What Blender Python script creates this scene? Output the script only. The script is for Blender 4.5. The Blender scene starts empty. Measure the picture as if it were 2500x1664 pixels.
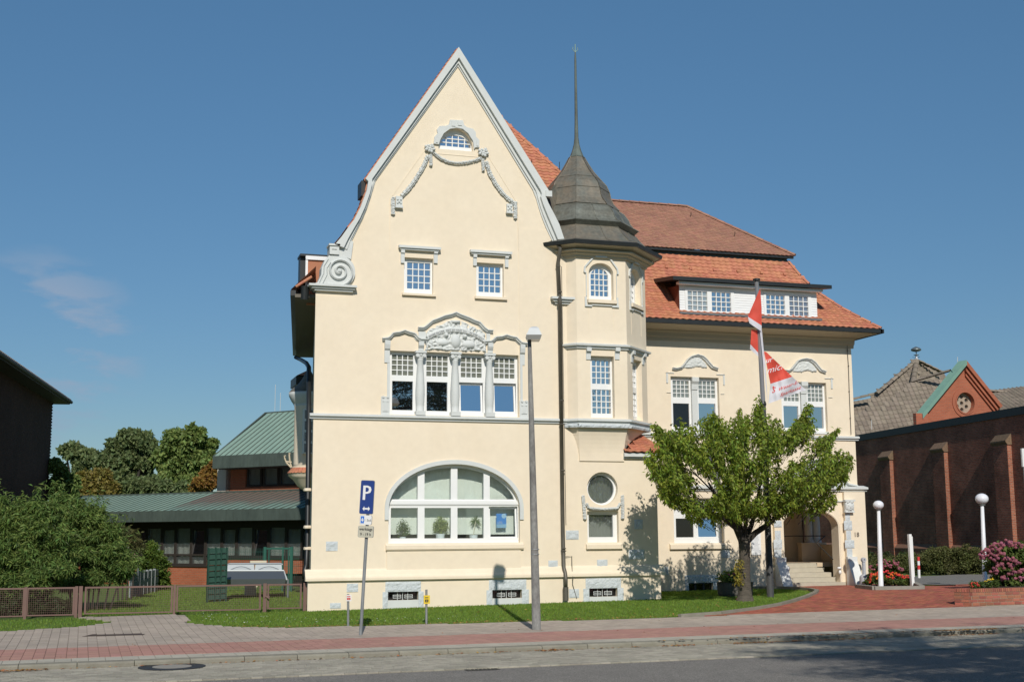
import bpy, math, random
import numpy as np
from mathutils import Vector, Matrix, noise
from mathutils.geometry import tessellate_polygon
rnd = random.Random(7)
sc = bpy.context.scene
col = sc.collection

# ------------------------------------------------------------------ camera
YAW, PIT, ROL, F = 0.3065, 0.1505, 0.0061, 3070.0
def _R():
    cy, sy = math.cos(YAW), math.sin(YAW); cp, sp = math.cos(PIT), math.sin(PIT); cr, sr = math.cos(ROL), math.sin(ROL)
    Rr = np.array([[cr, -sr, 0], [sr, cr, 0], [0, 0, 1]]); Rp = np.array([[1, 0, 0], [0, cp, -sp], [0, sp, cp]])
    B = np.array([[1, 0, 0], [0, 0, 1], [0, -1, 0]]); Ry = np.array([[cy, sy, 0], [-sy, cy, 0], [0, 0, 1]])
    return Ry @ B @ Rp @ Rr
MR = _R()
C = np.array([-5.502, -37.077, 2.3])
cd = bpy.data.cameras.new('camera'); cam = bpy.data.objects.new('camera', cd); col.objects.link(cam); sc.camera = cam
cd.sensor_width = 36; cd.lens = F / 2500 * 36; cd.clip_start = 0.1; cd.clip_end = 3000
m4 = Matrix.Identity(4)
for i in range(3):
    m4[i][0] = MR[i][0]; m4[i][1] = -MR[i][1]; m4[i][2] = -MR[i][2]; m4[i][3] = C[i]
cam.matrix_world = m4

# ------------------------------------------------------------------ light
SUN_AZ, SUN_EL = math.radians(10.8), math.radians(36.2)      # direction the light travels in plan, elevation
w = bpy.data.worlds.new('World'); sc.world = w; w.use_nodes = True
nt = w.node_tree; nt.nodes.clear()
out = nt.nodes.new('ShaderNodeOutputWorld'); bg = nt.nodes.new('ShaderNodeBackground')
sky = nt.nodes.new('ShaderNodeTexSky'); sky.sky_type = 'NISHITA'; sky.sun_disc = False
sky.sun_elevation = SUN_EL; sky.sun_rotation = SUN_AZ + math.pi
sky.air_density = 1.0; sky.dust_density = 0.0; sky.ozone_density = 3.0; sky.altitude = 0
# thin high cloud, low in the west (left)
tc = nt.nodes.new('ShaderNodeTexCoord'); mp = nt.nodes.new('ShaderNodeMapping'); mp.inputs['Scale'].default_value = (9.0, 9.0, 26.0)
nz = nt.nodes.new('ShaderNodeTexNoise'); nz.inputs['Scale'].default_value = 1.3; nz.inputs['Detail'].default_value = 6; nz.inputs['Roughness'].default_value = 0.55
rp = nt.nodes.new('ShaderNodeValToRGB'); rp.color_ramp.elements[0].position = 0.46; rp.color_ramp.elements[1].position = 0.58
nt.links.new(tc.outputs['Generated'], mp.inputs['Vector']); nt.links.new(mp.outputs['Vector'], nz.inputs['Vector']); nt.links.new(nz.outputs['Fac'], rp.inputs['Fac'])
vm = nt.nodes.new('ShaderNodeVectorMath'); vm.operation = 'DOT_PRODUCT'
def _nray(px, py):
    d = MR @ np.array([px - 1250, py - 832, F]); return d / np.linalg.norm(d)
vm.inputs[1].default_value = tuple(_nray(95, 855)); nt.links.new(tc.outputs['Generated'], vm.inputs[0])
mr = nt.nodes.new('ShaderNodeMapRange'); mr.inputs['From Min'].default_value = 0.9968; mr.inputs['From Max'].default_value = 0.9993
mr.inputs['To Max'].default_value = 0.85; nt.links.new(vm.outputs['Value'], mr.inputs['Value'])
ml = nt.nodes.new('ShaderNodeMath'); ml.operation = 'MULTIPLY'; nt.links.new(rp.outputs['Color'], ml.inputs[0]); nt.links.new(mr.outputs['Result'], ml.inputs[1])
hs = nt.nodes.new('ShaderNodeHueSaturation'); hs.inputs['Saturation'].default_value = 1.08; hs.inputs['Value'].default_value = 1.0
nt.links.new(sky.outputs['Color'], hs.inputs['Color'])
sz_ = nt.nodes.new('ShaderNodeSeparateXYZ'); nt.links.new(tc.outputs['Generated'], sz_.inputs[0])
hz = nt.nodes.new('ShaderNodeValToRGB'); hz.color_ramp.elements[0].position = 0.0; hz.color_ramp.elements[0].color = (.48, .565, .665, 1); hz.color_ramp.elements[1].position = 0.40; hz.color_ramp.elements[1].color = (.94, 1.15, 1.14, 1)
nt.links.new(sz_.outputs['Z'], hz.inputs['Fac'])
mu = nt.nodes.new('ShaderNodeMix'); mu.data_type = 'RGBA'; mu.blend_type = 'MULTIPLY'; mu.inputs['Factor'].default_value = 1; nt.links.new(hs.outputs['Color'], mu.inputs['A']); nt.links.new(hz.outputs['Color'], mu.inputs['B']); hs = mu
mx = nt.nodes.new('ShaderNodeMix'); mx.data_type = 'RGBA'; nt.links.new(ml.outputs[0], mx.inputs['Factor']); nt.links.new(hs.outputs['Result'], mx.inputs['A'])
mx.inputs['B'].default_value = (3.9, 5.0, 6.7, 1)
nt.links.new(mx.outputs['Result'], bg.inputs['Color']); bg.inputs['Strength'].default_value = 0.075
nt.links.new(bg.outputs['Background'], out.inputs['Surface'])
sd = bpy.data.lights.new('sun', 'SUN'); sd.energy = 3.9; sd.angle = math.radians(0.53); sd.color = (1.0, 0.95, 0.87)
so = bpy.data.objects.new('sun', sd); col.objects.link(so)
tr = Vector((math.sin(SUN_AZ) * math.cos(SUN_EL), math.cos(SUN_AZ) * math.cos(SUN_EL), -math.sin(SUN_EL)))
so.rotation_euler = tr.to_track_quat('-Z', 'Y').to_euler(); so.location = (-10, -60, 60)
sc.view_settings.view_transform = 'Standard'; sc.view_settings.look = 'None'; sc.view_settings.exposure = 0.0; sc.view_settings.gamma = 1
sc.cycles.max_bounces = 6; sc.cycles.transparent_max_bounces = 12; sc.cycles.use_denoising = True
sc.cycles.sample_clamp_indirect = 6

# ------------------------------------------------------------------ picking points of the place
def ray(px, py): return MR @ np.array([px - 1250.0, py - 832.0, F])
def pY(px, py, Y=0.0):
    d = ray(px, py); return C + d * ((Y - C[1]) / d[1])
def pZ(px, py, Z=0.0):
    d = ray(px, py); return C + d * ((Z - C[2]) / d[2])
def pP(px, py, P0, n):
    d = ray(px, py); return C + d * (np.dot(np.array(P0) - C, n) / np.dot(d, n))
def pD(px, py, dep): return C + ray(px, py) * (dep / F)
def fp(px, py, Y=0.0):
    p = pY(px, py, Y); return (p[0], p[2])
def G(x, y):
    s = min(1, max(0, (y + 8.5) / 8.5)); s = s * s * (3 - 2 * s)
    return s * min(.30, max(0.0, 0.1 + 0.0097 * x))
def pG(px, py):
    z = 0.1
    for _ in range(8):
        p = pZ(px, py, z); z = G(p[0], p[1])
    return np.array([p[0], p[1], z])

# ------------------------------------------------------------------ materials
def mat(name, base, rough=.8, var=0.0, vscale=3.0, bump=0.0, bscale=20.0, rand=0.0, spec=0.5, metal=0.0, base2=None, detail=5, stretch=None, coat=0.0, mixsharp=False):
    m = bpy.data.materials.new(name); m.use_nodes = True; t = m.node_tree; P = t.nodes['Principled BSDF']
    P.inputs['Roughness'].default_value = rough; P.inputs['Specular IOR Level'].default_value = spec; P.inputs['Metallic'].default_value = metal
    P.inputs['Coat Weight'].default_value = coat
    L = t.links.new; N = t.nodes.new
    geo = N('ShaderNodeNewGeometry'); vec = geo.outputs['Position']
    if stretch:
        mm = N('ShaderNodeMapping'); mm.inputs['Scale'].default_value = stretch; L(vec, mm.inputs['Vector']); vec = mm.outputs['Vector']
    c = None
    rgb = N('ShaderNodeRGB'); rgb.outputs[0].default_value = (*base, 1); c = rgb.outputs[0]
    if base2 is not None or var:
        nz = N('ShaderNodeTexNoise'); nz.inputs['Scale'].default_value = vscale; nz.inputs['Detail'].default_value = detail; nz.inputs['Roughness'].default_value = .62
        L(vec, nz.inputs['Vector'])
        mr = N('ShaderNodeMapRange'); mr.inputs['From Min'].default_value = .46 if mixsharp else .3; mr.inputs['From Max'].default_value = .56 if mixsharp else .7
        L(nz.outputs['Fac'], mr.inputs['Value'])
        mx = N('ShaderNodeMix'); mx.data_type = 'RGBA'; L(mr.outputs['Result'], mx.inputs['Factor'])
        b2 = base2 if base2 is not None else tuple(x * (1 - var) for x in base)
        mx.inputs['A'].default_value = (*base, 1); mx.inputs['B'].default_value = (*b2, 1); c = mx.outputs['Result']
        if base2 is not None and var:
            n2 = N('ShaderNodeTexNoise'); n2.inputs['Scale'].default_value = vscale * 4.3; n2.inputs['Detail'].default_value = 4; L(vec, n2.inputs['Vector'])
            h2 = N('ShaderNodeHueSaturation'); m2 = N('ShaderNodeMapRange'); m2.inputs['To Min'].default_value = 1 - var; m2.inputs['To Max'].default_value = 1 + var
            L(n2.outputs['Fac'], m2.inputs['Value']); L(m2.outputs['Result'], h2.inputs['Value']); L(c, h2.inputs['Color']); c = h2.outputs['Color']
    if rand:
        oi = N('ShaderNodeObjectInfo'); ad = N('ShaderNodeMath'); ad.operation = 'ADD'; L(geo.outputs['Random Per Island'], ad.inputs[0]); L(oi.outputs['Random'], ad.inputs[1])
        fr = N('ShaderNodeMath'); fr.operation = 'FRACT'; L(ad.outputs[0], fr.inputs[0])
        m2 = N('ShaderNodeMapRange'); m2.inputs['To Min'].default_value = 1 - rand; m2.inputs['To Max'].default_value = 1 + rand; L(fr.outputs[0], m2.inputs['Value'])
        wn = N('ShaderNodeTexWhiteNoise'); wn.noise_dimensions = '1D'; L(fr.outputs[0], wn.inputs['W'])
        m3 = N('ShaderNodeMapRange'); m3.inputs['To Min'].default_value = .5 - rand * .06; m3.inputs['To Max'].default_value = .5 + rand * .06; L(wn.outputs['Value'], m3.inputs['Value'])
        h = N('ShaderNodeHueSaturation'); L(c, h.inputs['Color']); L(m2.outputs['Result'], h.inputs['Value']); L(m3.outputs['Result'], h.inputs['Hue']); c = h.outputs['Color']
    L(c, P.inputs['Base Color'])
    if bump:
        nb = N('ShaderNodeTexNoise'); nb.inputs['Scale'].default_value = bscale; nb.inputs['Detail'].default_value = 6; L(vec, nb.inputs['Vector'])
        b = N('ShaderNodeBump'); b.inputs['Strength'].default_value = bump; b.inputs['Distance'].default_value = 0.05; L(nb.outputs['Fac'], b.inputs['Height']); L(b.outputs['Normal'], P.inputs['Normal'])
    return m

def brick_mat(name, d, c1, c2, mortar, bw=.22, bh=.075, mw=.012, bump=.6, var=.3, base2=None):
    m = bpy.data.materials.new(name); m.use_nodes = True; t = m.node_tree; P = t.nodes['Principled BSDF']; L = t.links.new; N = t.nodes.new
    P.inputs['Roughness'].default_value = .9; P.inputs['Specular IOR Level'].default_value = .12
    geo = N('ShaderNodeNewGeometry'); dot = N('ShaderNodeVectorMath'); dot.operation = 'DOT_PRODUCT'; dot.inputs[1].default_value = d; L(geo.outputs['Position'], dot.inputs[0])
    sp = N('ShaderNodeSeparateXYZ'); L(geo.outputs['Position'], sp.inputs[0]); cb = N('ShaderNodeCombineXYZ'); L(dot.outputs['Value'], cb.inputs[0]); L(sp.outputs['Z'], cb.inputs[1])
    b = N('ShaderNodeTexBrick'); L(cb.outputs[0], b.inputs['Vector']); b.inputs['Scale'].default_value = 1; b.inputs['Brick Width'].default_value = bw; b.inputs['Row Height'].default_value = bh
    b.inputs['Mortar Size'].default_value = mw; b.inputs['Mortar Smooth'].default_value = .2; b.inputs['Bias'].default_value = -.1
    b.inputs['Color1'].default_value = (*c1, 1); b.inputs['Color2'].default_value = (*c2, 1); b.inputs['Mortar'].default_value = (*mortar, 1)
    nz = N('ShaderNodeTexNoise'); nz.inputs['Scale'].default_value = .6; nz.inputs['Detail'].default_value = 8; nz.inputs['Roughness'].default_value = .7; L(geo.outputs['Position'], nz.inputs['Vector'])
    mr = N('ShaderNodeMapRange'); mr.inputs['From Min'].default_value = .3; mr.inputs['From Max'].default_value = .7; mr.inputs['To Min'].default_value = 1 - var; mr.inputs['To Max'].default_value = 1 + var; L(nz.outputs['Fac'], mr.inputs['Value'])
    h = N('ShaderNodeHueSaturation'); L(b.outputs['Color'], h.inputs['Color']); L(mr.outputs['Result'], h.inputs['Value']); L(h.outputs['Color'], P.inputs['Base Color'])
    bp = N('ShaderNodeBump'); bp.inputs['Strength'].default_value = bump; bp.inputs['Distance'].default_value = .01; bp.invert = True; L(b.outputs['Fac'], bp.inputs['Height']); L(bp.outputs['Normal'], P.inputs['Normal'])
    return m

def glass(name, refl, tint, see=0.0, rough=0.01):
    """window glass: part mirror, part dark room (see = part that lets the room be seen)"""
    m = bpy.data.materials.new(name); m.use_nodes = True; t = m.node_tree; L = t.links.new; N = t.nodes.new
    t.nodes.clear(); o = N('ShaderNodeOutputMaterial'); g = N('ShaderNodeBsdfGlossy'); g.inputs['Roughness'].default_value = rough
    geo = N('ShaderNodeNewGeometry'); nb = N('ShaderNodeTexNoise'); nb.inputs['Scale'].default_value = 1.7; nb.inputs['Detail'].default_value = 1; L(geo.outputs['Position'], nb.inputs['Vector'])
    b = N('ShaderNodeBump'); b.inputs['Strength'].default_value = .03; b.inputs['Distance'].default_value = .03; L(nb.outputs['Fac'], b.inputs['Height']); L(b.outputs['Normal'], g.inputs['Normal'])
    d = N('ShaderNodeBsdfDiffuse'); d.inputs['Color'].default_value = (*tint, 1)
    body = d.outputs[0]
    if see:
        tr = N('ShaderNodeBsdfTransparent'); tr.inputs['Color'].default_value = (.975, 1.0, .985, 1); ms = N('ShaderNodeMixShader'); ms.inputs[0].default_value = see
        L(body, ms.inputs[1]); L(tr.outputs[0], ms.inputs[2]); body = ms.outputs[0]
    m2 = N('ShaderNodeMixShader'); m2.inputs[0].default_value = refl; L(body, m2.inputs[1]); L(g.outputs[0], m2.inputs[2]); L(m2.outputs[0], o.inputs['Surface'])
    return m

def leafmat(name, c1, c2, rand=.35, trans=.25):
    m = mat(name, c1, rough=.6, rand=rand, spec=.3, base2=c2, vscale=1.3)
    t = m.node_tree; P = t.nodes['Principled BSDF']; o = t.nodes['Material Output']
    tl = t.nodes.new('ShaderNodeBsdfTranslucent'); src = P.inputs['Base Color'].links[0].from_socket
    h = t.nodes.new('ShaderNodeHueSaturation'); h.inputs['Saturation'].default_value = 1.1; h.inputs['Value'].default_value = 1.5; h.inputs['Hue'].default_value = .49
    t.links.new(src, h.inputs['Color']); t.links.new(h.outputs['Color'], tl.inputs['Color'])
    ms = t.nodes.new('ShaderNodeMixShader'); ms.inputs[0].default_value = trans; t.links.new(P.outputs[0], ms.inputs[1]); t.links.new(tl.outputs[0], ms.inputs[2]); t.links.new(ms.outputs[0], o.inputs['Surface'])
    return m

STUC = mat('cream_render', (.80, .69, .53), .9, var=.06, vscale=1.1, bump=.12, bscale=60, base2=(.77, .655, .495))
TRIM = mat('light_grey_trim', (.62, .635, .61), .75, var=.08, vscale=2.5, bump=.08, bscale=30)
STONE = mat('grey_rock_faced_stone', (.60, .64, .65), .85, var=.2, vscale=9, bump=.5, bscale=22)
WHITE = mat('white_window_paint', (.80, .80, .78), .4, var=.03, vscale=3)
WSIDE = mat('white_boards', (.80, .80, .79), .5, var=.04, vscale=2)
TILE = mat('orange_roof_tile', (.50, .20, .11), .75, rand=.13, bump=.1, bscale=30, base2=(.44, .165, .09), vscale=1.2)
TILE2 = mat('weathered_roof_tile', (.37, .18, .115), .8, rand=.12, bump=.15, bscale=30, base2=(.28, .14, .095), vscale=.9)
TILEB = mat('tile_underlay', (.22, .06, .03), .9)
TILEG = mat('grey_brown_roof_tile', (.27, .225, .175), .85, rand=.15, spec=.2, base2=(.20, .165, .13), vscale=1.0)
GUT = mat('dark_gutter_metal', (.018, .02, .02), .45, var=.3, vscale=4, spec=.5)
PIPE = mat('brown_zinc_pipe', (.14, .125, .10), .5, var=.35, vscale=5, stretch=(3, 3, .6), metal=.3)
SOFF = mat('painted_soffit', (.50, .43, .31), .85, var=.05)
TCOP = mat('aged_brown_copper', (.205, .17, .125), .55, var=.45, vscale=2.2, base2=(.13, .135, .115), metal=.2, bump=.06, bscale=9)
GCOP = mat('green_patina_copper', (.25, .36, .29), .7, var=.12, vscale=1.4, base2=(.21, .32, .26), metal=.0)
GCOD = mat('dark_patina_and_seam_shade', (.055, .075, .065), .7, var=.3, vscale=1.4, base2=(.075, .10, .085), stretch=(1, 1, .4))
BCOP = mat('brown_copper', (.12, .085, .07), .6, var=.15, vscale=1.5, base2=(.15, .12, .10))
ROOM = mat('dark_room', (.10, .09, .08), .9)
PORCHM = mat('porch_render', (.66, .52, .36), .9, var=.05)
CURT = mat('white_curtain', (.84, .86, .80), .9, var=.04)
CURTG = mat('grey_net_curtain', (.42, .44, .42), .9, var=.15, vscale=3, stretch=(6, 6, .2))
GLS = glass('window_glass_mirror_like', .86, (.03, .035, .04))
GLO = glass('window_glass_with_blind', .22, (.20, .21, .17))
GLD = glass('window_glass_dark', .07, (.01, .01, .01))
GLC = glass('window_glass_clear', .09, (.3, .33, .3), see=.97)
GLN = glass('window_glass_over_net', .22, (.20, .22, .22), see=.8)
CONC = mat('concrete', (.30, .28, .24), .9, var=.2, vscale=6, bump=.2, bscale=50)
STEP = mat('concrete_step', (.50, .45, .35), .9, var=.15, vscale=5, bump=.15, bscale=40)
IRON = mat('dark_iron', (.03, .028, .025), .6, var=.3)

# ------------------------------------------------------------------ mesh tools
WLOC = {}
def mk(name, v, f, m, parent=None, origin=None, smooth=False, kind=None):
    v = np.asarray(v, dtype=float).reshape(-1, 3)
    base = np.array(WLOC.get(parent.name, (0, 0, 0))) if parent else np.zeros(3)
    o_w = np.array(origin) if origin is not None else base
    me = bpy.data.meshes.new(name); me.from_pydata((v - o_w).tolist(), [], [tuple(int(i) for i in q) for q in f]); me.update()
    for mm in (m if isinstance(m, (list, tuple)) else [m]): me.materials.append(mm)
    o = bpy.data.objects.new(name, me); col.objects.link(o)
    if smooth:
        me.polygons.foreach_set('use_smooth', [True] * len(me.polygons))
    o.location = (o_w - base).tolist()
    if parent: o.parent = parent
    WLOC[o.name] = tuple(o_w)
    if kind: o['kind'] = kind
    return o
def thing(name, label, cat, loc=(0, 0, 0), group=None, kind=None):
    o = bpy.data.objects.new(name, None); col.objects.link(o); o.location = tuple(float(x) for x in loc); o.empty_display_size = .2
    o['label'] = label; o['category'] = cat
    if group: o['group'] = group
    WLOC[o.name] = tuple(o.location); return o
def tag(o, label, cat, group=None):
    o['label'] = label; o['category'] = cat
    if group: o['group'] = group
    return o
def inst(name, me, loc_w, parent, rot=None, scale=None):
    o = bpy.data.objects.new(name, me); col.objects.link(o)
    base = np.array(WLOC.get(parent.name, (0, 0, 0))) if parent else np.zeros(3)
    o.location = (np.array(loc_w) - base).tolist(); o.parent = parent
    if rot is not None: o.rotation_euler = rot
    if scale is not None: o.scale = scale
    return o

class Fr:
    def __init__(s, o, u, v, n=None):
        s.o = np.array(o, float); s.u = np.array(u, float); s.v = np.array(v, float)
        s.n = np.cross(s.u, s.v) if n is None else np.array(n, float)
    def p(s, a, b, c=0.0): return s.o + s.u * a + s.v * b + s.n * c
    def off(s, c): return Fr(s.o + s.n * c, s.u, s.v, s.n)
def facY(Y): return Fr((0, Y, 0), (1, 0, 0), (0, 0, 1), (0, -1, 0))
FAC = facY(0)

def ccw(p):
    a = sum(p[i][0] * p[(i + 1) % len(p)][1] - p[(i + 1) % len(p)][0] * p[i][1] for i in range(len(p)))
    return list(p) if a > 0 else list(p)[::-1]
def clip_convex(sub, conv):
    """clip polygon by a convex ccw polygon"""
    outp = list(sub); n = len(conv)
    for i in range(n):
        A = conv[i]; B = conv[(i + 1) % n]; inp = outp; outp = []
        if not inp: break
        def side(P): return (B[0] - A[0]) * (P[1] - A[1]) - (B[1] - A[1]) * (P[0] - A[0])
        for j in range(len(inp)):
            P = inp[j]; Q = inp[(j + 1) % len(inp)]; sp, sq = side(P), side(Q)
            if sp >= 0: outp.append(P)
            if (sp >= 0) != (sq >= 0):
                t = sp / (sp - sq); outp.append((P[0] + t * (Q[0] - P[0]), P[1] + t * (Q[1] - P[1])))
    return outp
def area(p): return abs(sum(p[i][0] * p[(i + 1) % len(p)][1] - p[(i + 1) % len(p)][0] * p[i][1] for i in range(len(p)))) / 2 if len(p) > 2 else 0
def inpoly(x, y, p):
    r = False; j = len(p) - 1
    for i in range(len(p)):
        if (p[i][1] > y) != (p[j][1] > y) and x < (p[j][0] - p[i][0]) * (y - p[i][1]) / (p[j][1] - p[i][1]) + p[i][0]: r = not r
        j = i
    return r

class MB:
    def __init__(s): s.v = []; s.f = []; s.mi = []; s.cur = 0
    def add(s, v, f):
        k = len(s.v); s.v += [tuple(x) for x in v]; s.f += [tuple(i + k for i in q) for q in f]; s.mi += [s.cur] * len(f)
    def box(s, fr, a0, a1, b0, b1, c0, c1):
        P = [fr.p(a, b, c) for c in (c0, c1) for b in (b0, b1) for a in (a0, a1)]
        s.add(P, [(0, 2, 3, 1), (4, 5, 7, 6), (0, 1, 5, 4), (2, 6, 7, 3), (0, 4, 6, 2), (1, 3, 7, 5)])
    def wbox(s, x0, x1, y0, y1, z0, z1): s.box(Fr((0, 0, 0), (1, 0, 0), (0, 1, 0), (0, 0, 1)), x0, x1, y0, y1, z0, z1)
    def cap(s, fr, poly, c, holes=()):
        loops = [[Vector((p[0], p[1], 0)) for p in poly]] + [[Vector((p[0], p[1], 0)) for p in h] for h in holes]
        flat = [q for l in loops for q in l]; tri = tessellate_polygon(loops)
        s.add([fr.p(q.x, q.y, c) for q in flat], [tuple(t) for t in tri])
    def prism(s, fr, poly, c0, c1, holes=(), back=True):
        poly = ccw(poly); s.cap(fr, poly, c1, holes)
        if back: s.cap(fr, poly, c0, holes)
        for l in [poly] + list(holes):
            n = len(l); P = [fr.p(q[0], q[1], c) for c in (c0, c1) for q in l]
            s.add(P, [(i, (i + 1) % n, n + (i + 1) % n, n + i) for i in range(n)])
    def sweep(s, fr, path, prof, closed=False):
        """path in frame plane; prof = [(offset to the left of the path, out)], closed polygon profile"""
        n = len(path); k = len(prof); P = []
        for i in range(n):
            a = path[i - 1] if (i > 0 or closed) else path[0]; b = path[(i + 1) % n] if (i < n - 1 or closed) else path[-1]; c = path[i]
            def un(q, r):
                dx, dy = r[0] - q[0], r[1] - q[1]; l = math.hypot(dx, dy) or 1; return dx / l, dy / l
            d1 = un(a, c) if (i > 0 or closed) else un(c, b); d2 = un(c, b) if (i < n - 1 or closed) else un(a, c)
            n1 = (-d1[1], d1[0]); n2 = (-d2[1], d2[0]); mx_, my_ = n1[0] + n2[0], n1[1] + n2[1]; l = math.hypot(mx_, my_) or 1; mx_, my_ = mx_ / l, my_ / l
            sc_ = 1 / max(.45, mx_ * n1[0] + my_ * n1[1])
            for (o_, h_) in prof: P.append(fr.p(c[0] + mx_ * o_ * sc_, c[1] + my_ * o_ * sc_, h_))
        fs = []
        for i in range(n if closed else n - 1):
            for j in range(k):
                fs.append((i * k + j, ((i + 1) % n) * k + j, ((i + 1) % n) * k + (j + 1) % k, i * k + (j + 1) % k))
        if not closed: fs += [tuple(range(k)), tuple(range((n - 1) * k, n * k))]
        s.add(P, fs)
    def tube(s, pts, r, n=8, cap=True):
        pts = [np.array(p, float) for p in pts]; R_ = r if isinstance(r, (list, tuple)) else [r] * len(pts); P = []
        up = None
        for i, p in enumerate(pts):
            d = pts[min(i + 1, len(pts) - 1)] - pts[max(i - 1, 0)]; d = d / (np.linalg.norm(d) or 1)
            if up is None: up = np.array([0, 0, 1.0]) if abs(d[2]) < .9 else np.array([0, 1.0, 0])
            a = np.cross(d, up); a = a / (np.linalg.norm(a) or 1); b = np.cross(a, d); up = b
            for k in range(n):
                t = 2 * math.pi * k / n; P.append(p + R_[i] * (math.cos(t) * a + math.sin(t) * b))
        fs = [(i * n + k, i * n + (k + 1) % n, (i + 1) * n + (k + 1) % n, (i + 1) * n + k) for i in range(len(pts) - 1) for k in range(n)]
        if cap: fs += [tuple(range(n)), tuple(range((len(pts) - 1) * n, len(pts) * n))]
        s.add(P, fs)
    def lathe(s, c, prof, n=16, a0=0.0, sx=1.0, sy=1.0, cap=True):
        P = []
        for (r, z) in prof:
            for k in range(n):
                t = a0 + 2 * math.pi * k / n; P.append((c[0] + sx * r * math.cos(t), c[1] + sy * r * math.sin(t), c[2] + z))
        m = len(prof); fs = [(i * n + k, i * n + (k + 1) % n, (i + 1) * n + (k + 1) % n, (i + 1) * n + k) for i in range(m - 1) for k in range(n)]
        if cap: fs += [tuple(range(n)), tuple(range((m - 1) * n, m * n))]
        s.add(P, fs)
    def blob(s, c, rx, ry=None, rz=None, n=7, m=5):
        ry = ry or rx; rz = rz or rx; P = [(c[0], c[1], c[2] - rz)]
        for i in range(1, m):
            ph = -math.pi / 2 + math.pi * i / m
            for k in range(n):
                t = 2 * math.pi * k / n; P.append((c[0] + rx * math.cos(ph) * math.cos(t), c[1] + ry * math.cos(ph) * math.sin(t), c[2] + rz * math.sin(ph)))
        P.append((c[0], c[1], c[2] + rz)); L_ = len(P) - 1
        fs = [(0, 1 + (k + 1) % n, 1 + k) for k in range(n)] + [(L_, 1 + (m - 2) * n + k, 1 + (m - 2) * n + (k + 1) % n) for k in range(n)]
        for i in range(m - 2):
            for k in range(n): fs.append((1 + i * n + k, 1 + i * n + (k + 1) % n, 1 + (i + 1) * n + (k + 1) % n, 1 + (i + 1) * n + k))
        s.add(P, fs)
    def build(s, name, m, parent=None, smooth=False, origin=None, kind=None):
        o = mk(name, s.v, s.f, m, parent, origin=origin, smooth=smooth, kind=kind)
        if isinstance(m, (list, tuple)) and len(m) > 1:
            o.data.polygons.foreach_set('material_index', s.mi)
        return o

def rough_grid(mb, fr, a0, a1, b0, b1, c, amp=.03, seed=0.0, cell=.05):
    """rock-faced block: a bumpy face on a slab with side walls"""
    na = max(2, int((a1 - a0) / cell)); nb = max(2, int((b1 - b0) / cell)); P = []
    for j in range(nb + 1):
        for i in range(na + 1):
            a = a0 + (a1 - a0) * i / na; b = b0 + (b1 - b0) * j / nb; edge = i in (0, na) or j in (0, nb)
            h = c + (0 if edge else amp * (.55 + noise.noise(Vector((a * 9 + seed, b * 9, seed * 3))) + .5 * noise.noise(Vector((a * 24, b * 24, seed)))))
            P.append(fr.p(a, b, h))
    fs = [(j * (na + 1) + i, j * (na + 1) + i + 1, (j + 1) * (na + 1) + i + 1, (j + 1) * (na + 1) + i) for j in range(nb) for i in range(na)]
    mb.add(P, fs)
    for (q0, q1) in (((a0, b0), (a1, b0)), ((a1, b0), (a1, b1)), ((a1, b1), (a0, b1)), ((a0, b1), (a0, b0))):
        mb.add([fr.p(*q0, -.01), fr.p(*q1, -.01), fr.p(*q1, c), fr.p(*q0, c)], [(0, 1, 2, 3)])

def rect(a0, a1, b0, b1): return [(a0, b0), (a1, b0), (a1, b1), (a0, b1)]
def archpts(a0, a1, b0, bs, bt, n=18):
    """rectangle with an elliptic top: springing at bs, crown at bt"""
    ca, ra = (a0 + a1) / 2, (a1 - a0) / 2
    return [(a0, b0), (a1, b0)] + [(ca + ra * math.cos(math.pi * k / n), bs + (bt - bs) * math.sin(math.pi * k / n)) for k in range(n + 1)]
def circ(ca, cb, r, n=28, rb=None): return [(ca + r * math.cos(2 * math.pi * k / n), cb + (rb or r) * math.sin(2 * math.pi * k / n)) for k in range(n)]

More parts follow.
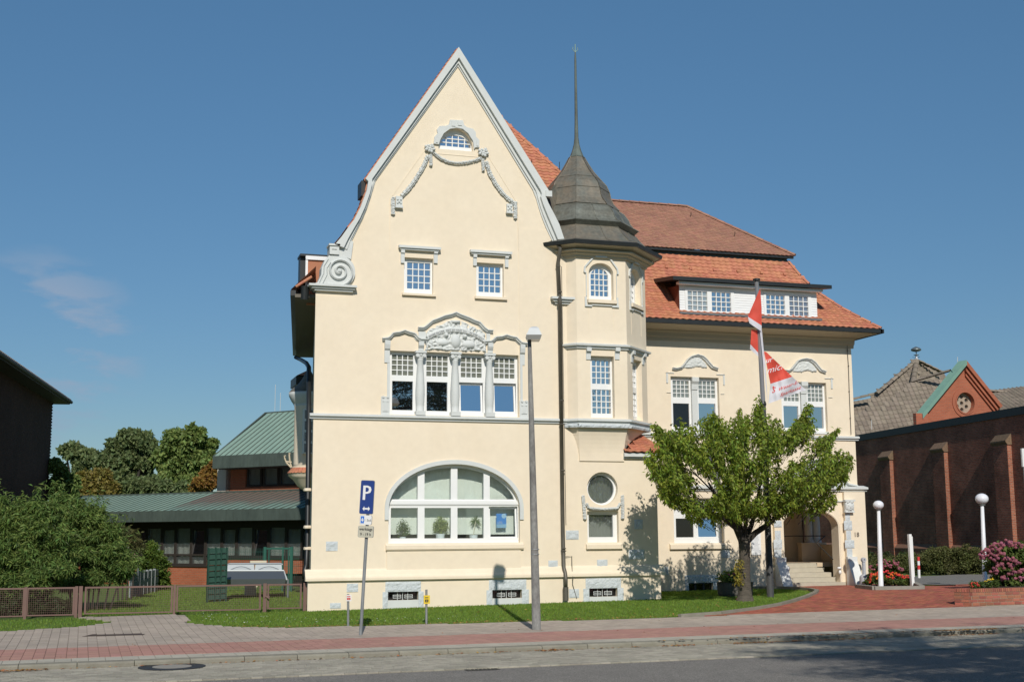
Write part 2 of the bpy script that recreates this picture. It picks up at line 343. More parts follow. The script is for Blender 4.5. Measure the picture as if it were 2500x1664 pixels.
def window(parent, fr, outer, sashes, ft=.07, bar=.026, frame_mat=None, label=None, name='window'):
    """fr: frame whose plane is the glass plane; outer: outline of casing; sashes: dict(poly, box, grid, glass, tilt)"""
    fm = frame_mat or WHITE
    mb = MB(); mb.prism(fr, outer, -.03, ft, holes=[ccw(s_['poly']) for s_ in sashes], back=False)
    W = mb.build(name, fm, parent)
    if label: W['label'] = label
    bars = MB(); beads = MB()
    for s_ in sashes:
        poly = ccw(s_['poly']); a0, a1, b0, b1 = s_['box']; nx, ny = s_['grid']; f2 = fr
        if s_.get('tilt'):
            th = s_['tilt']; o_ = fr.p(0, b0, 0) ; f2 = Fr(o_ - 0 * fr.v, fr.u, fr.v * math.cos(th) - fr.n * math.sin(th), fr.n * math.cos(th) + fr.v * math.sin(th)); f2.o = f2.o - f2.v * b0
            in_ = [(a0 + .06, b0 + .05), (a1 - .06, b0 + .05), (a1 - .06, b1 - .07), (a0 + .06, b1 - .07)]
            bars.prism(f2, rect(a0 + .01, a1 - .01, b0, b1 - .01), -.03, .03, holes=[in_]); poly = in_; a0, a1, b0, b1 = in_[0][0], in_[1][0], in_[0][1], in_[2][1]
        for i in range(1, nx):
            x = a0 + (a1 - a0) * i / nx; q = clip_convex(rect(x - bar / 2, x + bar / 2, b0 - .01, b1 + .01), poly)
            if area(q) > 1e-4: bars.prism(f2, q, -.012, .03, back=False)
        for j in range(1, ny):
            y = b0 + (b1 - b0) * j / ny; q = clip_convex(rect(a0 - .01, a1 + .01, y - bar / 2, y + bar / 2), poly)
            if area(q) > 1e-4: bars.prism(f2, q, -.012, .028, back=False)
        for i in range(nx):
            for j in range(ny):
                x0 = a0 + (a1 - a0) * i / nx; x1 = a0 + (a1 - a0) * (i + 1) / nx; y0 = b0 + (b1 - b0) * j / ny; y1 = b0 + (b1 - b0) * (j + 1) / ny
                q = clip_convex(rect(x0, x1, y0, y1), poly)
                if area(q) < 4e-4: continue
                mb = MB(); k = rnd.uniform(-.0022, .0022); k2 = rnd.uniform(-.0022, .0022)
                f3 = Fr(f2.o, f2.u, f2.v, f2.n); n_ = len(q); cx_ = sum(p[0] for p in q) / n_; cy_ = sum(p[1] for p in q) / n_
                P = [f3.p(p[0], p[1], (p[0] - cx_) * k + (p[1] - cy_) * k2 + c_) for c_ in (-.006, 0.0) for p in ccw(q)]
                mb.add(P, [tuple(range(n_))[::-1], tuple(range(n_, 2 * n_))] + [(i_, (i_ + 1) % n_, n_ + (i_ + 1) % n_, n_ + i_) for i_ in range(n_)])
                mb.build('pane', s_['glass'], W)
    if bars.f and not any(s_['grid'][1] == 1 and s_['grid'][0] > 1 for s_ in sashes): bars.build('glazing_bars', fm, W)
    elif bars.f:
        o = bars.build('glazing_bars', fm, W); o['kind'] = 'stuff'
    return W
def sash(a0, a1, b0, b1, grid=(1, 1), glass=None, tilt=0, shape=None):
    poly = rect(a0, a1, b0, b1)
    if shape: poly = clip_convex(poly, shape)
    return dict(poly=poly, box=(a0, a1, b0, b1), grid=grid, glass=glass or GLS, tilt=tilt)
def fbox(p0, p1, Y=0.0):
    """pixel corners (left,top)-(right,bottom) -> a0,a1,b0,b1 on plane Y, averaged"""
    a, b = fp(p0[0], p0[1], Y); c, d = fp(p1[0], p1[1], Y); return (a, c, d, b)
def wall(parent, fr, outline, holes, m, depth=.2, name='wall', revm=None):
    mb = MB(); outline = ccw(outline); holes = [ccw(h) for h in holes]; mb.cap(fr, outline, 0, holes)
    for h in holes:
        n = len(h); P = [fr.p(q[0], q[1], c) for c in (0, -depth) for q in h]; mb.add(P, [(i, n + i, n + (i + 1) % n, (i + 1) % n) for i in range(n)])
    return mb.build(name, m, parent)

# roof tiles -----------------------------------------------------------
def tile_mesh(name, w_, h_, m, wave=.028, lift=.03):
    """one pantile: S-shaped cross-section, rounded foot, u = width, v = up the slope, n = out"""
    P = []; nu = 6
    prof = [(0, .012), (.14, .03), (.34, .02), (.58, .0), (.82, .0), (1.0, .012)]
    low = [0.0, -.02, -.03, -.03, -.02, 0.0]
    for (a, c) in prof: pass
    for row, (v_, l_) in enumerate(((0.0, lift), (1.18, 0.004))):
        for i, (a, c) in enumerate(prof):
            P.append((a * w_ * 1.02 - w_ / 2, v_ * h_ + (low[i] if row == 0 else 0), c * (wave / .03) + l_))
    for i, (a, c) in enumerate(prof): P.append((a * w_ * 1.02 - w_ / 2, low[i], c * (wave / .03) + lift - .022))
    fs = [(i, i + 1, nu + i + 1, nu + i) for i in range(nu - 1)] + [(2 * nu + i, 2 * nu + i + 1, i + 1, i) for i in range(nu - 1)]
    me = bpy.data.meshes.new(name); me.from_pydata(P, [], fs); me.update(); me.materials.append(m); return me, P, fs
def tile_roof(parent, fr, poly, w_, h_, m, singles=0, wave=.028, lift=.03, under=None, first='roof_tile', cut=()):
    """lay tiles on polygon poly (frame coords); the `singles` lowest-left ones become objects, the rest one part"""
    me, P, fs = tile_mesh('roof_tile', w_, h_, m, wave, lift); P = np.array(P)
    a0 = min(p[0] for p in poly); a1 = max(p[0] for p in poly); b0 = min(p[1] for p in poly); b1 = max(p[1] for p in poly)
    cells = []
    j = 0; b = b0
    while b < b1:
        a = a0 + w_ * .5
        while a < a1:
            if inpoly(a, b + h_ * .5, poly) and not any(inpoly(a, b + h_ * .5, q) for q in cut): cells.append((a, b))
            a += w_
        b += h_; j += 1
    mb = MB()
    if under: 
        mb.cap(fr, ccw(poly), -.012); mb.build('roof_deck', under, parent); mb = MB()
    rot = Matrix(((fr.u[0], fr.v[0], fr.n[0]), (fr.u[1], fr.v[1], fr.n[1]), (fr.u[2], fr.v[2], fr.n[2]))).to_euler()
    V = []; FF = []
    U = np.array([fr.u, fr.v, fr.n])
    for k, (a, b) in enumerate(cells):
        c = rnd.uniform(0, .004); a += rnd.uniform(-.003, .003); b += rnd.uniform(-.004, .004)
        if k < singles:
            inst(first, me, fr.p(a, b, c), parent, rot=rot)
        else:
            base = len(V) * len(P); V.append(P @ U + fr.p(a, b, c)); FF.append((np.zeros(0)))
    if V:
        n = len(P); faces = [tuple(i + n * q for i in f_) for q in range(len(V)) for f_ in fs]
        mk('roof_tiles', np.concatenate(V), faces, m, parent, kind='stuff')
def ridge_tiles(parent, p0, p1, m, r=.11, L=.36, name='ridge_tile'):
    p0 = np.array(p0, float); p1 = np.array(p1, float); d = p1 - p0; T = np.linalg.norm(d); d /= T; k = int(T / L)
    side = np.cross(d, (0, 0, 1.0)); side /= np.linalg.norm(side); up = np.cross(side, d)
    P = []; n = 6
    for i, (t, rr) in enumerate(((0, r * 1.12), (L * 1.08, r * .92))):
        for q in range(n + 1):
            th = math.pi * q / n; P.append((math.cos(th) * rr, t, math.sin(th) * rr * .8))
    fs = [(q, q + 1, n + 1 + q + 1, n + 1 + q) for q in range(n)] + [tuple(range(n + 1))]
    me = bpy.data.meshes.new(name); me.from_pydata(P, [], fs); me.materials.append(m)
    rot = Matrix(((side[0], d[0], up[0]), (side[1], d[1], up[1]), (side[2], d[2], up[2]))).to_euler()
    for i in range(k): inst(name, me, p0 + d * (i * T / k) - up * .02, parent, rot=rot)
# ================================================================== TOWN HOUSE
HOUSE = thing('town_house', 'tall cream villa with curved gable, slender spired corner turret and orange tiled roofs', 'house', (5, 4, .1))
def hb(mb, name, m, **k): return mb.build(name, m, HOUSE, **k)
Z0 = -.3
# ---- gable front
outL = [(849, 556), (863, 538), (878, 508), (893, 468), (896.4, 446.5), (889.8, 439.9), (1116.3, 120.5)]
outL = [(815, 600), (832, 580)] + outL
innL = [(851.5, 612), (858, 588), (874, 556), (884, 536), (895, 510), (905, 480), (912, 456), (916.3, 441.5), (1117, 163)]
outR = [(1372.4, 586), (1360.8, 551), (1347.5, 524.5), (1334, 499), (1327.6, 483), (1341, 483), (1337.6, 473), (1116.3, 120.5)]
innR = [(1347.5, 589), (1334, 561), (1321, 527.8), (1314, 506), (1308, 485), (1303, 472), (1299.4, 463), (1117, 163)]
f_ = lambda L_, Y=0: [fp(x, y, Y) for x, y in L_]
oL, iL, oR, iR = f_(outL), f_(innL), f_(outR), f_(innR)
mid = lambda A, B: [((a[0] + b[0]) / 2, (a[1] + b[1]) / 2) for a, b in zip(A, B)]
mL, mR = mid(oL, iL), mid(oR, iR)
XL = .07; XR = 11.05; ZS = 5.72
volc = fp(828, 664); vr = .46
wall_out = [(XL, .9), (XR, .9), (XR, 4.62), (9.2, 4.62), (9.2, 9.3), (9.0, 10.9)] + mR + mL[::-1][1:] + [fp(851, 620), fp(851, 640), fp(800, 700), (XL, fp(771, 712)[1])]
# window openings (pixel boxes on the wall plane)
def o4(x0, y0, x1, y1, Y=0): a, b_ = fp(x0, (y0 + y1) / 2, Y)[0], fp(x1, (y0 + y1) / 2, Y)[0]; xm = (x0 + x1) / 2; return (a, b_, fp(xm, y1, Y)[1], fp(xm, y0, Y)[1])
W1, W2 = o4(986.4, 629.5, 1057.5, 716), o4(1162.8, 642, 1229.7, 725)
WG = (fp(951.4, 930)[0], fp(1266.6, 930)[0], 5.82, fp(1109, 861)[1])
ba0, ba1 = fp(948.4, 1280)[0], fp(1269, 1280)[0]; bb0, bbs, bbt = fp(1108, 1325)[1], fp(1108, 1240)[1], fp(1111, 1132.3)[1]
WB = archpts(ba0, ba1, bb0, bbs, bbt, 28)
rc = fp(1470.7, 1192); rr_ = abs(fp(1508, 1192)[0] - rc[0]); WR = circ(rc[0], rc[1], rr_)
WQ = o4(1434, 1247, 1510.3, 1323.2)
at0 = fp(1001, 361); atL, atR = fp(1070.8, 363), fp(1154.5, 366)
WA = archpts(atL[0], atR[0], atL[1], atL[1] + .08, fp(1116, 313)[1], 16)
holes = [rect(*W1), rect(*W2), rect(*WG), WB, WR, rect(*WQ), WA]
wall(HOUSE, FAC, wall_out, holes, STUC, depth=.24, name='front_wall')
# left and back shell of the block, floors
LAZ = math.radians(8.3); lx, ly = math.sin(LAZ), math.cos(LAZ)
mb = MB()
side = Fr((XL, .002, 0), (lx, ly, 0), (0, 0, 1), (-ly, lx, 0))
mb.cap(side, [(0, Z0), (13.5, Z0), (13.5, 9.35), (0, 9.35)], 0)
hb(mb, 'side_wall', STUC)
mb = MB()
bk = 13.3
mb.cap(facY(bk), [(2.1, Z0), (21, Z0), (21, 9.6), (2.1, 9.3)], 0)
hb(mb, 'rear_wall', STUC); mb = MB(); mb.cap(Fr((XR, 0, 0), (0, 1, 0), (0, 0, 1)), [(0, .9), (4.4, .9), (4.4, 4.5), (0, 4.5)], 0)
mb.cap(Fr((XR, 0, 0), (0, 1, 0), (0, 0, 1)), [(0.0, 4.5), (4.4, 4.5), (4.4, 4.62), (0, 4.62)], 0)
hb(mb, 'return_wall', STUC)
mb = MB()
for z in (1.0, 5.2, 8.95): mb.wbox(2.2, 8.0, .3, 13, z - .15, z); mb.wbox(8.0, 10.6, 1.3, 13, z - .15, z); mb.wbox(12.6, 16.7 if z < 2 else 20.9, 4.75, 13, z - .15, z)
mb.wbox(6.6, 6.75, 1.0, 12, 1, 8.9); mb.wbox(2.2, 10.7, 5.2, 5.3, .9, 8.9); mb.wbox(12.6, 20.9, 8.2, 8.3, .9, 9.4)
mb.wbox(10.9, 11.0, .3, 5.2, 1, 4.4)
hb(mb, 'floor_slab', ROOM)
# plinth with basement openings
BW = [(947, 1443, 1021.4, 1463.6), (1201.8, 1438.6, 1274, 1459), (1438.4, 1434.7, 1507.4, 1455.2)]
PF = facY(-.08)
pr = o4(759, 1393, 762, 1399)[3]; ptop = fp(757, 1397)[1]; pbot = fp(757, 1418, -.17)[1]
ph = [rect(*o4(*q, -.08)) for q in BW]
wall(HOUSE, PF, [(-.02, Z0), (XR + .02, Z0), (XR + .02, pbot), (-.02, pbot)], ph, STUC, depth=.26, name='plinth_wall')
mb = MB()
prof = [(0, Z0 * 0 + pbot), (.17, pbot), (.17, pbot + .075), (.155, pbot + .11), (.10, pbot + .16), (.05, pbot + .27), (.0, pbot + .33)]
sX = Fr((-.1, 0, 0), (0, -1, 0), (0, 0, 1), (1, 0, 0)); mb.prism(sX, prof, 0, XR + .25)
mb.box(side, 0, 13, Z0, pbot, -.08, .08); hb(mb, 'plinth_moulding', STUC)
# rusticated surrounds and stone blocks
SUR = [(934, 1418.6, 1034, 1482), (1187.5, 1414, 1291, 1470), (1423.8, 1410.3, 1522, 1462.5)]
sd_ = 1.0
for q, w_ in zip(SUR, BW):
    S = o4(*q, -.08); O = o4(*w_, -.08); zt = min(S[3], pbot - .005)
    mb = MB()
    for (a0, a1, b0, b1) in ((S[0] + .08, S[1] - .08, O[3], zt), (S[0], O[0], S[2] - .1, O[3]), (O[1], S[1], S[2] - .1, O[3])):
        sd_ += 1.7; rough_grid(mb, PF, a0, a1, b0, b1, .012, .018, sd_)
    hb(mb, 'stone_surround', STONE)
    mb = MB(); mb.box(PF, O[0] + .005, O[1] - .005, S[2] - .1, O[2], -.06, .01); hb(mb, 'grey_panel', TRIM)
    wf = facY(.10); i0 = (O[0] + .0, O[1] - .0, O[2], O[3]); aw = (i0[1] - i0[0]) / 4
    W_ = window(HOUSE, wf, rect(*i0), [sash(i0[0] + aw * .12 + aw * k, i0[0] + aw * (k + 1) - .02, i0[2] + .02, i0[3] - .03, glass=GLD) for k in range(4)], ft=.03, frame_mat=GUT, name='basement_window')
    mb = MB()
    for k in (0.18, 0.56):
        x0 = i0[0] + (i0[1] - i0[0]) * k; x1 = x0 + .27 * (i0[1] - i0[0]); z0_, z1_ = i0[2] + .05, i0[2] + .62 * (i0[3] - i0[2])
        mb.prism(facY(.0), rect(x0, x1, z0_, z1_), 0, .012, holes=[rect(x0 + .015, x1 - .015, z0_ + .015, z1_ - .015)])
        mb.box(facY(0.0), x0, x1, (z0_ + z1_) / 2 - .006, (z0_ + z1_) / 2 + .006, 0, .012)
    for x in (.33, .5, .67): mb.box(facY(0.0), i0[0] + (i0[1] - i0[0]) * x - .008, i0[0] + (i0[1] - i0[0]) * x + .008, i0[2], i0[3], -.01, .0)
    hb(mb, 'window_grille', TRIM)
BL = [(795.7, 1320.7, 824.3, 1343.9, 0), (846.4, 1423.2, 874.3, 1443.9, .08), (805.4, 1470.7, 832, 1484, .08), (1338.6, 1367, 1361.4, 1389.3, 0), (1381.2, 1293.8, 1412.6, 1315.8, 0),
      (1457.5, 1365, 1483, 1386.8, 0), (1548.5, 1267.4, 1569, 1290.9, 0), (1534.7, 1340.8, 1572.8, 1364.2, 0), (1388.6, 1436.7, 1413.5, 1458, .08)]
for (x0, y0, x1, y1, pz) in BL:
    sd_ += 1.9; O = o4(x0, y0, x1, y1, -pz); mb = MB(); rough_grid(mb, facY(-pz), *O, .012, .014, sd_); hb(mb, 'stone_block', STONE)
# gable coping mouldings
def band(o_, i_, t, c0, c1, t1=1.0):
    mbx = MB(); A = [(a[0] + (b[0] - a[0]) * t, a[1] + (b[1] - a[1]) * t) for a, b in zip(o_, i_)]; B = [(a[0] + (b[0] - a[0]) * t1, a[1] + (b[1] - a[1]) * t1) for a, b in zip(o_, i_)]
    n = len(A); P = [FAC.p(*q, c0) for q in A] + [FAC.p(*q, c0) for q in B] + [FAC.p(*q, c1) for q in A] + [FAC.p(*q, c1) for q in B]
    fs = []
    for i in range(n - 1): fs += [(2 * n + i, 2 * n + i + 1, 3 * n + i + 1, 3 * n + i), (i, i + 1, 2 * n + i + 1, 2 * n + i), (n + i, 3 * n + i, 3 * n + i + 1, n + i + 1)]
    fs.append((0, 2 * n, 3 * n, n)); mbx.add(P, fs); return mbx
for o_, i_ in ((oL, iL), (oR, iR)):
    hb(band(o_, i_, 0, -.3, .20, .60), 'gable_coping', TRIM); hb(band(o_, i_, .60, -.01, .10, .86), 'coping_moulding', TRIM); hb(band(o_, i_, .86, -.01, .045, 1.0), 'coping_fillet', TRIM)
mb = MB(); mb.box(FAC, *o4(1327, 470, 1342, 484), 0, .24); hb(mb, 'coping_kneeler', TRIM)
# volute at the gable foot
vc = fp(827, 663.5); R0 = abs(fp(866, 664)[0] - vc[0])
mb = MB()
vol = [fp(x, y) for x, y in ((757, 696), (775, 690), (783, 672), (784, 655), (792, 636), (803, 624), (828, 622))]
arc = [(vc[0] + R0 * math.cos(t), vc[1] + R0 * math.sin(t)) for t in np.linspace(math.pi / 2, -math.pi / 2, 14)]
shape_ = vol + arc + [fp(800, 700)]
mb.prism(FAC, shape_, -.35, .10); hb(mb, 'volute_body', TRIM)
mb = MB(); pa = []
for k in range(66):
    t = k / 65 * 2 * math.pi * 1.95; r = R0 * (.93 - .82 * (k / 65) ** .9); pa.append((vc[0] + r * math.cos(-t + math.pi * .9) * .98, vc[1] + r * math.sin(t * 1 - math.pi * .9) * -1 * -1 * .98))
pa = [(vc[0] + (R0 * (.93 - .80 * (k / 65) ** .85)) * math.cos(math.pi * 1.5 + k / 65 * 4.1 * math.pi), vc[1] + (R0 * (.93 - .80 * (k / 65) ** .85)) * math.sin(math.pi * 1.5 + k / 65 * 4.1 * math.pi)) for k in range(66)]
mb.sweep(FAC, pa, [(-.035, .09), (.035, .09), (.03, .16), (0, .19), (-.03, .16)]); mb.blob(FAC.p(vc[0], vc[1], .12), .085, .1, .085)
for q in (((779, 690), (789, 668), (790, 650), (800, 634)), ((787, 692), (797, 672), (797, 655), (806, 642)),):
    mb.sweep(FAC, [fp(*t) for t in q], [(-.02, .09), (.02, .09), (0, .14)])
hb(mb, 'volute_scroll', TRIM, smooth=False)
mb = MB(); mb.box(FAC, *o4(803, 600, 826, 623), -.3, .16); mb.box(FAC, *o4(801, 598, 828, 602.5), -.3, .20); mb.box(FAC, *o4(808, 608, 820, 611), .0, .185)
mb.prism(FAC, f_([(824, 600), (838, 590), (862, 590), (856, 634), (842, 628), (826, 626)]), -.3, .07); hb(mb, 'volute_cap', TRIM)
mb = MB(); A = o4(757, 697, 867, 712); h = (A[3] - A[2])
for k, (d, lo, hi) in enumerate(((.24, .66, 1.0), (.17, .33, .66), (.11, .0, .33))):
    mb.box(FAC, A[0] - .06 + k * .09, A[1] + .02 - k * .05, A[2] + h * lo, A[2] + h * hi, -.4, d)
hb(mb, 'corner_cornice', TRIM)
mb = MB(); A = o4(1343, 727, 1401, 743); h = (A[3] - A[2])
for k, (d, lo, hi) in enumerate(((.22, .66, 1.0), (.15, .33, .66), (.08, .0, .33))): mb.box(FAC, A[0] + k * .07, A[1] - k * .05, A[2] + h * lo, A[2] + h * hi, 0, d)
hb(mb, 'cornice_block', TRIM)
# shallow pilaster fields
mb = MB()
for (x0, y0, x1, y1) in ((762, 722, 850.5, 1013), (1267.5, 560, 1350, 1020)):
    mb = MB(); A = o4(x0, y0, x1, y1); mb.box(FAC, max(A[0], XL + .002), A[1], A[2], A[3], 0, .014); hb(mb, 'pilaster_field', STUC)
# string course
mb = MB(); ST = [(0, 5.64), (.05, 5.64), (.06, 5.70), (.12, 5.715), (.12, 5.775), (.05, 5.80), (0, 5.80)]
sX2 = Fr((XL - .12, 0, 0), (0, -1, 0), (0, 0, 1), (1, 0, 0)); mb.prism(sX2, ST, 0, 8.30 - XL + .12); hb(mb, 'string_course', TRIM)
# ---- upper windows
def flatwin(A, px, grid, glass_=GLS, name='window', Yg=.19, pad=.055, sill=None, tiltt=0):
    """A wall opening; px = glass grid pixel box measured on the glass plane"""
    g = o4(*px, Yg); fr = facY(Yg)
    return window(HOUSE, fr, rect(A[0] - .01, A[1] + .01, A[2] - .01, A[3] + .01), [sash(max(g[0], A[0] + .05), min(g[1], A[1] - .04), max(g[2], A[2] + .05), min(g[3], A[3] - .03), grid, glass_)], ft=.05, name=name)
GLU = glass('window_glass_bluish', .80, (.10, .10, .13))
flatwin(W1, (993, 642, 1049.5, 706), (4, 4), GLU); flatwin(W2, (1167.4, 651.5, 1220.5, 714), (4, 4), GLS)
for (s0, hd, br) in (((981, 717.5, 1063, 722.5), (972, 603, 1074, 613), ((978, 609, 987, 642.5), (1058.5, 611, 1067.5, 643))),
                     ((1158.5, 725, 1237, 731), (1146, 614, 1247, 624), ((1154.5, 620, 1163, 649), (1232, 622, 1240, 653)))):
    A = o4(*s0); mb = MB(); mb.box(FAC, *A, -.05, .09); hb(mb, 'window_sill', STUC)
    A = o4(*hd); mb = MB(); mb.box(FAC, A[0], A[1], A[2] + .4 * (A[3] - A[2]), A[3], 0, .16); mb.box(FAC, A[0] + .05, A[1] - .05, A[2], A[2] + .4 * (A[3] - A[2]), 0, .11); hb(mb, 'window_hood', TRIM)
    for q in br:
        A = o4(*q); mb = MB(); mb.box(FAC, *A, 0, .06); mb.box(FAC, A[0], A[1], A[3] - .12, A[3], .06, .10); hb(mb, 'hood_bracket', TRIM)
# attic lunette
lf = facY(.2); A0, A1 = fp(1073.6, 358, .2), fp(1150, 363, .2)
gl = archpts(A0[0], A1[0] - .02, A0[1] + .02, A0[1] + .04, fp(1111, 331.5, .2)[1], 16)
gw = (A1[0] - .02 - A0[0])
window(HOUSE, lf, archpts(WA[0][0] - .01, WA[1][0] + .01, WA[0][1] - .01, WA[0][1] + .08, fp(1116, 322, .2)[1] + .1, 16), [sash(A0[0], A1[0] - .02, A0[1] + .02, fp(1111, 331, .2)[1], (5, 3), GLU, shape=gl)], ft=.05)
mb = MB(); zs = lambda x, y: fp(850 + x / 3.015, 80 + y / 3.015)
outer = [zs(*q) for q in ((627, 820), (632, 770), (655, 745), (650, 715), (668, 692), (715, 690), (738, 680), (747, 645), (842, 650), (848, 682), (870, 700), (915, 712), (935, 735), (937, 770), (962, 795), (962, 848), (932, 848))]
inner = [zs(*q) for q in ((925, 860), (915, 800), (880, 745), (840, 712), (795, 703), (745, 712), (700, 745), (675, 790), (664, 825))]
mb.prism(FAC, outer + inner, 0, .07)
for q in ((758, 655, 785, 695), (803, 655, 832, 690), (640, 790, 655, 815), (940, 800, 955, 840)):
    a = zs(q[0], q[1]); b = zs(q[2], q[3]); mb.box(FAC, a[0], b[0], b[1], a[1], .07, .09)
hb(mb, 'lunette_surround', TRIM)
# ---- garlands of the gable
def garland(name, path, r, n, parent=HOUSE, fr=FAC, c=.05, seed=1):
    rr = random.Random(seed); mb = MB(); P = [np.array(q) for q in path]; L_ = [0]
    for a, b in zip(P, P[1:]): L_.append(L_[-1] + np.linalg.norm(b - a))
    for k in range(n):
        s = L_[-1] * (k + .5) / n; i = max(j for j in range(len(L_)) if L_[j] <= s and j < len(P) - 1); t = (s - L_[i]) / (L_[i + 1] - L_[i]); q = P[i] + (P[i + 1] - P[i]) * t
        d = (P[i + 1] - P[i]) / np.linalg.norm(P[i + 1] - P[i]); nn = np.array([-d[1], d[0]])
        for o_ in (-1, 0, 1):
            rad = r * rr.uniform(.42, .66); w_ = q + nn * o_ * r * .6 + d * rr.uniform(-.2, .2) * r
            mb.blob(fr.p(w_[0], w_[1], c + (.03 if o_ == 0 else 0)), rad, rad, rad * rr.uniform(.8, 1.1), 6, 4)
    return mb.build(name, TRIM, parent, smooth=True)
zq = lambda L_: [zs(*q) for q in L_]
garland('garland', zq([(585, 905), (560, 970), (520, 1040), (475, 1110), (430, 1165), (390, 1205)]), .066, 32)
garland('garland', zq([(625, 885), (680, 930), (740, 955), (800, 965), (870, 958), (930, 945), (980, 925)]), .052, 34, seed=3)
garland('garland', zq([(1012, 950), (1040, 1040), (1080, 1110), (1130, 1180), (1175, 1225), (1225, 1260)]), .066, 32, seed=5)
garland('garland', zq([(605, 900), (607, 985)]), .05, 11, seed=6); garland('garland', zq([(988, 930), (992, 1020)]), .05, 11, seed=7)
garland('garland', zq([(327, 1215), (328, 1340)]), .06, 13, seed=8); garland('garland', zq([(1227, 1250), (1228, 1370)]), .06, 13, seed=9)
for (x, y) in ((600, 855), (993, 885)):
    mb = MB(); rr = random.Random(int(x))
    for k in range(13):
        t = k * 2.4; d = 36 * math.sqrt(k / 13); q = zs(x + d * math.cos(t), y + d * math.sin(t) * .8); mb.blob(FAC.p(q[0], q[1], .07), .06, .07, .05, 6, 4)
    hb(mb, 'ribbon_bow', TRIM, smooth=True)
for (x0, y0, x1, y1) in ((348, 1205, 396, 1282), (1163, 1262, 1205, 1322)):
    a, b = zs(x0, y0), zs(x1, y1); mb = MB(); mb.box(FAC, a[0], b[0], b[1], a[1], 0, .08); mb.box(FAC, a[0] - .02, b[0] + .01, b[1] - .06, b[1], 0, .13)
    cx_, cz_ = (a[0] + b[0]) / 2, (a[1] + b[1]) / 2
    for dx, dz in ((-.05, .05), (.05, .05), (0, -.02), (-.05, -.06), (.05, -.06)): mb.blob(FAC.p(cx_ + dx, cz_ + dz, .085), .035, .04, .035, 6, 4)
    hb(mb, 'console_block', TRIM)
mb = MB()
def strip(mb, q0, q1, w_=.012, c=.012, fr=FAC):
    a, b = np.array(q0), np.array(q1); d = (b - a) / np.linalg.norm(b - a); n_ = np.array([-d[1], d[0]]) * w_
    mb.prism(fr, [tuple(a - n_), tuple(b - n_), tuple(b + n_), tuple(a + n_)], 0, c)
for q in (((550, 880), (325, 1200)), ((640, 888), (960, 915)), ((1035, 915), (1245, 1255)), ((308, 1215), (308, 1600)), ((1248, 1260), (1252, 1600))): strip(mb, zs(*q[0]), zs(*q[1]))
hb(mb, 'panel_edge', STUC)
# ---- four-light window with columns
zg = lambda x, y, Y=0: fp(930 + x / 5.6, 750 + y / 5.6, Y)
Yg = .2; fr = facY(Yg)
def gb(x0, y0, x1, y1): a = zg(x0, (y0 + y1) / 2, Yg); b = zg(x1, (y0 + y1) / 2, Yg); return (a[0], b[0], zg((x0 + x1) / 2, y1, Yg)[1], zg((x0 + x1) / 2, y0, Yg)[1])
sl = []
for (g1, g2, tl) in (((145, 652, 437, 930), (148, 1010, 433, 1405), 0), ((617, 668, 908, 945), (620, 1022, 905, 1418), 0), ((1087, 690, 1372, 960), (1065, 1030, 1390, 1440), 1), ((1541, 700, 1820, 972), (1530, 1040, 1842, 1448), 1)):
    a = gb(*g1); b = gb(*g2); sl.append(sash(a[0], a[1], a[2], a[3], (4, 4), GLO)); sl.append(sash(b[0], b[1], b[2], b[3], (1, 1), GLS, tilt=math.radians(5) if tl else 0))
window(HOUSE, fr, rect(WG[0] - .02, WG[1] + .02, WG[2] - .02, WG[3] + .02), sl, ft=.045, label='row of four tall sashes behind three grey columns')
for (xc, yt, yb) in ((540, 605, 1475), (1018, 622, 1490), (1487, 640, 1495)):
    q = zg(xc, 1000, -.02); zt = zg(xc, yt, -.02)[1]; zb = 5.80; X_ = q[0]; cY = .02
    mb = MB(); H_ = zt - zb - .3
    mb.lathe((X_, cY, zb + .13), [(.105, 0), (.125, H_ * .12), (.14, H_ * .3), (.138, H_ * .42), (.115, H_ * .68), (.088, H_ * .93), (.10, H_ * .95), (.10, H_ * .975), (.085, H_ * .98)], 20)
    hb(mb, 'column', TRIM, smooth=True)
    mb = MB(); mb.wbox(X_ - .145, X_ + .145, cY - .14, cY + .14, zb, zb + .13); mb.wbox(X_ - .17, X_ + .17, cY - .15, cY + .15, zt - .05, zt + .02)
    mb.wbox(X_ - .12, X_ + .12, cY - .1, cY + .1, zt - .2, zt - .05)
    for s_ in (-1, 1): mb.tube([(X_ + s_ * .105, cY - .13, zt - .12), (X_ + s_ * .105, cY + .1, zt - .12)], .058, 10)
    mb.blob((X_, cY - .11, zt - .11), .04, .03, .04)
    hb(mb, 'column_capital', TRIM)
HP = [(0, 0), (.0, .14), (.03, .14), (.045, .10), (.075, .09), (.085, .03), (.11, .02), (.11, 0)]
for L_ in ([(12, 420), (85, 413), (115, 393), (150, 350), (190, 341), (240, 336), (318, 310), (385, 335), (450, 352), (475, 370), (505, 412), (540, 430), (632, 435)],
           [(502, 272), (565, 274), (600, 255), (635, 225), (690, 178), (770, 150), (860, 112), (950, 92), (1018, 66), (1090, 100), (1190, 137), (1270, 175), (1345, 202), (1375, 235), (1410, 275), (1455, 308), (1523, 313)],
           [(1406, 463), (1490, 458), (1520, 440), (1560, 402), (1640, 395), (1705, 373), (1770, 395), (1845, 410), (1880, 445), (1915, 478), (1992, 490)]):
    mb = MB(); mb.sweep(FAC, [zg(*q) for q in L_][::-1], HP); hb(mb, 'window_hood', TRIM)
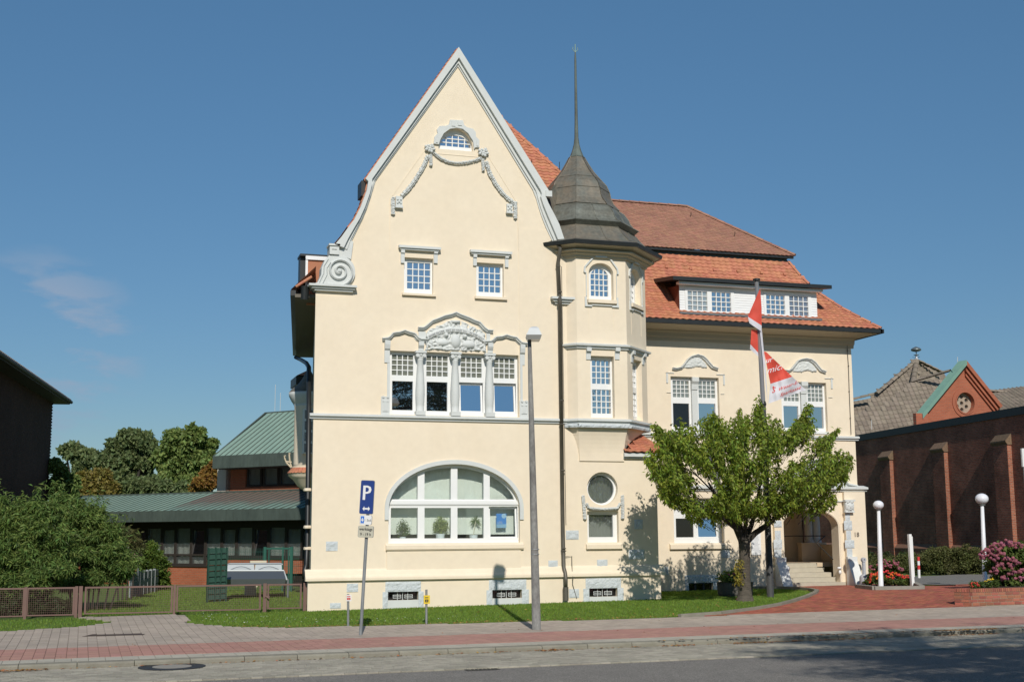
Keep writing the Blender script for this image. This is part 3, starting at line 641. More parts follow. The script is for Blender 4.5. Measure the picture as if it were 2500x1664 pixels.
for (x0, y0, x1, y1) in ((48, 455, 118, 757), (510, 470, 580, 590), (1455, 490, 1525, 622), (1895, 515, 1962, 792)):
    a, b = zg(x0, y0), zg(x1, y1); mb = MB(); h = a[1] - b[1]
    sB = Fr((a[0], 0, 0), (0, -1, 0), (0, 0, 1), (1, 0, 0))
    mb.prism(sB, [(0, b[1]), (.035, b[1]), (.04, a[1] - min(.3, h * .8)), (.09, a[1] - min(.25, h * .6)), (.12, a[1] - .12), (.12, a[1]), (0, a[1])], 0, b[0] - a[0])
    hb(mb, 'hood_bracket', TRIM)
for (x0, y0, x1, y1) in ((85, 760, 118, 1215), (1900, 790, 1935, 1290), (512, 330, 610, 430), (1440, 350, 1490, 470)):
    a, b = zg(x0, y0), zg(x1, y1); mb = MB(); mb.box(FAC, a[0], b[0], b[1], a[1], 0, .035); hb(mb, 'trim_strip', TRIM)
for (x0, y0, x1, y1) in ((0, 1215, 116, 1478), (1893, 1275, 2012, 1510)):
    a, b = zg(x0, y0), zg(x1, y1); mb = MB(); mb.box(FAC, a[0], b[0], max(b[1], 5.80), a[1], 0, .04)
    m_ = (a[0] + b[0]) / 2; mb.box(FAC, m_ - .05, m_ + .05, b[1] + .15, a[1] - .16, .04, .055); mb.box(FAC, m_ - .09, m_ + .09, b[1] + .12, b[1] + .145, .04, .06); mb.box(FAC, m_ - .09, m_ + .09, a[1] - .16, a[1] - .135, .04, .06)
    for s_ in (-1, 1): mb.tube([FAC.p(m_ + s_ * .07, a[1] - .02, .02), FAC.p(m_ + s_ * .07, a[1] - .02, .07)], .035, 10)
    hb(mb, 'trim_pedestal', TRIM)
# relief above it
def relief(name, outline, hfun, parent=HOUSE, fr=FAC, cell=.017, base=.02, m=None):
    a0 = min(p[0] for p in outline); a1 = max(p[0] for p in outline); b0 = min(p[1] for p in outline); b1 = max(p[1] for p in outline)
    na, nb = int((a1 - a0) / cell) + 1, int((b1 - b0) / cell) + 1; P = []; ins = []
    for j in range(nb + 1):
        for i in range(na + 1):
            a = a0 + (a1 - a0) * i / na; b = b0 + (b1 - b0) * j / nb; k = inpoly(a, b, outline); ins.append(k); P.append(fr.p(a, b, base + hfun(a, b) if k else 0.001))
    fs = []
    for j in range(nb):
        for i in range(na):
            q = (j * (na + 1) + i, j * (na + 1) + i + 1, (j + 1) * (na + 1) + i + 1, (j + 1) * (na + 1) + i)
            if sum(ins[t] for t in q) >= 1: fs.append(q)
    return mk(name, P, fs, m or TRIM, parent, smooth=True)
RL = [zg(*q) for q in ((600, 590), (625, 540), (605, 490), (640, 450), (610, 400), (625, 350), (680, 290), (745, 285), (760, 255), (840, 240), (900, 200), (960, 180), (1020, 178), (1090, 185), (1160, 220), (1230, 260), (1285, 272), (1300, 300), (1360, 310), (1420, 370), (1415, 430), (1440, 480), (1425, 540), (1440, 610), (1330, 590), (1160, 600), (1020, 585), (880, 590), (740, 570), (650, 580))]
cC = zg(1015, 470); cA = zg(885, 385); cB = zg(1140, 405); cAr = zg(1015, 1010)
def hf(a, b):
    h = .02 + .06 * (1 - abs(noise.noise(Vector((a * 8, b * 8, 1.3)))) * 3.2) * .6 + .035 * noise.noise(Vector((a * 17, b * 17, 4))) + .02 * noise.noise(Vector((a * 38, b * 38, 2)))
    def bump(c, rx, ry, k):
        d = ((a - c[0]) / rx) ** 2 + ((b - c[1]) / ry) ** 2; return k * math.sqrt(1 - d) if d < 1 else -1
    h = max(h, bump(cC, .17, .22, .13), bump(cA, .075, .085, .15), bump(cB, .075, .085, .15), bump((cC[0] - .42, cC[1] - .05), .2, .11, .10), bump((cC[0] + .42, cC[1] - .08), .22, .13, .11), bump((cC[0], cC[1] + .62), .16, .07, .12))
    r = math.hypot(a - cAr[0], b - cAr[1])
    if RB0 < r < RB1: h = .085
    return h
RB0 = math.hypot(zg(1020, 342)[0] - cAr[0], zg(1020, 342)[1] - cAr[1]); RB1 = RB0 + .13
relief('carved_cartouche', RL, hf)
def text_mesh(body, size, sx=1.0, res=2):
    cu = bpy.data.curves.new('lettering', 'FONT'); cu.body = body; cu.size = size; cu.resolution_u = res; o = bpy.data.objects.new('lettering_tmp', cu); col.objects.link(o)
    dg = bpy.context.evaluated_depsgraph_get(); me = bpy.data.meshes.new_from_object(o.evaluated_get(dg)); bpy.data.objects.remove(o)
    V = [(v.co.x * sx, v.co.y) for v in me.vertices]; FF = [tuple(p.vertices) for p in me.polygons]; bpy.data.meshes.remove(me); return V, FF
INK = mat('dark_grey_paint', (.10, .10, .10), .8)
def arc_text(body, ang0, size):
    V, FF = text_mesh(body, size, 1.05); P = []
    for x, y in V:
        th = ang0 - x / (RB0 + .02); r = RB0 + .03 + y; P.append(FAC.p(cAr[0] + r * math.cos(th), cAr[1] + r * math.sin(th), .112))
    mk('inscription', P, FF, INK, HOUSE)
def angof(x, y): q = zg(x, y); return math.atan2(q[1] - cAr[1], q[0] - cAr[0])
arc_text('SPARE IN DER', angof(655, 430), .080); arc_text('ZEIT SO HAST DU', angof(880, 347), .078); arc_text('IN DER NOT', angof(1198, 354), .082)
# ---- big arched shop window
zb_ = lambda x, y, Y=0: fp(940 + x / 6.534, 1120 + y / 6.534, Y)
Yb = .2; fb = facY(Yb)
def bbx(x0, y0, x1, y1): a = zb_(x0, (y0 + y1) / 2, Yb); b = zb_(x1, (y0 + y1) / 2, Yb); return (a[0], b[0], zb_((x0 + x1) / 2, y1, Yb)[1], zb_((x0 + x1) / 2, y0, Yb)[1])
shp = archpts(ba0 + .05, ba1 - .07, bb0, bbs + .0, bbt - .10, 28)
sl = []
xs = ((85, 515), (622, 1043), (1147, 1566), (1662, 2085))
for k, (x0, x1) in enumerate(xs):
    up = bbx(x0, 100, x1, 642); sl.append(sash(up[0], up[1], up[2], up[3], (1, 1), GLC, shape=shp))
    lo = bbx(x0 - (15 if k == 3 else 0), 755 if k == 3 else 778, x1 + (20 if k == 3 else 0), 1262); sl.append(sash(lo[0], lo[1], lo[2], lo[3], (1, 1), GLC, tilt=math.radians(4) if k == 3 else 0))
window(HOUSE, fb, archpts(ba0 - .01, ba1 + .01, bb0 - .01, bbs, bbt + .01, 28), sl, ft=.06, label='wide basket-arched window of eight lights')
mb = MB(); z1, z2 = zb_(1000, 655, Yb)[1], zb_(1000, 740, Yb)[1]
mb.box(fb, ba0, ba1, z2 + .03, z1 - .02, .06, .10); mb.box(fb, ba0, ba1, z2 + .0, z2 + .03, .06, .075); hb(mb, 'window_transom', WHITE)
# trim ring round the arch
ring_o = archpts(ba0 - .12, ba1 + .12, zb_(1, 970)[1], bbs, bbt + .13, 36); ring_i = archpts(ba0 + .0, ba1 - .0, zb_(1, 970)[1], bbs, bbt - .0, 36)
mb = MB(); poly = ring_o[1:] + [ring_o[0]] + [ring_i[0]] + ring_i[1:][::-1]
mb.prism(FAC, poly, 0, .045); hb(mb, 'arch_surround', TRIM)
# blinds behind, dark plinth of the room, sill, apron
mb = MB(); cz0 = bbx(100, 1200, 200, 1262)[3] - .02
for k, (x0, x1) in enumerate(xs):
    a = bbx(x0 - 50, 100, x1 + 45, 1200); P = []; n = 26
    for j, z in enumerate((a[2] - (.0 if k != 3 else -.0), bbt + .1)):
        for i in range(n + 1): x = a[0] + (a[1] - a[0]) * i / n; P.append((x, .52 + .004 * math.sin(i * .9 + k) + .002 * math.sin(i * 2.3), z))
    mb.add(P, [(i, i + 1, n + 2 + i, n + 1 + i) for i in range(n)])
hb(mb, 'roller_blind', CURT)
mb = MB(); A = (ba0 - .08, ba1 + .1); mb.prism(Fr((A[0], 0, 0), (0, -1, 0), (0, 0, 1), (1, 0, 0)), [(-.2, bb0 + .01), (0, bb0 + .0), (.1, bb0 - .06), (.1, bb0 - .17), (.07, bb0 - .185), (.07, bb0 - .2), (0, bb0 - .2)], 0, A[1] - A[0]); hb(mb, 'window_sill', STUC)
mb = MB(); mb.box(FAC, fp(944, 1360)[0], fp(1271, 1360)[0], pbot + .2, bb0 - .2, -.01, .035); hb(mb, 'window_apron', STUC)
mb = MB(); mb.wbox(ba0, ba1, .26, .5, bb0 - .02, bb0 + .04); hb(mb, 'inner_sill', WHITE)
# ---- round window and the small one below
c2 = fp(1465.5, 1194, .2); r2 = abs(fp(1497, 1194, .2)[0] - c2[0])
window(HOUSE, facY(.2), circ(rc[0], rc[1], rr_ + .02), [sash(c2[0] - r2, c2[0] + r2, c2[1] - r2, c2[1] + r2, (1, 1), GLN, shape=circ(c2[0], c2[1], r2, 32))], ft=.05)
g = o4(1436, 1256, 1495, 1310, .2)
window(HOUSE, facY(.2), rect(WQ[0] - .01, WQ[1] + .01, WQ[2] - .01, WQ[3] + .01), [sash(g[0], g[1], g[2], g[3], (1, 1), GLN)], ft=.05)
mb = MB()
for (x0, x1, z0_, z1_) in ((c2[0] - r2 - .2, c2[0] + r2 + .2, c2[1] - .6, c2[1] + .6), (g[0] - .2, g[1] + .2, g[2] - .1, g[3] + .1)):
    n = 70; P = []
    for z in (z0_, z1_):
        for i in range(n + 1): P.append((x0 + (x1 - x0) * i / n, .42 + .03 * math.sin(i * .95) + .012 * math.sin(i * 2.7), z))
    mb.add(P, [(i, i + 1, n + 2 + i, n + 1 + i) for i in range(n)])
hb(mb, 'net_curtain', CURTG, smooth=True)
A = o4(1430.2, 1329, 1518.3, 1338.7); mb = MB(); mb.prism(Fr((A[0], 0, 0), (0, -1, 0), (0, 0, 1), (1, 0, 0)), [(-.2, WQ[2]), (0, WQ[2] - .01), (.09, A[3]), (.09, A[2]), (0, A[2])], 0, A[1] - A[0]); hb(mb, 'window_sill', STUC)
z6 = lambda x, y, Y=0: fp(1280 + x / 3.408, 1040 + y / 3.408, Y)
garland('garland', [z6(485, 575), (z6(492, 650)), z6(500, 772)], .052, 24, seed=11); garland('garland', [z6(512, 640), z6(535, 680), z6(650, 690), z6(770, 682), z6(795, 640)], .045, 40, seed=12)
garland('garland', [z6(812, 575), z6(815, 650), z6(815, 770)], .052, 24, seed=13)
# ---- downpipe on the front
mb = MB(); pp = [pY(1362, 598, -.25), pY(1368, 606, -.3), pY(1366, 618, -.25), pY(1362.5, 640, -.12), pY(1366, 720, -.12)]; mb.tube(pp, .062, 10)
mb.tube([pY(1366, 720, -.12), pY(1367, 735, -.28), pY(1367, 748, -.14), pY(1371, 1030, -.12)], .062, 10)
mb.tube([pY(1371, 1030, -.12), pY(1374.5, 1300, -.1), pY(1376.5, 1385, -.1), pY(1380, 1398, -.18), pY(1381.5, 1412, -.26), pY(1381.5, 1432, -.22)], .06, 10)
hb(mb, 'downpipe', PIPE, smooth=True)
mb = MB(); mb.tube([pY(1381, 1432, -.2), pY(1381.5, 1465, -.2)], .085, 12)
for (x, y) in ((1363, 650), (1366.5, 712), (1369, 838), (1371, 977), (1371.5, 1035), (1374, 1148), (1376, 1338), (1376.5, 1344)): mb.lathe(tuple(pY(x, y, -.12)), [(.066, -.02), (.078, -.01), (.078, .01), (.066, .02)], 10)
o = hb(mb, 'pipe_collar', PIPE)
mb = MB(); mb.tube([pY(1371, 650, -.04)] + [pY(1371 + k * 1.2, 650 + k * 70, -.03) for k in range(1, 10)], .009, 5)
mb.tube([z6(340, 1090) and pY(1380, 1358, -.05), pY(1396, 1356, -.05), pY(1397, 1395, -.1), pY(1399, 1412, -.2), pY(1398, 1425, -.12), pY(1408, 1460, -.1)], .01, 5); hb(mb, 'lightning_wire', PIPE)
# ================================================================== corner turret (part of the house)
TC = np.array([9.158, 1.80]); AP = 2.05; T22 = math.tan(math.pi / 8)
def octv(ap, z, ks=range(8)):
    R_ = ap / math.cos(math.pi / 8); return [(TC[0] + R_ * math.cos(-math.pi / 2 + math.pi / 8 + math.pi / 4 * k), TC[1] + R_ * math.sin(-math.pi / 2 + math.pi / 8 + math.pi / 4 * k), z) for k in ks]
# k=0: front-right vertex ; k=7: front-left
def facet(i, ap=AP):
    """i=0 front facet, i=1 right-front facet, i=-1 left-front"""
    th = -math.pi / 2 + math.pi / 4 * i; n = np.array([math.cos(th), math.sin(th), 0]); u = np.array([-math.sin(th), math.cos(th), 0]); return Fr((TC[0] + n[0] * ap, TC[1] + n[1] * ap, 0), u, (0, 0, 1), n)
hs_ = AP * T22; ZT0, ZT1 = 5.62, 11.35
FR_ = facet(0)
def lo(px, py, d=0.0): q = fp(px, py, -.25 + d); return (q[0] - TC[0], q[1])
def lo4(x0, y0, x1, y1, d=0.0): a = lo(x0, (y0 + y1) / 2, d)[0]; b = lo(x1, (y0 + y1) / 2, d)[0]; xm = (x0 + x1) / 2; return (a, b, lo(xm, y1, d)[1], lo(xm, y0, d)[1])
UW = lo4(1437.8, 641.6, 1497.4, 732); UG = lo4(1439.8, 655.5, 1483.6, 723.2, .22); sw = (UW[0] - UW[1]) / 2; UW = (-.41, .37, UW[2], UW[3])
a_ = lo4(1437.8, 642, 1497.4, 732); UW = a_
LW = lo4(1442, 868.8, 1500, 1019); LG1 = lo4(1442.4, 880, 1488.7, 936.8, .22); LG2 = lo4(1443.1, 950.8, 1490.8, 1009, .22)
uo = archpts(UW[0], UW[1], UW[2], UW[3] - .33, UW[3], 16)
for i in (-1, 0, 1, 2):
    fr = facet(i); h = []
    if i in (0, 1): h = [uo, rect(*LW)]
    wall(HOUSE, fr, [(-hs_, ZT0), (hs_, ZT0), (hs_, ZT1), (-hs_, ZT1)], h, STUC, depth=.30, name='turret_wall')
    if i in (0, 1):
        gf = fr.off(-.24)
        window(HOUSE, gf, archpts(UW[0] - .01, UW[1] + .01, UW[2] - .01, UW[3] - .32, UW[3] + .01, 16), [sash(UG[0] + (.02), UG[1], UG[2], UG[3], (4, 5), GLS, shape=archpts(UG[0] + .02, UG[1], UG[2], UG[3] - .27, UG[3], 14))], ft=.05)
        window(HOUSE, gf, rect(LW[0] - .01, LW[1] + .01, LW[2] - .01, LW[3] + .01), [sash(LG1[0] + .03, LG1[1], LG1[2], LG1[3], (4, 4), GLS), sash(LG2[0] + .03, LG2[1], LG2[2], LG2[3], (4, 4), GLS)], ft=.05)
        z7 = lambda x, y: lo(1340 + x / 7.467, 590 + y / 7.467)
        mb = MB(); a = z7(700, 1062); b = z7(1225, 1120); mb.box(fr, a[0], b[0], (a[1] + b[1]) / 2 - .06, (a[1] + b[1]) / 2 + .05, 0, .10); hb(mb, 'window_sill', STUC)
        mb = MB()
        for q in ([(805, 290), (790, 300), (650, 460), (640, 555)], [(1085, 305), (1110, 315), (1240, 500), (1255, 590)]): mb.sweep(fr, [z7(*t) for t in q], [(-.025, 0), (.025, 0), (.025, .05), (-.025, .05)])
        for q in ((640, 545, 672, 570), (1232, 575, 1262, 600)): a, b = z7(q[0], q[1]), z7(q[2], q[3]); mb.box(fr, a[0], b[0], b[1], a[1], 0, .06)
        for q in ((668, 570, 690, 990), (1222, 600, 1240, 1010)): a, b = z7(q[0], q[1]), z7(q[2], q[3]); mb.box(fr, a[0], b[0], b[1], a[1], 0, .03)
        for q in ((650, 1000, 690, 1180), (1225, 1020, 1262, 1200), (660, 1150, 780, 1185), (1145, 1165, 1270, 1205), (770, 1143, 1150, 1168)): a, b = z7(q[0], q[1]), z7(q[2], q[3]); mb.box(fr, a[0], b[0], min(b[1], a[1] - .03), a[1], 0, .055 if q[1] > 1100 else .04)
        a, b = z7(835, 190), z7(1045, 305); mb.box(fr, a[0], b[0], b[1], a[1], 0, .09); a, b = z7(820, 150), z7(1075, 195); mb.box(fr, a[0], b[0], b[1], a[1] + .02, 0, .15)
        hb(mb, 'window_surround', TRIM)
        mb = MB()
        z8 = lambda x, y: lo(1340 + x / 7.127, 840 + y / 7.127)
        for q in ((642, 60, 725, 268), (1142, 62, 1225, 268)):
            a, b = z8(q[0], q[1]), z8(q[2], q[3]); mbb = MB(); w_ = b[0] - a[0]; sB = Fr(fr.p(a[0], 0, 0), fr.n, (0, 0, 1), fr.u)
            mbb.prism(sB, [(0, b[1]), (.03, b[1]), (.035, b[1] + .18), (.08, b[1] + .26), (.12, a[1] - .12), (.12, a[1]), (0, a[1])], 0, w_); hb(mbb, 'hood_bracket', TRIM)
        strip(mb, z7(730, 1200), z7(735, 1568 + 60), .01, .008, fr); strip(mb, z7(1185, 1215), z7(1190, 1630), .01, .008, fr); hb(mb, 'panel_edge', STUC)
# mouldings running round the turret
def octring(prof, ks=range(-2, 4)):
    """prof: list (extra apothem, z)"""
    mb = MB(); n = len(prof); V = []
    idx = [(k) % 8 for k in ks]
    for k in idx:
        for (e, z) in prof: V.append(octv(AP + e, z, [k])[0])
    fs = []
    for q in range(len(idx) - 1):
        for j in range(n): fs.append((q * n + j, (q + 1) * n + j, (q + 1) * n + (j + 1) % n, q * n + (j + 1) % n))
    mb.add(V, fs); return mb
zt = lo(1460, 1022)[1]
hb(octring([(0, 5.63), (.05, 5.63), (.07, 5.70), (.13, 5.715), (.13, 5.775), (.05, 5.80), (0, 5.80)]), 'turret_string_course', TRIM)
zh = lo(1470, 845)[1]
hb(octring([(0, zh - .10), (.06, zh - .09), (.07, zh - .03), (.14, zh - .01), (.15, zh + .04), (0, zh + .09)]), 'turret_hood_moulding', TRIM)
# rough stone band and corbel
zb0, zb1 = lo(1460, 1043.5)[1], 5.63
mb = MB()
for i in (-1, 0, 1, 2):
    fr = facet(i, AP + .02); h2 = (AP + .02) * T22; rough_grid(mb, fr, -h2, h2, zb0, zb1, .07, .03, 31 + i, .05)
hb(mb, 'rock_faced_band', STONE)
zc = fp(1470, 1125, -.03)[1]; mb = MB(); rings = []
bx0, bx1 = fp(1415, 1120, -.03)[0], fp(1523.5, 1120, -.03)[0]
top = [np.array(p) for p in octv(AP - .02, zb0 + .02, [5, 6, 7, 0, 1, 2])]
botm = [np.array(p) for p in ((bx0, .3, zc), (bx0, .05, zc), (bx0, -.04, zc), (bx1, -.04, zc), (bx1, .05, zc), (bx1 + .0, .6, zc))]
top[0][1] = max(top[0][1], .2)
for t in np.linspace(0, 1, 9):
    e = 1 - (1 - t) ** 2.4; z = zb0 + .02 + (zc - zb0 - .02) * t
    rings.append([(p * (1 - e) + q * e)[:2].tolist() + [z] for p, q in zip(top, botm)])
V = [tuple(p) for r in rings for p in r]; n = 6
mb.add(V, [(i * n + k, i * n + k + 1, (i + 1) * n + k + 1, (i + 1) * n + k) for i in range(8) for k in range(n - 1)]); mb.add(rings[-1], [(0, 1, 2, 3, 4, 5)])
hb(mb, 'turret_corbel', STUC)
# eaves, soffit, cornice
hb(octring([(0, 10.95), (.06, 10.95), (.08, 11.02), (.16, 11.05), (.16, 11.1), (.3, 11.12), (.3, 11.16), (0, 11.2)]), 'turret_cornice', SOFF)
mb = MB(); 
for (e0, z0_, e1, z1_) in ((.02, 11.14, .48, 11.30),):
    A = octv(AP + e0, z0_); B = octv(AP + e1, z1_); mb.add(A + B, [(k, (k + 1) % 8, 8 + (k + 1) % 8, 8 + k) for k in range(8)])
hb(mb, 'turret_soffit', SOFF)
mb = MB(); pr_ = [(.46, 11.29), (.54, 11.29), (.56, 11.40), (.50, 11.43), (.40, 11.43)]
V = []; 
for (e, z) in pr_: V += octv(AP + e, z)
mb.add(V, [(j * 8 + k, j * 8 + (k + 1) % 8, ((j + 1) % 5) * 8 + (k + 1) % 8, ((j + 1) % 5) * 8 + k) for j in range(5) for k in range(8)])
hb(mb, 'turret_gutter', GUT)
# bell roof: rings (apothem, z)
def zaxis(y):
    l_, h_ = 5., 30.
    for _ in range(50):
        m_ = (l_ + h_) / 2; v = MR.T @ (np.array([TC[0], TC[1], m_]) - C); py = 832 + F * v[1] / v[2]
        if py > 80 + y / 2.24: l_ = m_
        else: h_ = m_
    return m_
cs = math.cos(math.pi / 8)
RG = [[(2.55, 11.42), (2.22, 11.56), (1.94, 11.87), (1.80, 12.06), (1.73, 12.13)],
      [(1.90, 12.25), (1.72, 12.37), (1.63, 12.50), (1.58, 12.64), (1.44, 12.85), (1.22, 13.01)],
      [(1.31, 12.98), (1.12, 13.22), (1.05, 13.40), (1.01, 13.62), (.92, 13.86), (.76, 14.06), (.53, 14.36), (.37, 14.64), (.27, 14.84), (.24, 14.9)]]
off0 = 0
TCOPG = mat('greenish_copper', (.19, .20, .17), .5, var=.5, vscale=2.6, base2=(.12, .115, .09), metal=.2, bump=.06, bscale=9)
ROOFT = mk('turret_roof', octv(2.3, 11.45), [tuple(range(8))], TCOP, HOUSE)
def panel(A, B, seam, nm):
    mb = MB(); mb.add(A + B, [(0, 1, 3, 2)]); return mb
for gi, R_ in enumerate(RG):
    for i in range(8):
        mb = MB(); V = []
        for (a, z) in R_:
            P = octv(a, z); V += [P[(i - 1) % 8], P[i]]
        mb.add(V, [(2 * k, 2 * k + 1, 2 * k + 3, 2 * k + 2) for k in range(len(R_) - 1)])
        # folded lower edge
        P = octv(R_[0][0], R_[0][1]); Q = octv(R_[0][0] - (.15 if gi else .16), R_[0][1] - (.13 if gi == 1 else .05)); mb.add([P[(i - 1) % 8], P[i], Q[i], Q[(i - 1) % 8]], [(0, 1, 2, 3)])
        for t in ((0.0,) if i else (0.0, 1.0)) if gi == 2 else (0.0, .5):
            pts = []
            for (a, z) in R_: P = octv(a + .006, z + .006); p0, p1 = np.array(P[(i - 1) % 8]), np.array(P[i]); pts.append(p0 + (p1 - p0) * (t + (.08 if t == .5 and gi == 0 else 0)))
            mb.tube(pts, .013, 5)
        if gi == 2:
            for (a, z) in (R_[3], R_[5]): P = octv(a + .005, z); mb.tube([P[(i - 1) % 8], P[i]], .011, 4)
        mb.build('copper_sheet', TCOP if gi != 1 else TCOPG, ROOFT)
mb = MB(); mb.lathe((TC[0], TC[1], 0), [(.24, 14.84), (.29, 14.88), (.24, 14.93), (.155, 15.15), (.10, 15.36), (.070, 15.6), (.056, 16.2), (.046, 17.2), (.036, 18.4), (.02, 18.66)], 8, math.pi / 8)
hb(mb, 'turret_spire', mat('green_grey_spire_copper', (.12, .15, .13), .6, var=.3, vscale=2, base2=(.085, .095, .08)))
mb = MB(); mb.tube([(TC[0], TC[1], 18.6), (TC[0], TC[1], 18.95)], .018, 6)
for s_ in (-1, 1): mb.tube([(TC[0], TC[1], 18.66), (TC[0] + s_ * .1, TC[1], 18.76), (TC[0] + s_ * .08, TC[1], 18.84)], .012, 5)
hb(mb, 'spire_finial', GCOP)

# ================================================================== wing
WY = 4.4; WF = facY(WY); XW0, XW1 = 10.9, 21.22
o4w = lambda x0, y0, x1, y1, Y=WY: o4(x0, y0, x1, y1, Y)
A1, A2 = o4w(1638.6, 920, 1756.4, 1052), o4w(1908.5, 932.5, 2019.2, 1052)
GY = 4.22; GF = facY(GY); zco = fp(1611, 1190, GY)[1]
A3 = o4w(1645, 1215, 1766, 1325, GY)
wall(HOUSE, WF, [(XW0, zco - .1), (XW1, zco - .1), (XW1, 9.62), (XW0, 9.62)], [rect(*A1), rect(*A2)], STUC, depth=.24, name='wing_wall')
zp = lambda x, y, Y=GY: fp(1880 + x / 6.032, 1180 + y / 6.032, Y)
pa0, pa1 = zp(180, 800)[0], zp(1005, 800)[0]; pzs, pzt = zp(600, 640)[1], zp(600, 380)[1]
XG1 = XW1 + .1
pzb = .1; parch = [(pa0, pzb), (pa1, pzb)] + [((pa0 + pa1) / 2 + (pa1 - pa0) / 2 * math.cos(math.pi * k / 24), pzs + (pzt - pzs) * math.sin(math.pi * k / 24)) for k in range(25)]
B4 = o4w(1681.4, 1421.7, 1741.3, 1440.8, GY)
wall(HOUSE, GF, [(XR, Z0), (XG1, Z0), (XG1, zco), (XR, zco)], [rect(*A3), parch, rect(*B4)], STUC, depth=.45, name='ground_floor_wall')
mb = MB(); mb.cap(Fr((XW1, WY, 0), (0, 1, 0), (0, 0, 1)), [(0, zco - .1), (9, zco - .1), (9, 9.62), (0, 9.62)], 0)
mb.cap(Fr((XG1, GY, 0), (0, 1, 0), (0, 0, 1)), [(0, Z0), (.55, Z0), (.55, zco), (0, zco)], 0); mb.cap(Fr((XG1, GY, 0), (0, 1, 0), (0, 0, 1)), [(4.4, Z0), (9, Z0), (9, zco), (4.4, zco)], 0)
mb.cap(Fr((XG1, GY, 0), (0, 1, 0), (0, 0, 1)), [(.5, pzt + .3), (4.5, pzt + .3), (4.5, zco), (.5, zco)], 0)
hb(mb, 'wing_side_wall', STUC)
mb = MB(); sW = Fr((XR, WY, 0), (0, -1, 0), (0, 0, 1), (1, 0, 0))
mb.prism(sW, [(.18, zco - .12), (.24, zco - .1), (.26, zco - .04), (.33, zco - .02), (.33, zco + .05), (.0, zco + .12), (0, zco - .12)], 0, XG1 - XR + .15); hb(mb, 'ground_floor_cornice', TRIM)
mb = MB(); sW = Fr((11.3, WY, 0), (0, -1, 0), (0, 0, 1), (1, 0, 0)); zst = fp(1588, 1055, WY)[1]
mb.prism(sW, [(0, zst - .16), (.05, zst - .16), (.06, zst - .1), (.12, zst - .085), (.12, zst - .025), (.05, zst), (0, zst)], 0, XW1 + .12 - 11.3); hb(mb, 'string_course', TRIM)
def wingwin(A, g, Yo, col_=True, glo=(GLO, GLO), low=(GLS, GLS), tilts=(0, 0)):
    Yg = Yo + .2; fr = facY(Yg); sl = []
    for (q, gr, gm, tl) in g: a = o4(*q, Yg); sl.append(sash(a[0], a[1], a[2], a[3], gr, gm, tilt=tl))
    window(HOUSE, fr, rect(A[0] - .02, A[1] + .02, A[2] - .02, A[3] + .02), sl, ft=.05)
wingwin(A1, (((1641, 929, 1680.4, 969.6), (4, 4), GLO, 0), ((1642, 984.5, 1681.2, 1042.3), (1, 1), GLD, 0), ((1704, 930.5, 1744.2, 971.2), (4, 4), GLO, 0), ((1704.6, 985, 1745.7, 1045), (1, 1), GLS, 0)), WY)
wingwin(A2, (((1911.5, 939, 1948, 979), (4, 4), GLO, 0), ((1911.8, 991, 1948, 1044), (1, 1), GLS, 0), ((1970.2, 940, 2006.4, 980), (4, 4), GLO, 0), ((1970.7, 993, 2009, 1045), (1, 1), GLS, 0)), WY)
wingwin(A3, (((1648.2, 1224, 1690.4, 1244.5), (3, 1), GLO, 0), ((1648.8, 1264.8, 1691.6, 1310.7), (1, 1), GLD, 0), ((1703, 1225, 1748, 1245), (3, 1), GLO, 0), ((1700, 1261, 1752, 1313), (1, 1), GLS, math.radians(5))), GY)
for (x0, x1, y0) in ((1690, 1704, 921), (1957, 1970.5, 932)):
    a = o4w(x0, y0, x1, 1052, WY + .05); mb = MB(); mb.box(facY(WY + .18), a[0], a[1], a[2], a[3], 0, .12); sB = Fr((a[0], WY + .06, 0), (0, -1, 0), (0, 0, 1), (1, 0, 0))
    mb.prism(sB, [(0, a[3] - .45), (.03, a[3] - .45), (.05, a[3] - .25), (.12, a[3] - .15), (.12, a[3]), (0, a[3])], -.02, a[1] - a[0] + .02); hb(mb, 'window_mullion', TRIM)
z9 = lambda x, y, Y=WY: fp(1560 + x / 3.92, 800 + y / 3.92, Y)
for (L_, R2) in (([(316, 378), (350, 383), (395, 372), (425, 340), (455, 298), (490, 270), (550, 252), (605, 268), (640, 298), (670, 335), (700, 368), (750, 385)], (430, 650, 275, 392)),
            ([(1396, 402), (1420, 405), (1450, 388), (1478, 352), (1510, 312), (1545, 296), (1590, 290), (1640, 300), (1680, 330), (1705, 362), (1735, 398), (1782, 416)], (1475, 1700, 315, 430))):
    mb = MB(); mb.sweep(WF, [z9(*q) for q in L_][::-1], [(0, 0), (0, .13), (.03, .13), (.045, .09), (.085, .07), (.085, 0)]); hb(mb, 'window_hood', TRIM)
    xa, xb, ya, yb = R2; mid_ = (xa + xb) / 2; pl = [z9(xa - 2, yb - 8), z9(xa + 10, yb - 45), z9(xa + 45, ya + 22), z9(mid_ - 20, ya + 2), z9(mid_ + 30, ya + 4), z9(xb - 45, ya + 35), z9(xb - 10, yb - 40), z9(xb, yb - 5), z9(mid_ + 40, yb - 18), z9(mid_, yb - 22), z9(mid_ - 50, yb - 4)]
    relief('carved_tympanum', pl, lambda a, b: .02 + .05 * abs(noise.noise(Vector((a * 9, b * 9, 7)))) + .03 * noise.noise(Vector((a * 21, b * 21, 3))), fr=WF, cell=.03)
mb = MB()
for q in ((255, 425, 332, 434), (257, 425, 277, 528), (740, 443, 820, 452), (802, 443, 820, 548), (1775, 480, 1860, 489), (1832, 480, 1852, 582), (262, 616, 306, 620), (780, 630, 815, 634), (1812, 663, 1850, 667)):
    a, b = z9(q[0], q[1]), z9(q[2], q[3]); mb.box(WF, a[0], b[0], b[1], a[1], 0, .03)
hb(mb, 'trim_strip', TRIM)
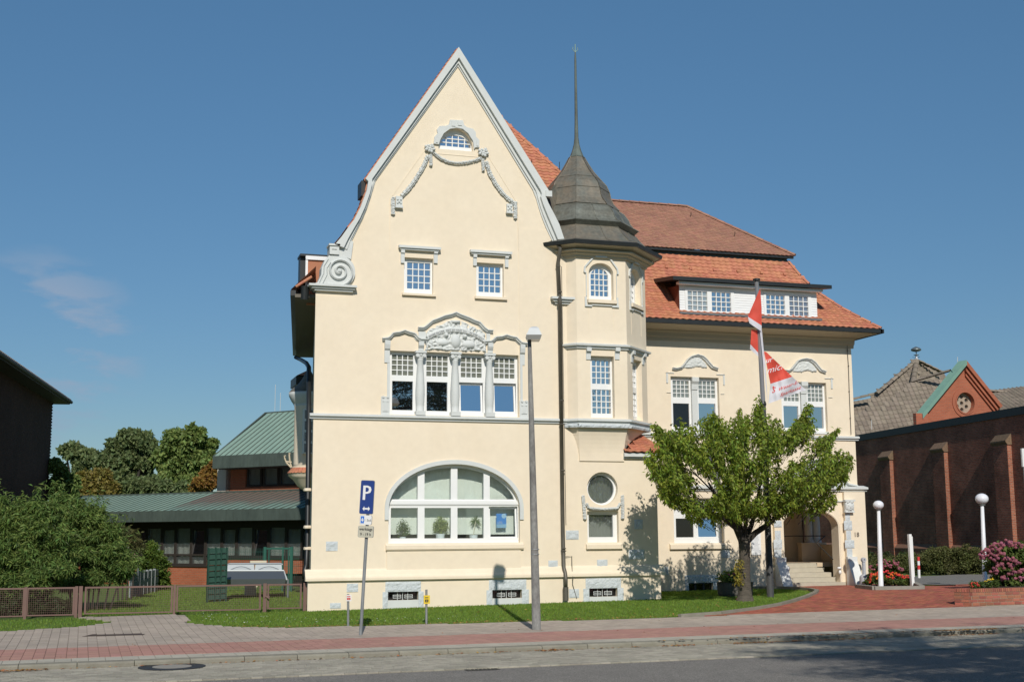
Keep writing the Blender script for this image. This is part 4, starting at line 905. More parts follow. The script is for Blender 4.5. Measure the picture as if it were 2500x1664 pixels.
A = o4w(1634.2, 1328.6, 1784.2, 1338.8, GY); mb = MB(); mb.prism(Fr((A[0], GY, 0), (0, -1, 0), (0, 0, 1), (1, 0, 0)), [(-.2, A3[2] + .01), (0, A3[2]), (.1, A[3]), (.1, A[2]), (0, A[2])], 0, A[1] - A[0]); hb(mb, 'window_sill', STUC)
for (A, ) in ((o4w(1641, 1052, 1762, 1057),), (o4w(1906, 1053, 2022, 1058),)):
    mb = MB(); mb.box(WF, A[0], A[1], A[2], A[3] + .01, -.2, .05); hb(mb, 'window_sill', WHITE)
S = o4w(1672, 1402.5, 1752.8, 1444, GY); mb = MB(); rough_grid(mb, GF, S[0], S[1], B4[3], S[3], .012, .02, 61); rough_grid(mb, GF, S[0], B4[0], S[2] - .1, B4[3], .012, .02, 62); rough_grid(mb, GF, B4[1], S[1], S[2] - .1, B4[3], .012, .02, 63); hb(mb, 'stone_surround', STONE)
window(HOUSE, facY(GY + .15), rect(B4[0], B4[1], B4[2] - .05, B4[3]), [sash(B4[0] + .04 + k * (B4[1] - B4[0]) / 3, B4[0] + (k + 1) * (B4[1] - B4[0]) / 3 - .03, B4[2] - .02, B4[3] - .04, glass=GLD) for k in range(3)], ft=.03, frame_mat=GUT, name='basement_window')
for q in ((1611, 1382, 1631.6, 1401.3), (1760.5, 1338.8, 1781.6, 1360.5)):
    O = o4w(*q, GY); mb = MB(); rough_grid(mb, GF, *O, .012, .014, 71 + q[0]); hb(mb, 'stone_block', STONE)
# wing corner pipe / wire
mb = MB(); mb.tube([pY(2068, 842, WY - .03), pY(2069, 858, WY - .03), pY(2071.5, 893, WY - .03), pY(2073.5, 955, WY - .03), pY(2078, 1060, WY - .03)], .013, 6)
for (x, y) in ((2068, 842), (2069, 856), (2071.5, 893), (2073.3, 955), (2076, 1020)): mb.blob(pY(x, y, WY - .03), .03, .03, .03, 6, 4)
hb(mb, 'lightning_wire', PIPE)
# eaves of the wing: soffit, cornice, gutter
EX, EY, EZ = 22.0, 3.5, 9.80
mb = MB(); 
mb.add([(11.0, EY + .04, EZ - .16), (EX - .05, EY + .04, EZ - .16), (XW1 + .12, WY - .12, EZ - .30), (11.0, WY - .12, EZ - .30)], [(0, 1, 2, 3)])
mb.add([(EX - .05, EY + .04, EZ - .16), (EX - .05, 13.8, EZ - .16), (XW1 + .12, 13.8, EZ - .30), (XW1 + .12, WY - .12, EZ - .30)], [(0, 1, 2, 3)])
hb(mb, 'wing_soffit', SOFF)
mb = MB(); sW = Fr((11.0, WY, 0), (0, -1, 0), (0, 0, 1), (1, 0, 0)); mb.prism(sW, [(0, EZ - .66), (.03, EZ - .64), (.04, EZ - .55), (.10, EZ - .5), (.12, EZ - .38), (.2, EZ - .3), (0, EZ - .25)], 0, XW1 + .1 - 11.0); hb(mb, 'wing_cornice', SOFF)
mb = MB(); mb.box(Fr((0, 0, 0), (1, 0, 0), (0, 1, 0), (0, 0, 1)), 11.0, EX, EY - .07, EY + .07, EZ - .17, EZ - .02); mb.wbox(EX - .07, EX + .07, EY - .07, 13.8, EZ - .17, EZ - .02)
hb(mb, 'wing_gutter', GUT)
# mansard
PRm = [(0.0, 9.80), (.55, 10.28), (1.03, 10.72), (1.65, 11.40), (2.12, 12.13), (2.42, 12.72)]
WROOF = mk('wing_roof', [(12, EY + .3, EZ + .02), (EX - .3, EY + .3, EZ + .02), (EX - .3, 8, EZ + .02), (12, 8, EZ + .02)], [(0, 1, 2, 3)], TILEB, HOUSE)
XL0 = 10.6
for k in range(len(PRm) - 1):
    (t0, z0_), (t1, z1_) = PRm[k], PRm[k + 1]; L_ = math.hypot(t1 - t0, z1_ - z0_); v = ((0, (t1 - t0) / L_, (z1_ - z0_) / L_)); fr = Fr((XL0, EY + t0, z0_), (1, 0, 0), v)
    poly = [(0, 0), (EX - t0 - XL0, 0), (EX - t1 - XL0, L_), (0, L_)]
    tile_roof(WROOF, fr, poly, .262, L_ / max(1, round(L_ / .172)), TILE, singles=300 if k in () else (150 if k in (0, 4) else 0), under=TILEB)
    fr2 = Fr((EX - t0, EY + t0, z0_), (0, 1, 0), (-(t1 - t0) / L_, 0, (z1_ - z0_) / L_)); mb = MB(); mb.cap(fr2, [(0, 0), (10, 0), (10, L_), (t1 - t0, L_)], 0); mb.build('roof_side', TILE, WROOF)
    ridge_tiles(WROOF, (EX - t0, EY + t0, z0_ + .03), (EX - t1, EY + t1, z1_ + .03), TILE, r=.085)
# dark break and lead strip
tb, zbk = PRm[-1]
mb = MB(); mb.add([(XL0, EY + tb, zbk), (EX - tb, EY + tb, zbk), (EX - tb - .08, EY + tb + .08, zbk + .17), (XL0, EY + tb + .08, zbk + .17)], [(0, 1, 2, 3)]); mb.build('lead_flashing', mat('lead', (.20, .21, .215), .6, var=.15), WROOF)
mb = MB(); mb.add([(XL0, EY + tb + .08, zbk + .17), (EX - tb - .08, EY + tb + .08, zbk + .17), (EX - tb + .1, EY + tb - .12, zbk + .20), (XL0, EY + tb - .12, zbk + .20)], [(0, 1, 2, 3)])
mb.wbox(XL0, EX - tb + .12, EY + tb - .16, EY + tb - .09, zbk + .13, zbk + .22); mb.build('upper_roof_gutter', GUT, WROOF)
ut, uz = tb - .18, zbk + .24; rt, rz = 5.36, 15.5; L_ = math.hypot(rt - ut, rz - uz); fr = Fr((XL0, EY + ut, uz), (1, 0, 0), (0, (rt - ut) / L_, (rz - uz) / L_))
tile_roof(WROOF, fr, [(0, 0), (EX - ut - XL0, 0), (EX - rt - XL0, L_), (0, L_)], .19, .148, TILE2, under=TILEB, wave=.012, lift=.02)
mb = MB(); mb.add([(EX - ut, EY + ut, uz), (EX - ut, 13, uz), (EX - rt, EY + rt, rz)], [(0, 1, 2)]); mb.add([(XL0, EY + rt, rz), (EX - rt, EY + rt, rz), (EX - ut, 14, uz), (XL0, 14, uz)], [(0, 1, 2, 3)]); mb.build('roof_side', TILE2, WROOF)
ridge_tiles(WROOF, (EX - ut, EY + ut, uz + .03), (EX - rt, EY + rt, rz + .03), TILE2, r=.09); ridge_tiles(WROOF, (XL0, EY + rt, rz + .02), (EX - rt, EY + rt, rz + .02), TILE2, r=.10, L=.42)
# vents and snow hooks
zm = lambda x, y: (1480 + x / 3.465, 460 + y / 3.465)
def mans_pt(px, py):
    for k in range(len(PRm) - 1):
        (t0, z0_), (t1, z1_) = PRm[k], PRm[k + 1]; n = np.array([0, -(z1_ - z0_), t1 - t0]); p = pP(px, py, (0, EY + t0, z0_), n)
        if z0_ - .01 <= p[2] <= z1_ + .01: return p, n / np.linalg.norm(n)
    return p, n / np.linalg.norm(n)
for (x, y) in ((504, 668), (708, 682), (910, 692), (1110, 704), (1308, 717), (1504, 729)):
    p, n = mans_pt(*zm(x, y)); mb = MB(); mb.wbox(p[0] - .06, p[0] + .06, p[1] - .1, p[1] + .06, p[2] - .03, p[2] + .05); mb.build('roof_vent', TILE, WROOF)
for (x, y) in ((708, 240), (1078, 405)):
    p = pP(*zm(x, y), (0, EY + ut, uz), np.array([0, -(rz - uz), rt - ut])); mb = MB(); mb.tube([p, p + np.array([0, -.1, .04]), p + np.array([0, -.12, .16])], .014, 5); mb.build('roof_hook', GUT, WROOF)
# dormer
DORM = mk('dormer', [(0, 0, 0)], [], WSIDE, HOUSE)
DY = 3.93; DF = facY(DY)
zd = lambda x, y, Y=DY: fp(*zm(x, y), Y)
dl, dr = zd(618, 900)[0], zd(1782, 1000)[0]; db = zd(1200, 1075)[1]; dt = zd(1200, 850)[1]; 
sl1 = [zd(685, 870), zd(852, 1030), zd(888, 880), zd(1052, 1040)]; 
d_out = rect(dl, dr, db, dt)
def dwin(g1, g2, fo, gm):
    A = (zd(g1[0], 950)[0], zd(g1[2], 950)[0], zd((g1[0] + g1[2]) / 2, g1[3])[1], zd((g1[0] + g1[2]) / 2, g1[1])[1]); B_ = (zd(g2[0], 950)[0], zd(g2[2], 950)[0], zd((g2[0] + g2[2]) / 2, g2[3])[1], zd((g2[0] + g2[2]) / 2, g2[1])[1])
    O = (zd(fo[0], 950)[0], zd(fo[2], 950)[0], zd((fo[0] + fo[2]) / 2, fo[3])[1], zd((fo[0] + fo[2]) / 2, fo[1])[1])
    return O, A, B_
P1 = dwin((687, 870, 852, 1030), (890, 880, 1052, 1040), (665, 848, 1080, 1066), None); P2 = dwin((1350, 905, 1507, 1062), (1545, 915, 1703, 1078), (1330, 882, 1730, 1100), None)
GLW = glass('window_glass_over_lace', .35, (.35, .38, .36)); GLGy = glass('window_glass_greyish', .35, (.16, .17, .20))
mb = MB(); mb.cap(DF, ccw(d_out), 0, [ccw(rect(*P1[0])), ccw(rect(*P2[0]))]); mb.build('dormer_front', WSIDE, DORM)
for q in (P1, P2):
    O = q[0]; gm = (GLW, GLS) if q is P1 else (GLS, GLGy)
    fr = facY(DY - .0); mbx = MB(); mbx.prism(fr, rect(*O), -.04, .035, holes=[rect(*q[1]), rect(*q[2])], back=False); W_ = mbx.build('window', WHITE, DORM)
    for A, g_ in ((q[1], gm[0]), (q[2], gm[1])):
        bars = MB()
        for i in range(1, 4): x = A[0] + (A[1] - A[0]) * i / 4; bars.box(fr, x - .014, x + .014, A[2], A[3], -.01, .02); y = A[2] + (A[3] - A[2]) * i / 4; bars.box(fr, A[0], A[1], y - .014, y + .014, -.01, .018)
        bars.box(fr, A[0], A[1], A[2], A[3], -.03, -.02); bars.cur = 0; o = bars.build('sash_panes', [WHITE, g_], W_); me_ = o.data; n_ = len(me_.polygons)
        for p_ in me_.polygons: p_.material_index = 1 if p_.index >= n_ - 6 else 0
bh = (dt - db) / 11
for k in range(11):
    for (x0, x1) in ((dl, P1[0][0]), (P1[0][1], P2[0][0]), (P2[0][1], dr)):
        mb = MB(); mb.add([DF.p(x0 + .002, db + k * bh, .02), DF.p(x1 - .002, db + k * bh, .02), DF.p(x1 - .002, db + (k + 1) * bh, .006), DF.p(x0 + .002, db + (k + 1) * bh, .006), DF.p(x0 + .002, db + k * bh, 0), DF.p(x1 - .002, db + k * bh, 0)], [(0, 1, 2, 3), (4, 5, 1, 0)]); mb.build('board', WSIDE, DORM)
mb = MB(); ch = [(DY, db), (DY, dt), (DY + 2.2, dt + .15), (DY + 2.2, db + 1.8)]
for x in (dl, dr): mb.cap(Fr((x, 0, 0), (0, 1, 0), (0, 0, 1)), [(q[0], q[1]) for q in ch], 0)
mb.build('dormer_cheek', mat('brown_tile_hanging', (.22, .07, .04), .85, var=.2, vscale=8), DORM)
mb = MB(); el, er = dl - .12, dr + .12
mb.wbox(el, er, DY - .28, DY - .02, dt - .0, dt + .09); mb.build('dormer_fascia', WSIDE, DORM)
mb = MB(); ov = .42
V = [(el - .3, DY - ov, dt + .10), (er + .3, DY - ov, dt + .10), (er + .3, DY - ov, dt + .24), (el - .3, DY - ov, dt + .24), (el - .3, DY + 2.0, dt + .4), (er + .0, DY + 2.0, dt + .4), (er + .0, DY + 2.0, dt + .55), (el - .3, DY + 2.0, dt + .55)]
mb.add(V, [(0, 1, 2, 3), (0, 4, 5, 1), (3, 2, 6, 7), (0, 3, 7, 4), (1, 5, 6, 2)]); mb.build('dormer_roof', GUT, DORM)
mb = MB(); mb.wbox(dl - .1, dr + .05, DY - .25, DY + .1, db - .1, db - .02); mb.build('dormer_apron', mat('lead_apron', (.14, .145, .15), .6, var=.2), DORM)

# ================================================================== roofs behind the gable
GROOF = mk('gable_roof', [(1, 1, 9), (1.1, 1, 9), (1, 1.1, 9)], [(0, 1, 2)], TILEB, HOUSE)
ext = lambda L_, e: L_
def ruled(path, dvec, L_, name, m_, par, t=.0):
    mb = MB(); n = len(path); V = [FAC.p(*q, -.02) for q in path] + [FAC.p(*q, -.02) + np.array(dvec) * L_ for q in path]; mb.add(V, [(i, i + 1, n + i + 1, n + i) for i in range(n - 1)]); return mb.build(name, m_, par)
oL2 = [(p[0] - .03, p[1] + .03) for p in oL]; oR2 = [(p[0] + .03, p[1] + .03) for p in oR]
ruled(oL2, (lx, ly, 0), 11, 'roof_deck', TILE, GROOF); ruled(oR2, (0, 1, 0), 7, 'roof_deck', TILE, GROOF)
vt = MB()
def verge(path, sgn, skip=()):
    for (a, b) in zip(path, path[1:]):
        a, b = np.array(a), np.array(b); L_ = np.linalg.norm(b - a); n_ = max(1, int(L_ / .17)); d = (b - a) / L_; nn = np.array([-d[1], d[0]]) * (1 if sgn > 0 else -1)
        for k in range(n_):
            q = a + d * (k * L_ / n_); mb = MB(); q1 = q + d * L_ / n_ * 1.05; t0, t1 = .04, .022
            mb.prism(FAC, [tuple(q), tuple(q1), tuple(q1 + nn * t1), tuple(q + nn * t0)], -.28, .06); mb.build('verge_tile', TILE, GROOF)
verge(oL[2:], 1); verge(oR[:5], -1); verge(oR[6:], -1)
mb = MB(); mb.box(FAC, *o4(882, 441, 892, 478), -.6, -.0); mb.wbox(fp(1329, 480)[0], fp(1342, 480)[0], .0, .5, fp(1335, 496)[1], fp(1335, 484)[1]); mb.build('kneeler_flashing', GUT, GROOF)
# main transverse roof, its front slope and right hip
fy0, fz0 = .9, 10.0; sl_ = 1.38; nrm = np.array([0, -sl_, 1.0])
h0 = pP(1221, 287, (0, fy0, fz0), nrm); h1 = pP(1378, 430, (0, fy0, fz0), nrm)
dirh = (h1 - h0); hb_ = h1 + dirh * 1.2
vv = np.array([0, 1, sl_]); vv /= np.linalg.norm(vv); fr = Fr((0, fy0, fz0), (1, 0, 0), vv)
uv = lambda p: (p[0], float(np.dot(p - fr.o, vv)))
htop = h0 - dirh * .10
poly = [(6.2, 1.0), (10.9, 1.0), uv(h1), uv(h0), uv(htop), (5.0, uv(htop)[1])]
tile_roof(GROOF, fr, [(6.4, .2), (uv(h1)[0] + .5, .2), uv(h1), uv(htop), (6.4, uv(htop)[1])], .262, .172, TILE, singles=150, under=TILEB)
ridge_tiles(GROOF, h1 + (h1 - h0) * .1, htop, TILE, r=.10)
mb = MB(); back = np.array([htop[0] - 2, 9.5, htop[2]]); mb.add([h1 + (h1 - h0) * .6, htop, back, (13.5, 9.5, 9.8)], [(0, 1, 2, 3)]); mb.add([htop, (6.4, htop[1], htop[2]), (6.4, 13.3, 9.3), (9, 13.3, 9.3), back], [(0, 1, 2, 3, 4)]); mb.build('roof_side', TILE, GROOF)
mb = MB(); mb.tube([h1 + np.array([-.15, .1, 0]), h1 + np.array([-.15, .1, .55])], .012, 5); q = pP(1296, 401, (0, fy0, fz0), nrm); mb.tube([q, q + np.array([0, -.1, .02]), q + np.array([0, -.1, .14])], .014, 5); mb.build('roof_hook', GUT, GROOF)
# copper shoulder joining turret and main roof
mb = MB(); mb.add([pY(1340, 470, .9), pY(1352, 452, 1.2), pY(1378, 443, 1.8), pY(1400, 480, 1.9), pY(1372, 575, .9), pY(1352, 530, .7)], [(0, 1, 2, 3), (0, 3, 4, 5)]); mb.build('copper_shoulder', TCOP, GROOF)
# small corner roof beside the corbel
CR = mk('corner_roof', [(10, .2, 4.5), (11, .2, 4.5), (11, 1, 4.5)], [(0, 1, 2)], TILEB, HOUSE)
ez = fp(1560, 1103, -.2)[1]; ca, cb2 = fp(1526, 1101, -.2)[0], XR + .25; apx = pY(1556, 1059, 1.0)
tv = apx - np.array([apx[0], -.2, ez]); L_ = np.linalg.norm(tv); fr = Fr((0, -.2, ez), (1, 0, 0), tv / L_)
tile_roof(CR, fr, [(ca, 0), (cb2, 0), (apx[0], L_)], .262, .172, TILE, singles=40, under=TILEB)
ridge_tiles(CR, (cb2, -.2, ez + .02), (apx[0], apx[1], apx[2] + .02), TILE, r=.075)
mb = MB(); mb.add([(cb2, -.2, ez), (cb2, 4.4, ez), (apx[0], 4.4, apx[2]), tuple(apx)], [(0, 1, 2, 3)]); mb.build('roof_side', TILE, CR)
mb = MB(); mb.wbox(ca, cb2, -.16, .0, ez - .14, ez - .02); mb.wbox(ca, cb2, -.08, .0, ez - .2, ez - .14); mb.wbox(XR, cb2, 0, 4.2, ez - .12, ez - .02); mb.build('eaves_board', TRIM, CR)

# ================================================================== left side: eaves, dormer, round oriel
def LS(s, c, z): return np.array([XL + lx * s - ly * c * 1.0, ly * s + lx * c, z])   # s back along the wall, c out from it
g0 = pY(709, 708, .35); g0p = np.array([g0[0], g0[1], g0[2]])
ge = pD(714.8, 862, 50.0); 
mb = MB(); dd = ge - g0p; dd[2] = 0; sd2 = dd / np.linalg.norm(dd); Lg = 13.2
nl = np.array([-sd2[1], sd2[0], 0])
gz = g0p[2]
EF = Fr((g0p[0], g0p[1], 0), sd2, (0, 0, 1), nl)
mb.box(EF, 0, Lg, gz - .16, gz, -.16, .0); o = hb(mb, 'side_gutter', GUT)
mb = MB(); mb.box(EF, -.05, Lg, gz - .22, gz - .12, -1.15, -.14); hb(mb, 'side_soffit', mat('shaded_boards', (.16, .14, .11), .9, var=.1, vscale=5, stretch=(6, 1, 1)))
mb = MB(); q = pY(745, 702, .15); mb.tube([q + np.array([0, 0, .05]), q + np.array([0, .05, -.35])], .12, 12); hb(mb, 'rainwater_head', GUT)
# roof edge above side gutter + dormer on that slope
mb = MB(); 
for k in range(5):
    p = pY(722 + k * 6.5, 700 - k * 4.2, .25 + 0 * k); mb2 = MB(); mb2.tube([p, p + np.array([.16, 0, .11])], [.045, .04], 8); mb2.build('eaves_tile', TILE, GROOF)
V = [EF.p(-.05, gz + .02, -.02), EF.p(Lg, gz + .02, -.02), EF.p(Lg, gz + .75, -.75), EF.p(-.05, gz + .75, -.75)]
mb = MB(); mb.add(V, [(0, 1, 2, 3)]); mb.build('side_roof_slope', TILE, GROOF)
SD = mk('side_dormer', [(0, 0, 0)], [], WSIDE, HOUSE)
p = pY(733, 690, 1.2); q = pY(788, 628, 1.2)
mb = MB(); mb.wbox(p[0], p[0] + .3, 1.3, 1.7, p[2] - .2, q[2]); mb.wbox(p[0] - .02, q[0] + .2, 1.15, 1.8, q[2], q[2] + .07); mb.build('dormer_roof', GUT, SD)
mb = MB(); a = pY(745, 680, 1.15); mb.wbox(a[0], a[0] + .07, 1.1, 1.2, a[2] - .5, q[2] - .08); mb.wbox(a[0], q[0] + .2, 1.08, 1.2, q[2] - .12, q[2]); mb.build('dormer_trim', WSIDE, SD)
mb = MB(); mb.wbox(a[0] + .07, q[0] + .3, 1.14, 1.3, a[2] - .8, q[2] - .1); mb.build('dormer_cheek', TILE, SD)
# round oriel
ORI = mk('side_oriel', [(0, 0, 0)], [], STUC, HOUSE)
dep = 44.0; oc = pD(748, 1040, dep); ocx = oc[0] + .05; ocy = oc[1]
zz = lambda y: pD(720, y, dep)[2]
R1 = abs(pD(716, 1060, dep)[0] - ocx)
mb = MB(); n = 24
mb.lathe((ocx, ocy, 0), [(R1, zz(1135)), (R1, zz(1000)), (R1 * 1.02, zz(985))], n, cap=False); mb.build('oriel_wall', STUC, ORI, smooth=True)
mb = MB(); mb.lathe((ocx, ocy, 0), [(R1, zz(992)), (R1 * 1.1, zz(985)), (R1 * 1.25, zz(978)), (R1 * 1.42, zz(966)), (R1 * 1.44, zz(958)), (R1 * .8, zz(953))], n); mb.build('oriel_cornice', TRIM, ORI, smooth=True)
mb = MB(); mb.lathe((ocx, ocy, 0), [(R1 * 1.44, zz(958)), (R1 * 1.2, zz(948)), (R1 * .8, zz(938)), (R1 * .45, zz(922)), (.1, zz(905))], n); mb.build('oriel_roof', TCOP, ORI, smooth=True)
mb = MB(); mb.lathe((ocx, ocy, 0), [(R1 * 1.0, zz(1135)), (R1 * 1.12, zz(1142)), (R1 * 1.02, zz(1148))], n); mb.build('oriel_string', STUC, ORI, smooth=True)
nt_ = 30
mb = MB()
for k in range(nt_):
    t = 2 * math.pi * k / nt_
    for r in range(3):
        ra, rb_ = R1 * (1.42 - r * .13), R1 * (1.30 - r * .13); za, zb2 = zz(1155 - r * 5.2), zz(1150 - r * 5.2); e = math.pi / nt_ * .96
        mb.add([(ocx + ra * math.cos(t - e), ocy + ra * math.sin(t - e), za), (ocx + ra * 1.03 * math.cos(t), ocy + ra * 1.03 * math.sin(t), za - .02), (ocx + ra * math.cos(t + e), ocy + ra * math.sin(t + e), za), (ocx + rb_ * math.cos(t + e), ocy + rb_ * math.sin(t + e), zb2), (ocx + rb_ * math.cos(t - e), ocy + rb_ * math.sin(t - e), zb2)], [(0, 1, 2, 3, 4)])
mb.build('oriel_tile_skirt', TILE, ORI)
mb = MB(); mb.lathe((ocx, ocy, 0), [(R1 * 1.38, zz(1156)), (R1 * 1.36, zz(1162)), (R1 * 1.15, zz(1168)), (R1 * 1.0, zz(1172)), (R1 * .7, zz(1186)), (R1 * .3, zz(1196)), (.05, zz(1200))], n); mb.build('oriel_corbel', STUC, ORI, smooth=True)
for (x0, x1, y0, y1) in ((740, 756, 998, 1108),):
    a, b = pD(x0, y0, dep - R1 * .95), pD(x1, y1, dep - R1 * .9); mb = MB(); mb.wbox(a[0] + .0, b[0] + .25, a[1] - .1, a[1] + .3, b[2], a[2]); W_ = mb.build('window', WHITE, ORI)
    for j in range(4):
        for i in range(2):
            h = (a[2] - b[2]) / 4; w_ = .17; x = a[0] + .05 + i * .2; mb = MB(); mb.wbox(x, x + w_, a[1] - .115, a[1] - .1, b[2] + h * j + .05, b[2] + h * (j + 1) - .04); mb.build('pane', GLGy, W_)
mb = MB(); q = pD(690, 1128, dep - 1)
mb.tube([pD(695, 1118, dep - 1.5), pD(698, 1126, dep - 1.5), pD(712, 1128, dep - 1.5)], .03, 6); mb.tube([pD(706, 1108, dep - 1.5), pD(708, 1128, dep - 1.5), pD(712, 1140, dep - 1.5)], .03, 6); mb.tube([pD(698, 1127, dep - 1.5), pD(711, 1141, dep - 1.5)], .03, 6)
mb.tube([pD(695, 1118, dep - 1.5), pD(694, 1112, dep - 1.5), pD(698, 1112, dep - 1.5)], .022, 6); mb.tube([pD(706, 1108, dep - 1.5), pD(705, 1106, dep - 1.5), pD(709, 1107, dep - 1.5)], .022, 6)
mb.build('flagpole_bracket', mat('cream_iron', (.6, .5, .35), .6), ORI)
# little roof and gutter above the oriel, side downpipe
mb = MB(); a = pD(723, 918, 46); mb.wbox(a[0], a[0] + .9, a[1], a[1] + 1.5, pD(723, 938, 46)[2], pD(723, 917, 46)[2]); hb(mb, 'side_gutter', GUT)
mb = MB(); V = [pD(726, 915, 46), pD(752, 915, 46), pD(752, 903, 46.8)]; mb.add(V + [v + np.array([0, 1.5, 0]) for v in V], [(0, 1, 2), (0, 2, 5, 3), (0, 1, 4, 3)]); hb(mb, 'side_roof', TILE)
mb = MB()
pts = [pD(722, 872, 49.5), pD(735, 878, 47), pD(748, 886, 43), pD(754, 896, 41), pD(754, 1000, 39), pD(752, 1200, 38.2), pD(750, 1330, 37.6), pD(748, 1378, 37.4), pD(744, 1392, 37.2), pD(743, 1412, 37.2)]
mb.tube(pts, .075, 8); hb(mb, 'downpipe', GUT, smooth=True)
mb = MB()
for y in (1195, 1286, 1338): mb.lathe(tuple(pD(751, y, 37.6)), [(.09, -.05), (.12, -.03), (.12, .03), (.09, .05)], 8)
hb(mb, 'pipe_collar', STUC)

# ================================================================== entrance porch
PX0, PX1 = pa0 - .0, XG1 - .02; PYB = GY + 3.4
fz = zp(450, 1165, GY + 1.5)[1]
PXB = pY(1962, 1300, PYB)[0]; mb = MB(); mb.cap(facY(PYB), rect(PX0 - .6, PXB, 0, pzt + .35), 0); mb.wbox(PXB - .05, PXB, PYB, PYB + 2, 0, pzt + .3); mb.cap(Fr((PX0 - .3, GY, 0), (0, 1, 0), (0, 0, 1)), rect(.45, 3.4, 0, pzt + .35), 0); mb.wbox(PX0 - .4, PX1, GY + .45, PYB + 1, pzt + .3, pzt + .4); mb.wbox(PX0 - .3, PX1, GY + 1.5, PYB, fz - .15, fz)
# parapet of the open side
PZP = pY(1990, 1328, GY + 2.7)[2]; PXP = pY(1958, 1340, GY + 2.7)[0]; mb.wbox(PXP, PX1, GY + 2.7, GY + 3.0, 0, PZP); mb.wbox(PXP - .02, PX1, GY + 2.66, GY + 3.04, PZP, PZP + .07); mb.wbox(PX1 - .25, PX1 - .02, GY + .45, GY + 2.66, 0, PZP); hb(mb, 'porch_lining', PORCHM)
nst = 5; zst0 = zp(500, 1525, GY)[1]
sy0, sy1 = GY - .05, GY + 1.55; px0s, px1s = pa0 + .1, pa1 - .35
for k in range(nst):
    z1_ = zst0 + (fz - zst0) * (k + 1) / nst; y0_ = sy0 + (sy1 - sy0) * k / nst; mb = MB()
    mb.wbox(px0s - .08, px1s + .55 - k * .1, y0_, sy1 + .4, (z1_ - (fz - zst0) / nst + .003) if k else -.1, z1_); hb(mb, 'step', STEP)
for pc_ in (1974, 1993):
    cy_ = 2.85; mb = MB(); cx_ = pY(pc_, 1300, GY + cy_)[0]; b0_ = PZP + .07; mb.lathe((cx_, GY + cy_, b0_), [(.19, 0), (.19, .08), (.145, .12), (.15, .3), (.155, .6), (.135, 1.0), (.12, 1.3), (.17, 1.36), (.17, pzt + .3 - b0_)], 18); hb(mb, 'porch_column', TRIM, smooth=True)
mb = MB(); a = PX0 + .35; mb.box(facY(PYB - .02), a, a + .9, fz + 1.1, fz + 2.1, 0, .05); hb(mb, 'porch_panel', PORCHM)
mb = MB(); mb.box(facY(PYB - .02), a, a + .9, fz + 2.15, fz + 2.9, 0, .04); hb(mb, 'porch_window', GLD)
# arch moulding
ao = [((pa0 + pa1) / 2 + ((pa1 - pa0) / 2 + .0) * math.cos(math.pi * k / 24), pzs + (pzt - pzs) * math.sin(math.pi * k / 24)) for k in range(25)]
mb = MB(); mb.sweep(GF, [(pa1, zst0)] + ao + [(pa0, fz)], [(-.07, 0), (0, 0), (0, .03), (-.035, .05), (-.07, .03)]); hb(mb, 'arch_moulding', STUC)
# piers with stone blocks, capitals, sloping cheeks
z18 = lambda x, y, Y=GY: zp(x, y, Y)
for (x0, x1) in ((1085, 1298), (40, 175)):
    a, b = z18(x0, 700)[0], z18(x1, 700)[0]
    if x0 > 500: b = XG1
    mb = MB(); mb.box(GF, a, b, 0, zco - .12, 0, .13); hb(mb, 'entrance_pier', STUC)
PF2 = facY(GY - .13)
zpp = lambda x, y: zp(x, y, GY - .13)
for q in ((1085, 545, 1208, 682), (1100, 830, 1240, 948), (1105, 425, 1180, 543), (1120, 690, 1195, 825), (1130, 955, 1215, 1072), (50, 825, 178, 955), (70, 690, 160, 822), (55, 545, 170, 640), (60, 962, 170, 1080)):
    a, b = zpp(q[0], q[1]), zpp(q[2], q[3]); mb = MB(); rough_grid(mb, PF2, a[0], b[0], b[1], a[1], .015 if (q[2] - q[0]) > 110 else .004, .02 if (q[2] - q[0]) > 110 else .006, 80 + q[1]); hb(mb, 'stone_block', STONE)
a, b = zpp(1082, 262), zpp(1215, 405); mb = MB(); mb.box(PF2, a[0], b[0], b[1], a[1], 0, .10); mb.box(PF2, a[0] - .03, b[0] + .04, a[1], a[1] + .07, 0, .16); mb.box(PF2, a[0] - .02, b[0] + .0, b[1] - .05, b[1], 0, .14)
cx_, cz_ = (a[0] + b[0]) / 2, (a[1] + b[1]) / 2
mb.blob(PF2.p(cx_, cz_ - .02, .10), .14, .08, .18, 10, 8); mb.blob(PF2.p(cx_, cz_ - .03, .17), .03, .04, .06)
for s_ in (-1, 1): mb.blob(PF2.p(cx_ + s_ * .06, cz_ + .03, .165), .035, .02, .02); mb.blob(PF2.p(cx_ + s_ * .14, cz_ + .02, .11), .05, .05, .16); mb.blob(PF2.p(cx_ + s_ * .08, cz_ + .16, .12), .08, .05, .06)
mb.blob(PF2.p(cx_, cz_ - .12, .165), .05, .02, .02); hb(mb, 'mask_capital', TRIM, smooth=False)
a, b = zp(890, 248), zp(1085, 262); mb = MB(); mb.box(GF, a[0], b[0], a[1] - .05, a[1], 0, .05); hb(mb, 'trim_strip', TRIM)
for (q) in (((1118, 1075), (1262, 1140), (1530, 1500), -.13), ((72, 1085), (215, 1155), (180, 1550), -.13)):
    a = zp(q[0][0], q[0][1], GY - .13); b = zp(q[1][0], q[1][1], GY - .13); x0 = a[0]; x1 = b[0]; zt_ = a[1]; zb_2 = b[1]; mb = MB()
    sB = Fr((x0, GY - .13, 0), (0, -1, 0), (0, 0, 1), (1, 0, 0)); mb.prism(sB, [(0, -.1), (.62, -.1), (.62, .16), (.12, zb_2), (.12, zt_), (0, zt_)], 0, x1 - x0); hb(mb, 'stair_cheek', mat('white_stone', (.70, .71, .69), .8, var=.06))
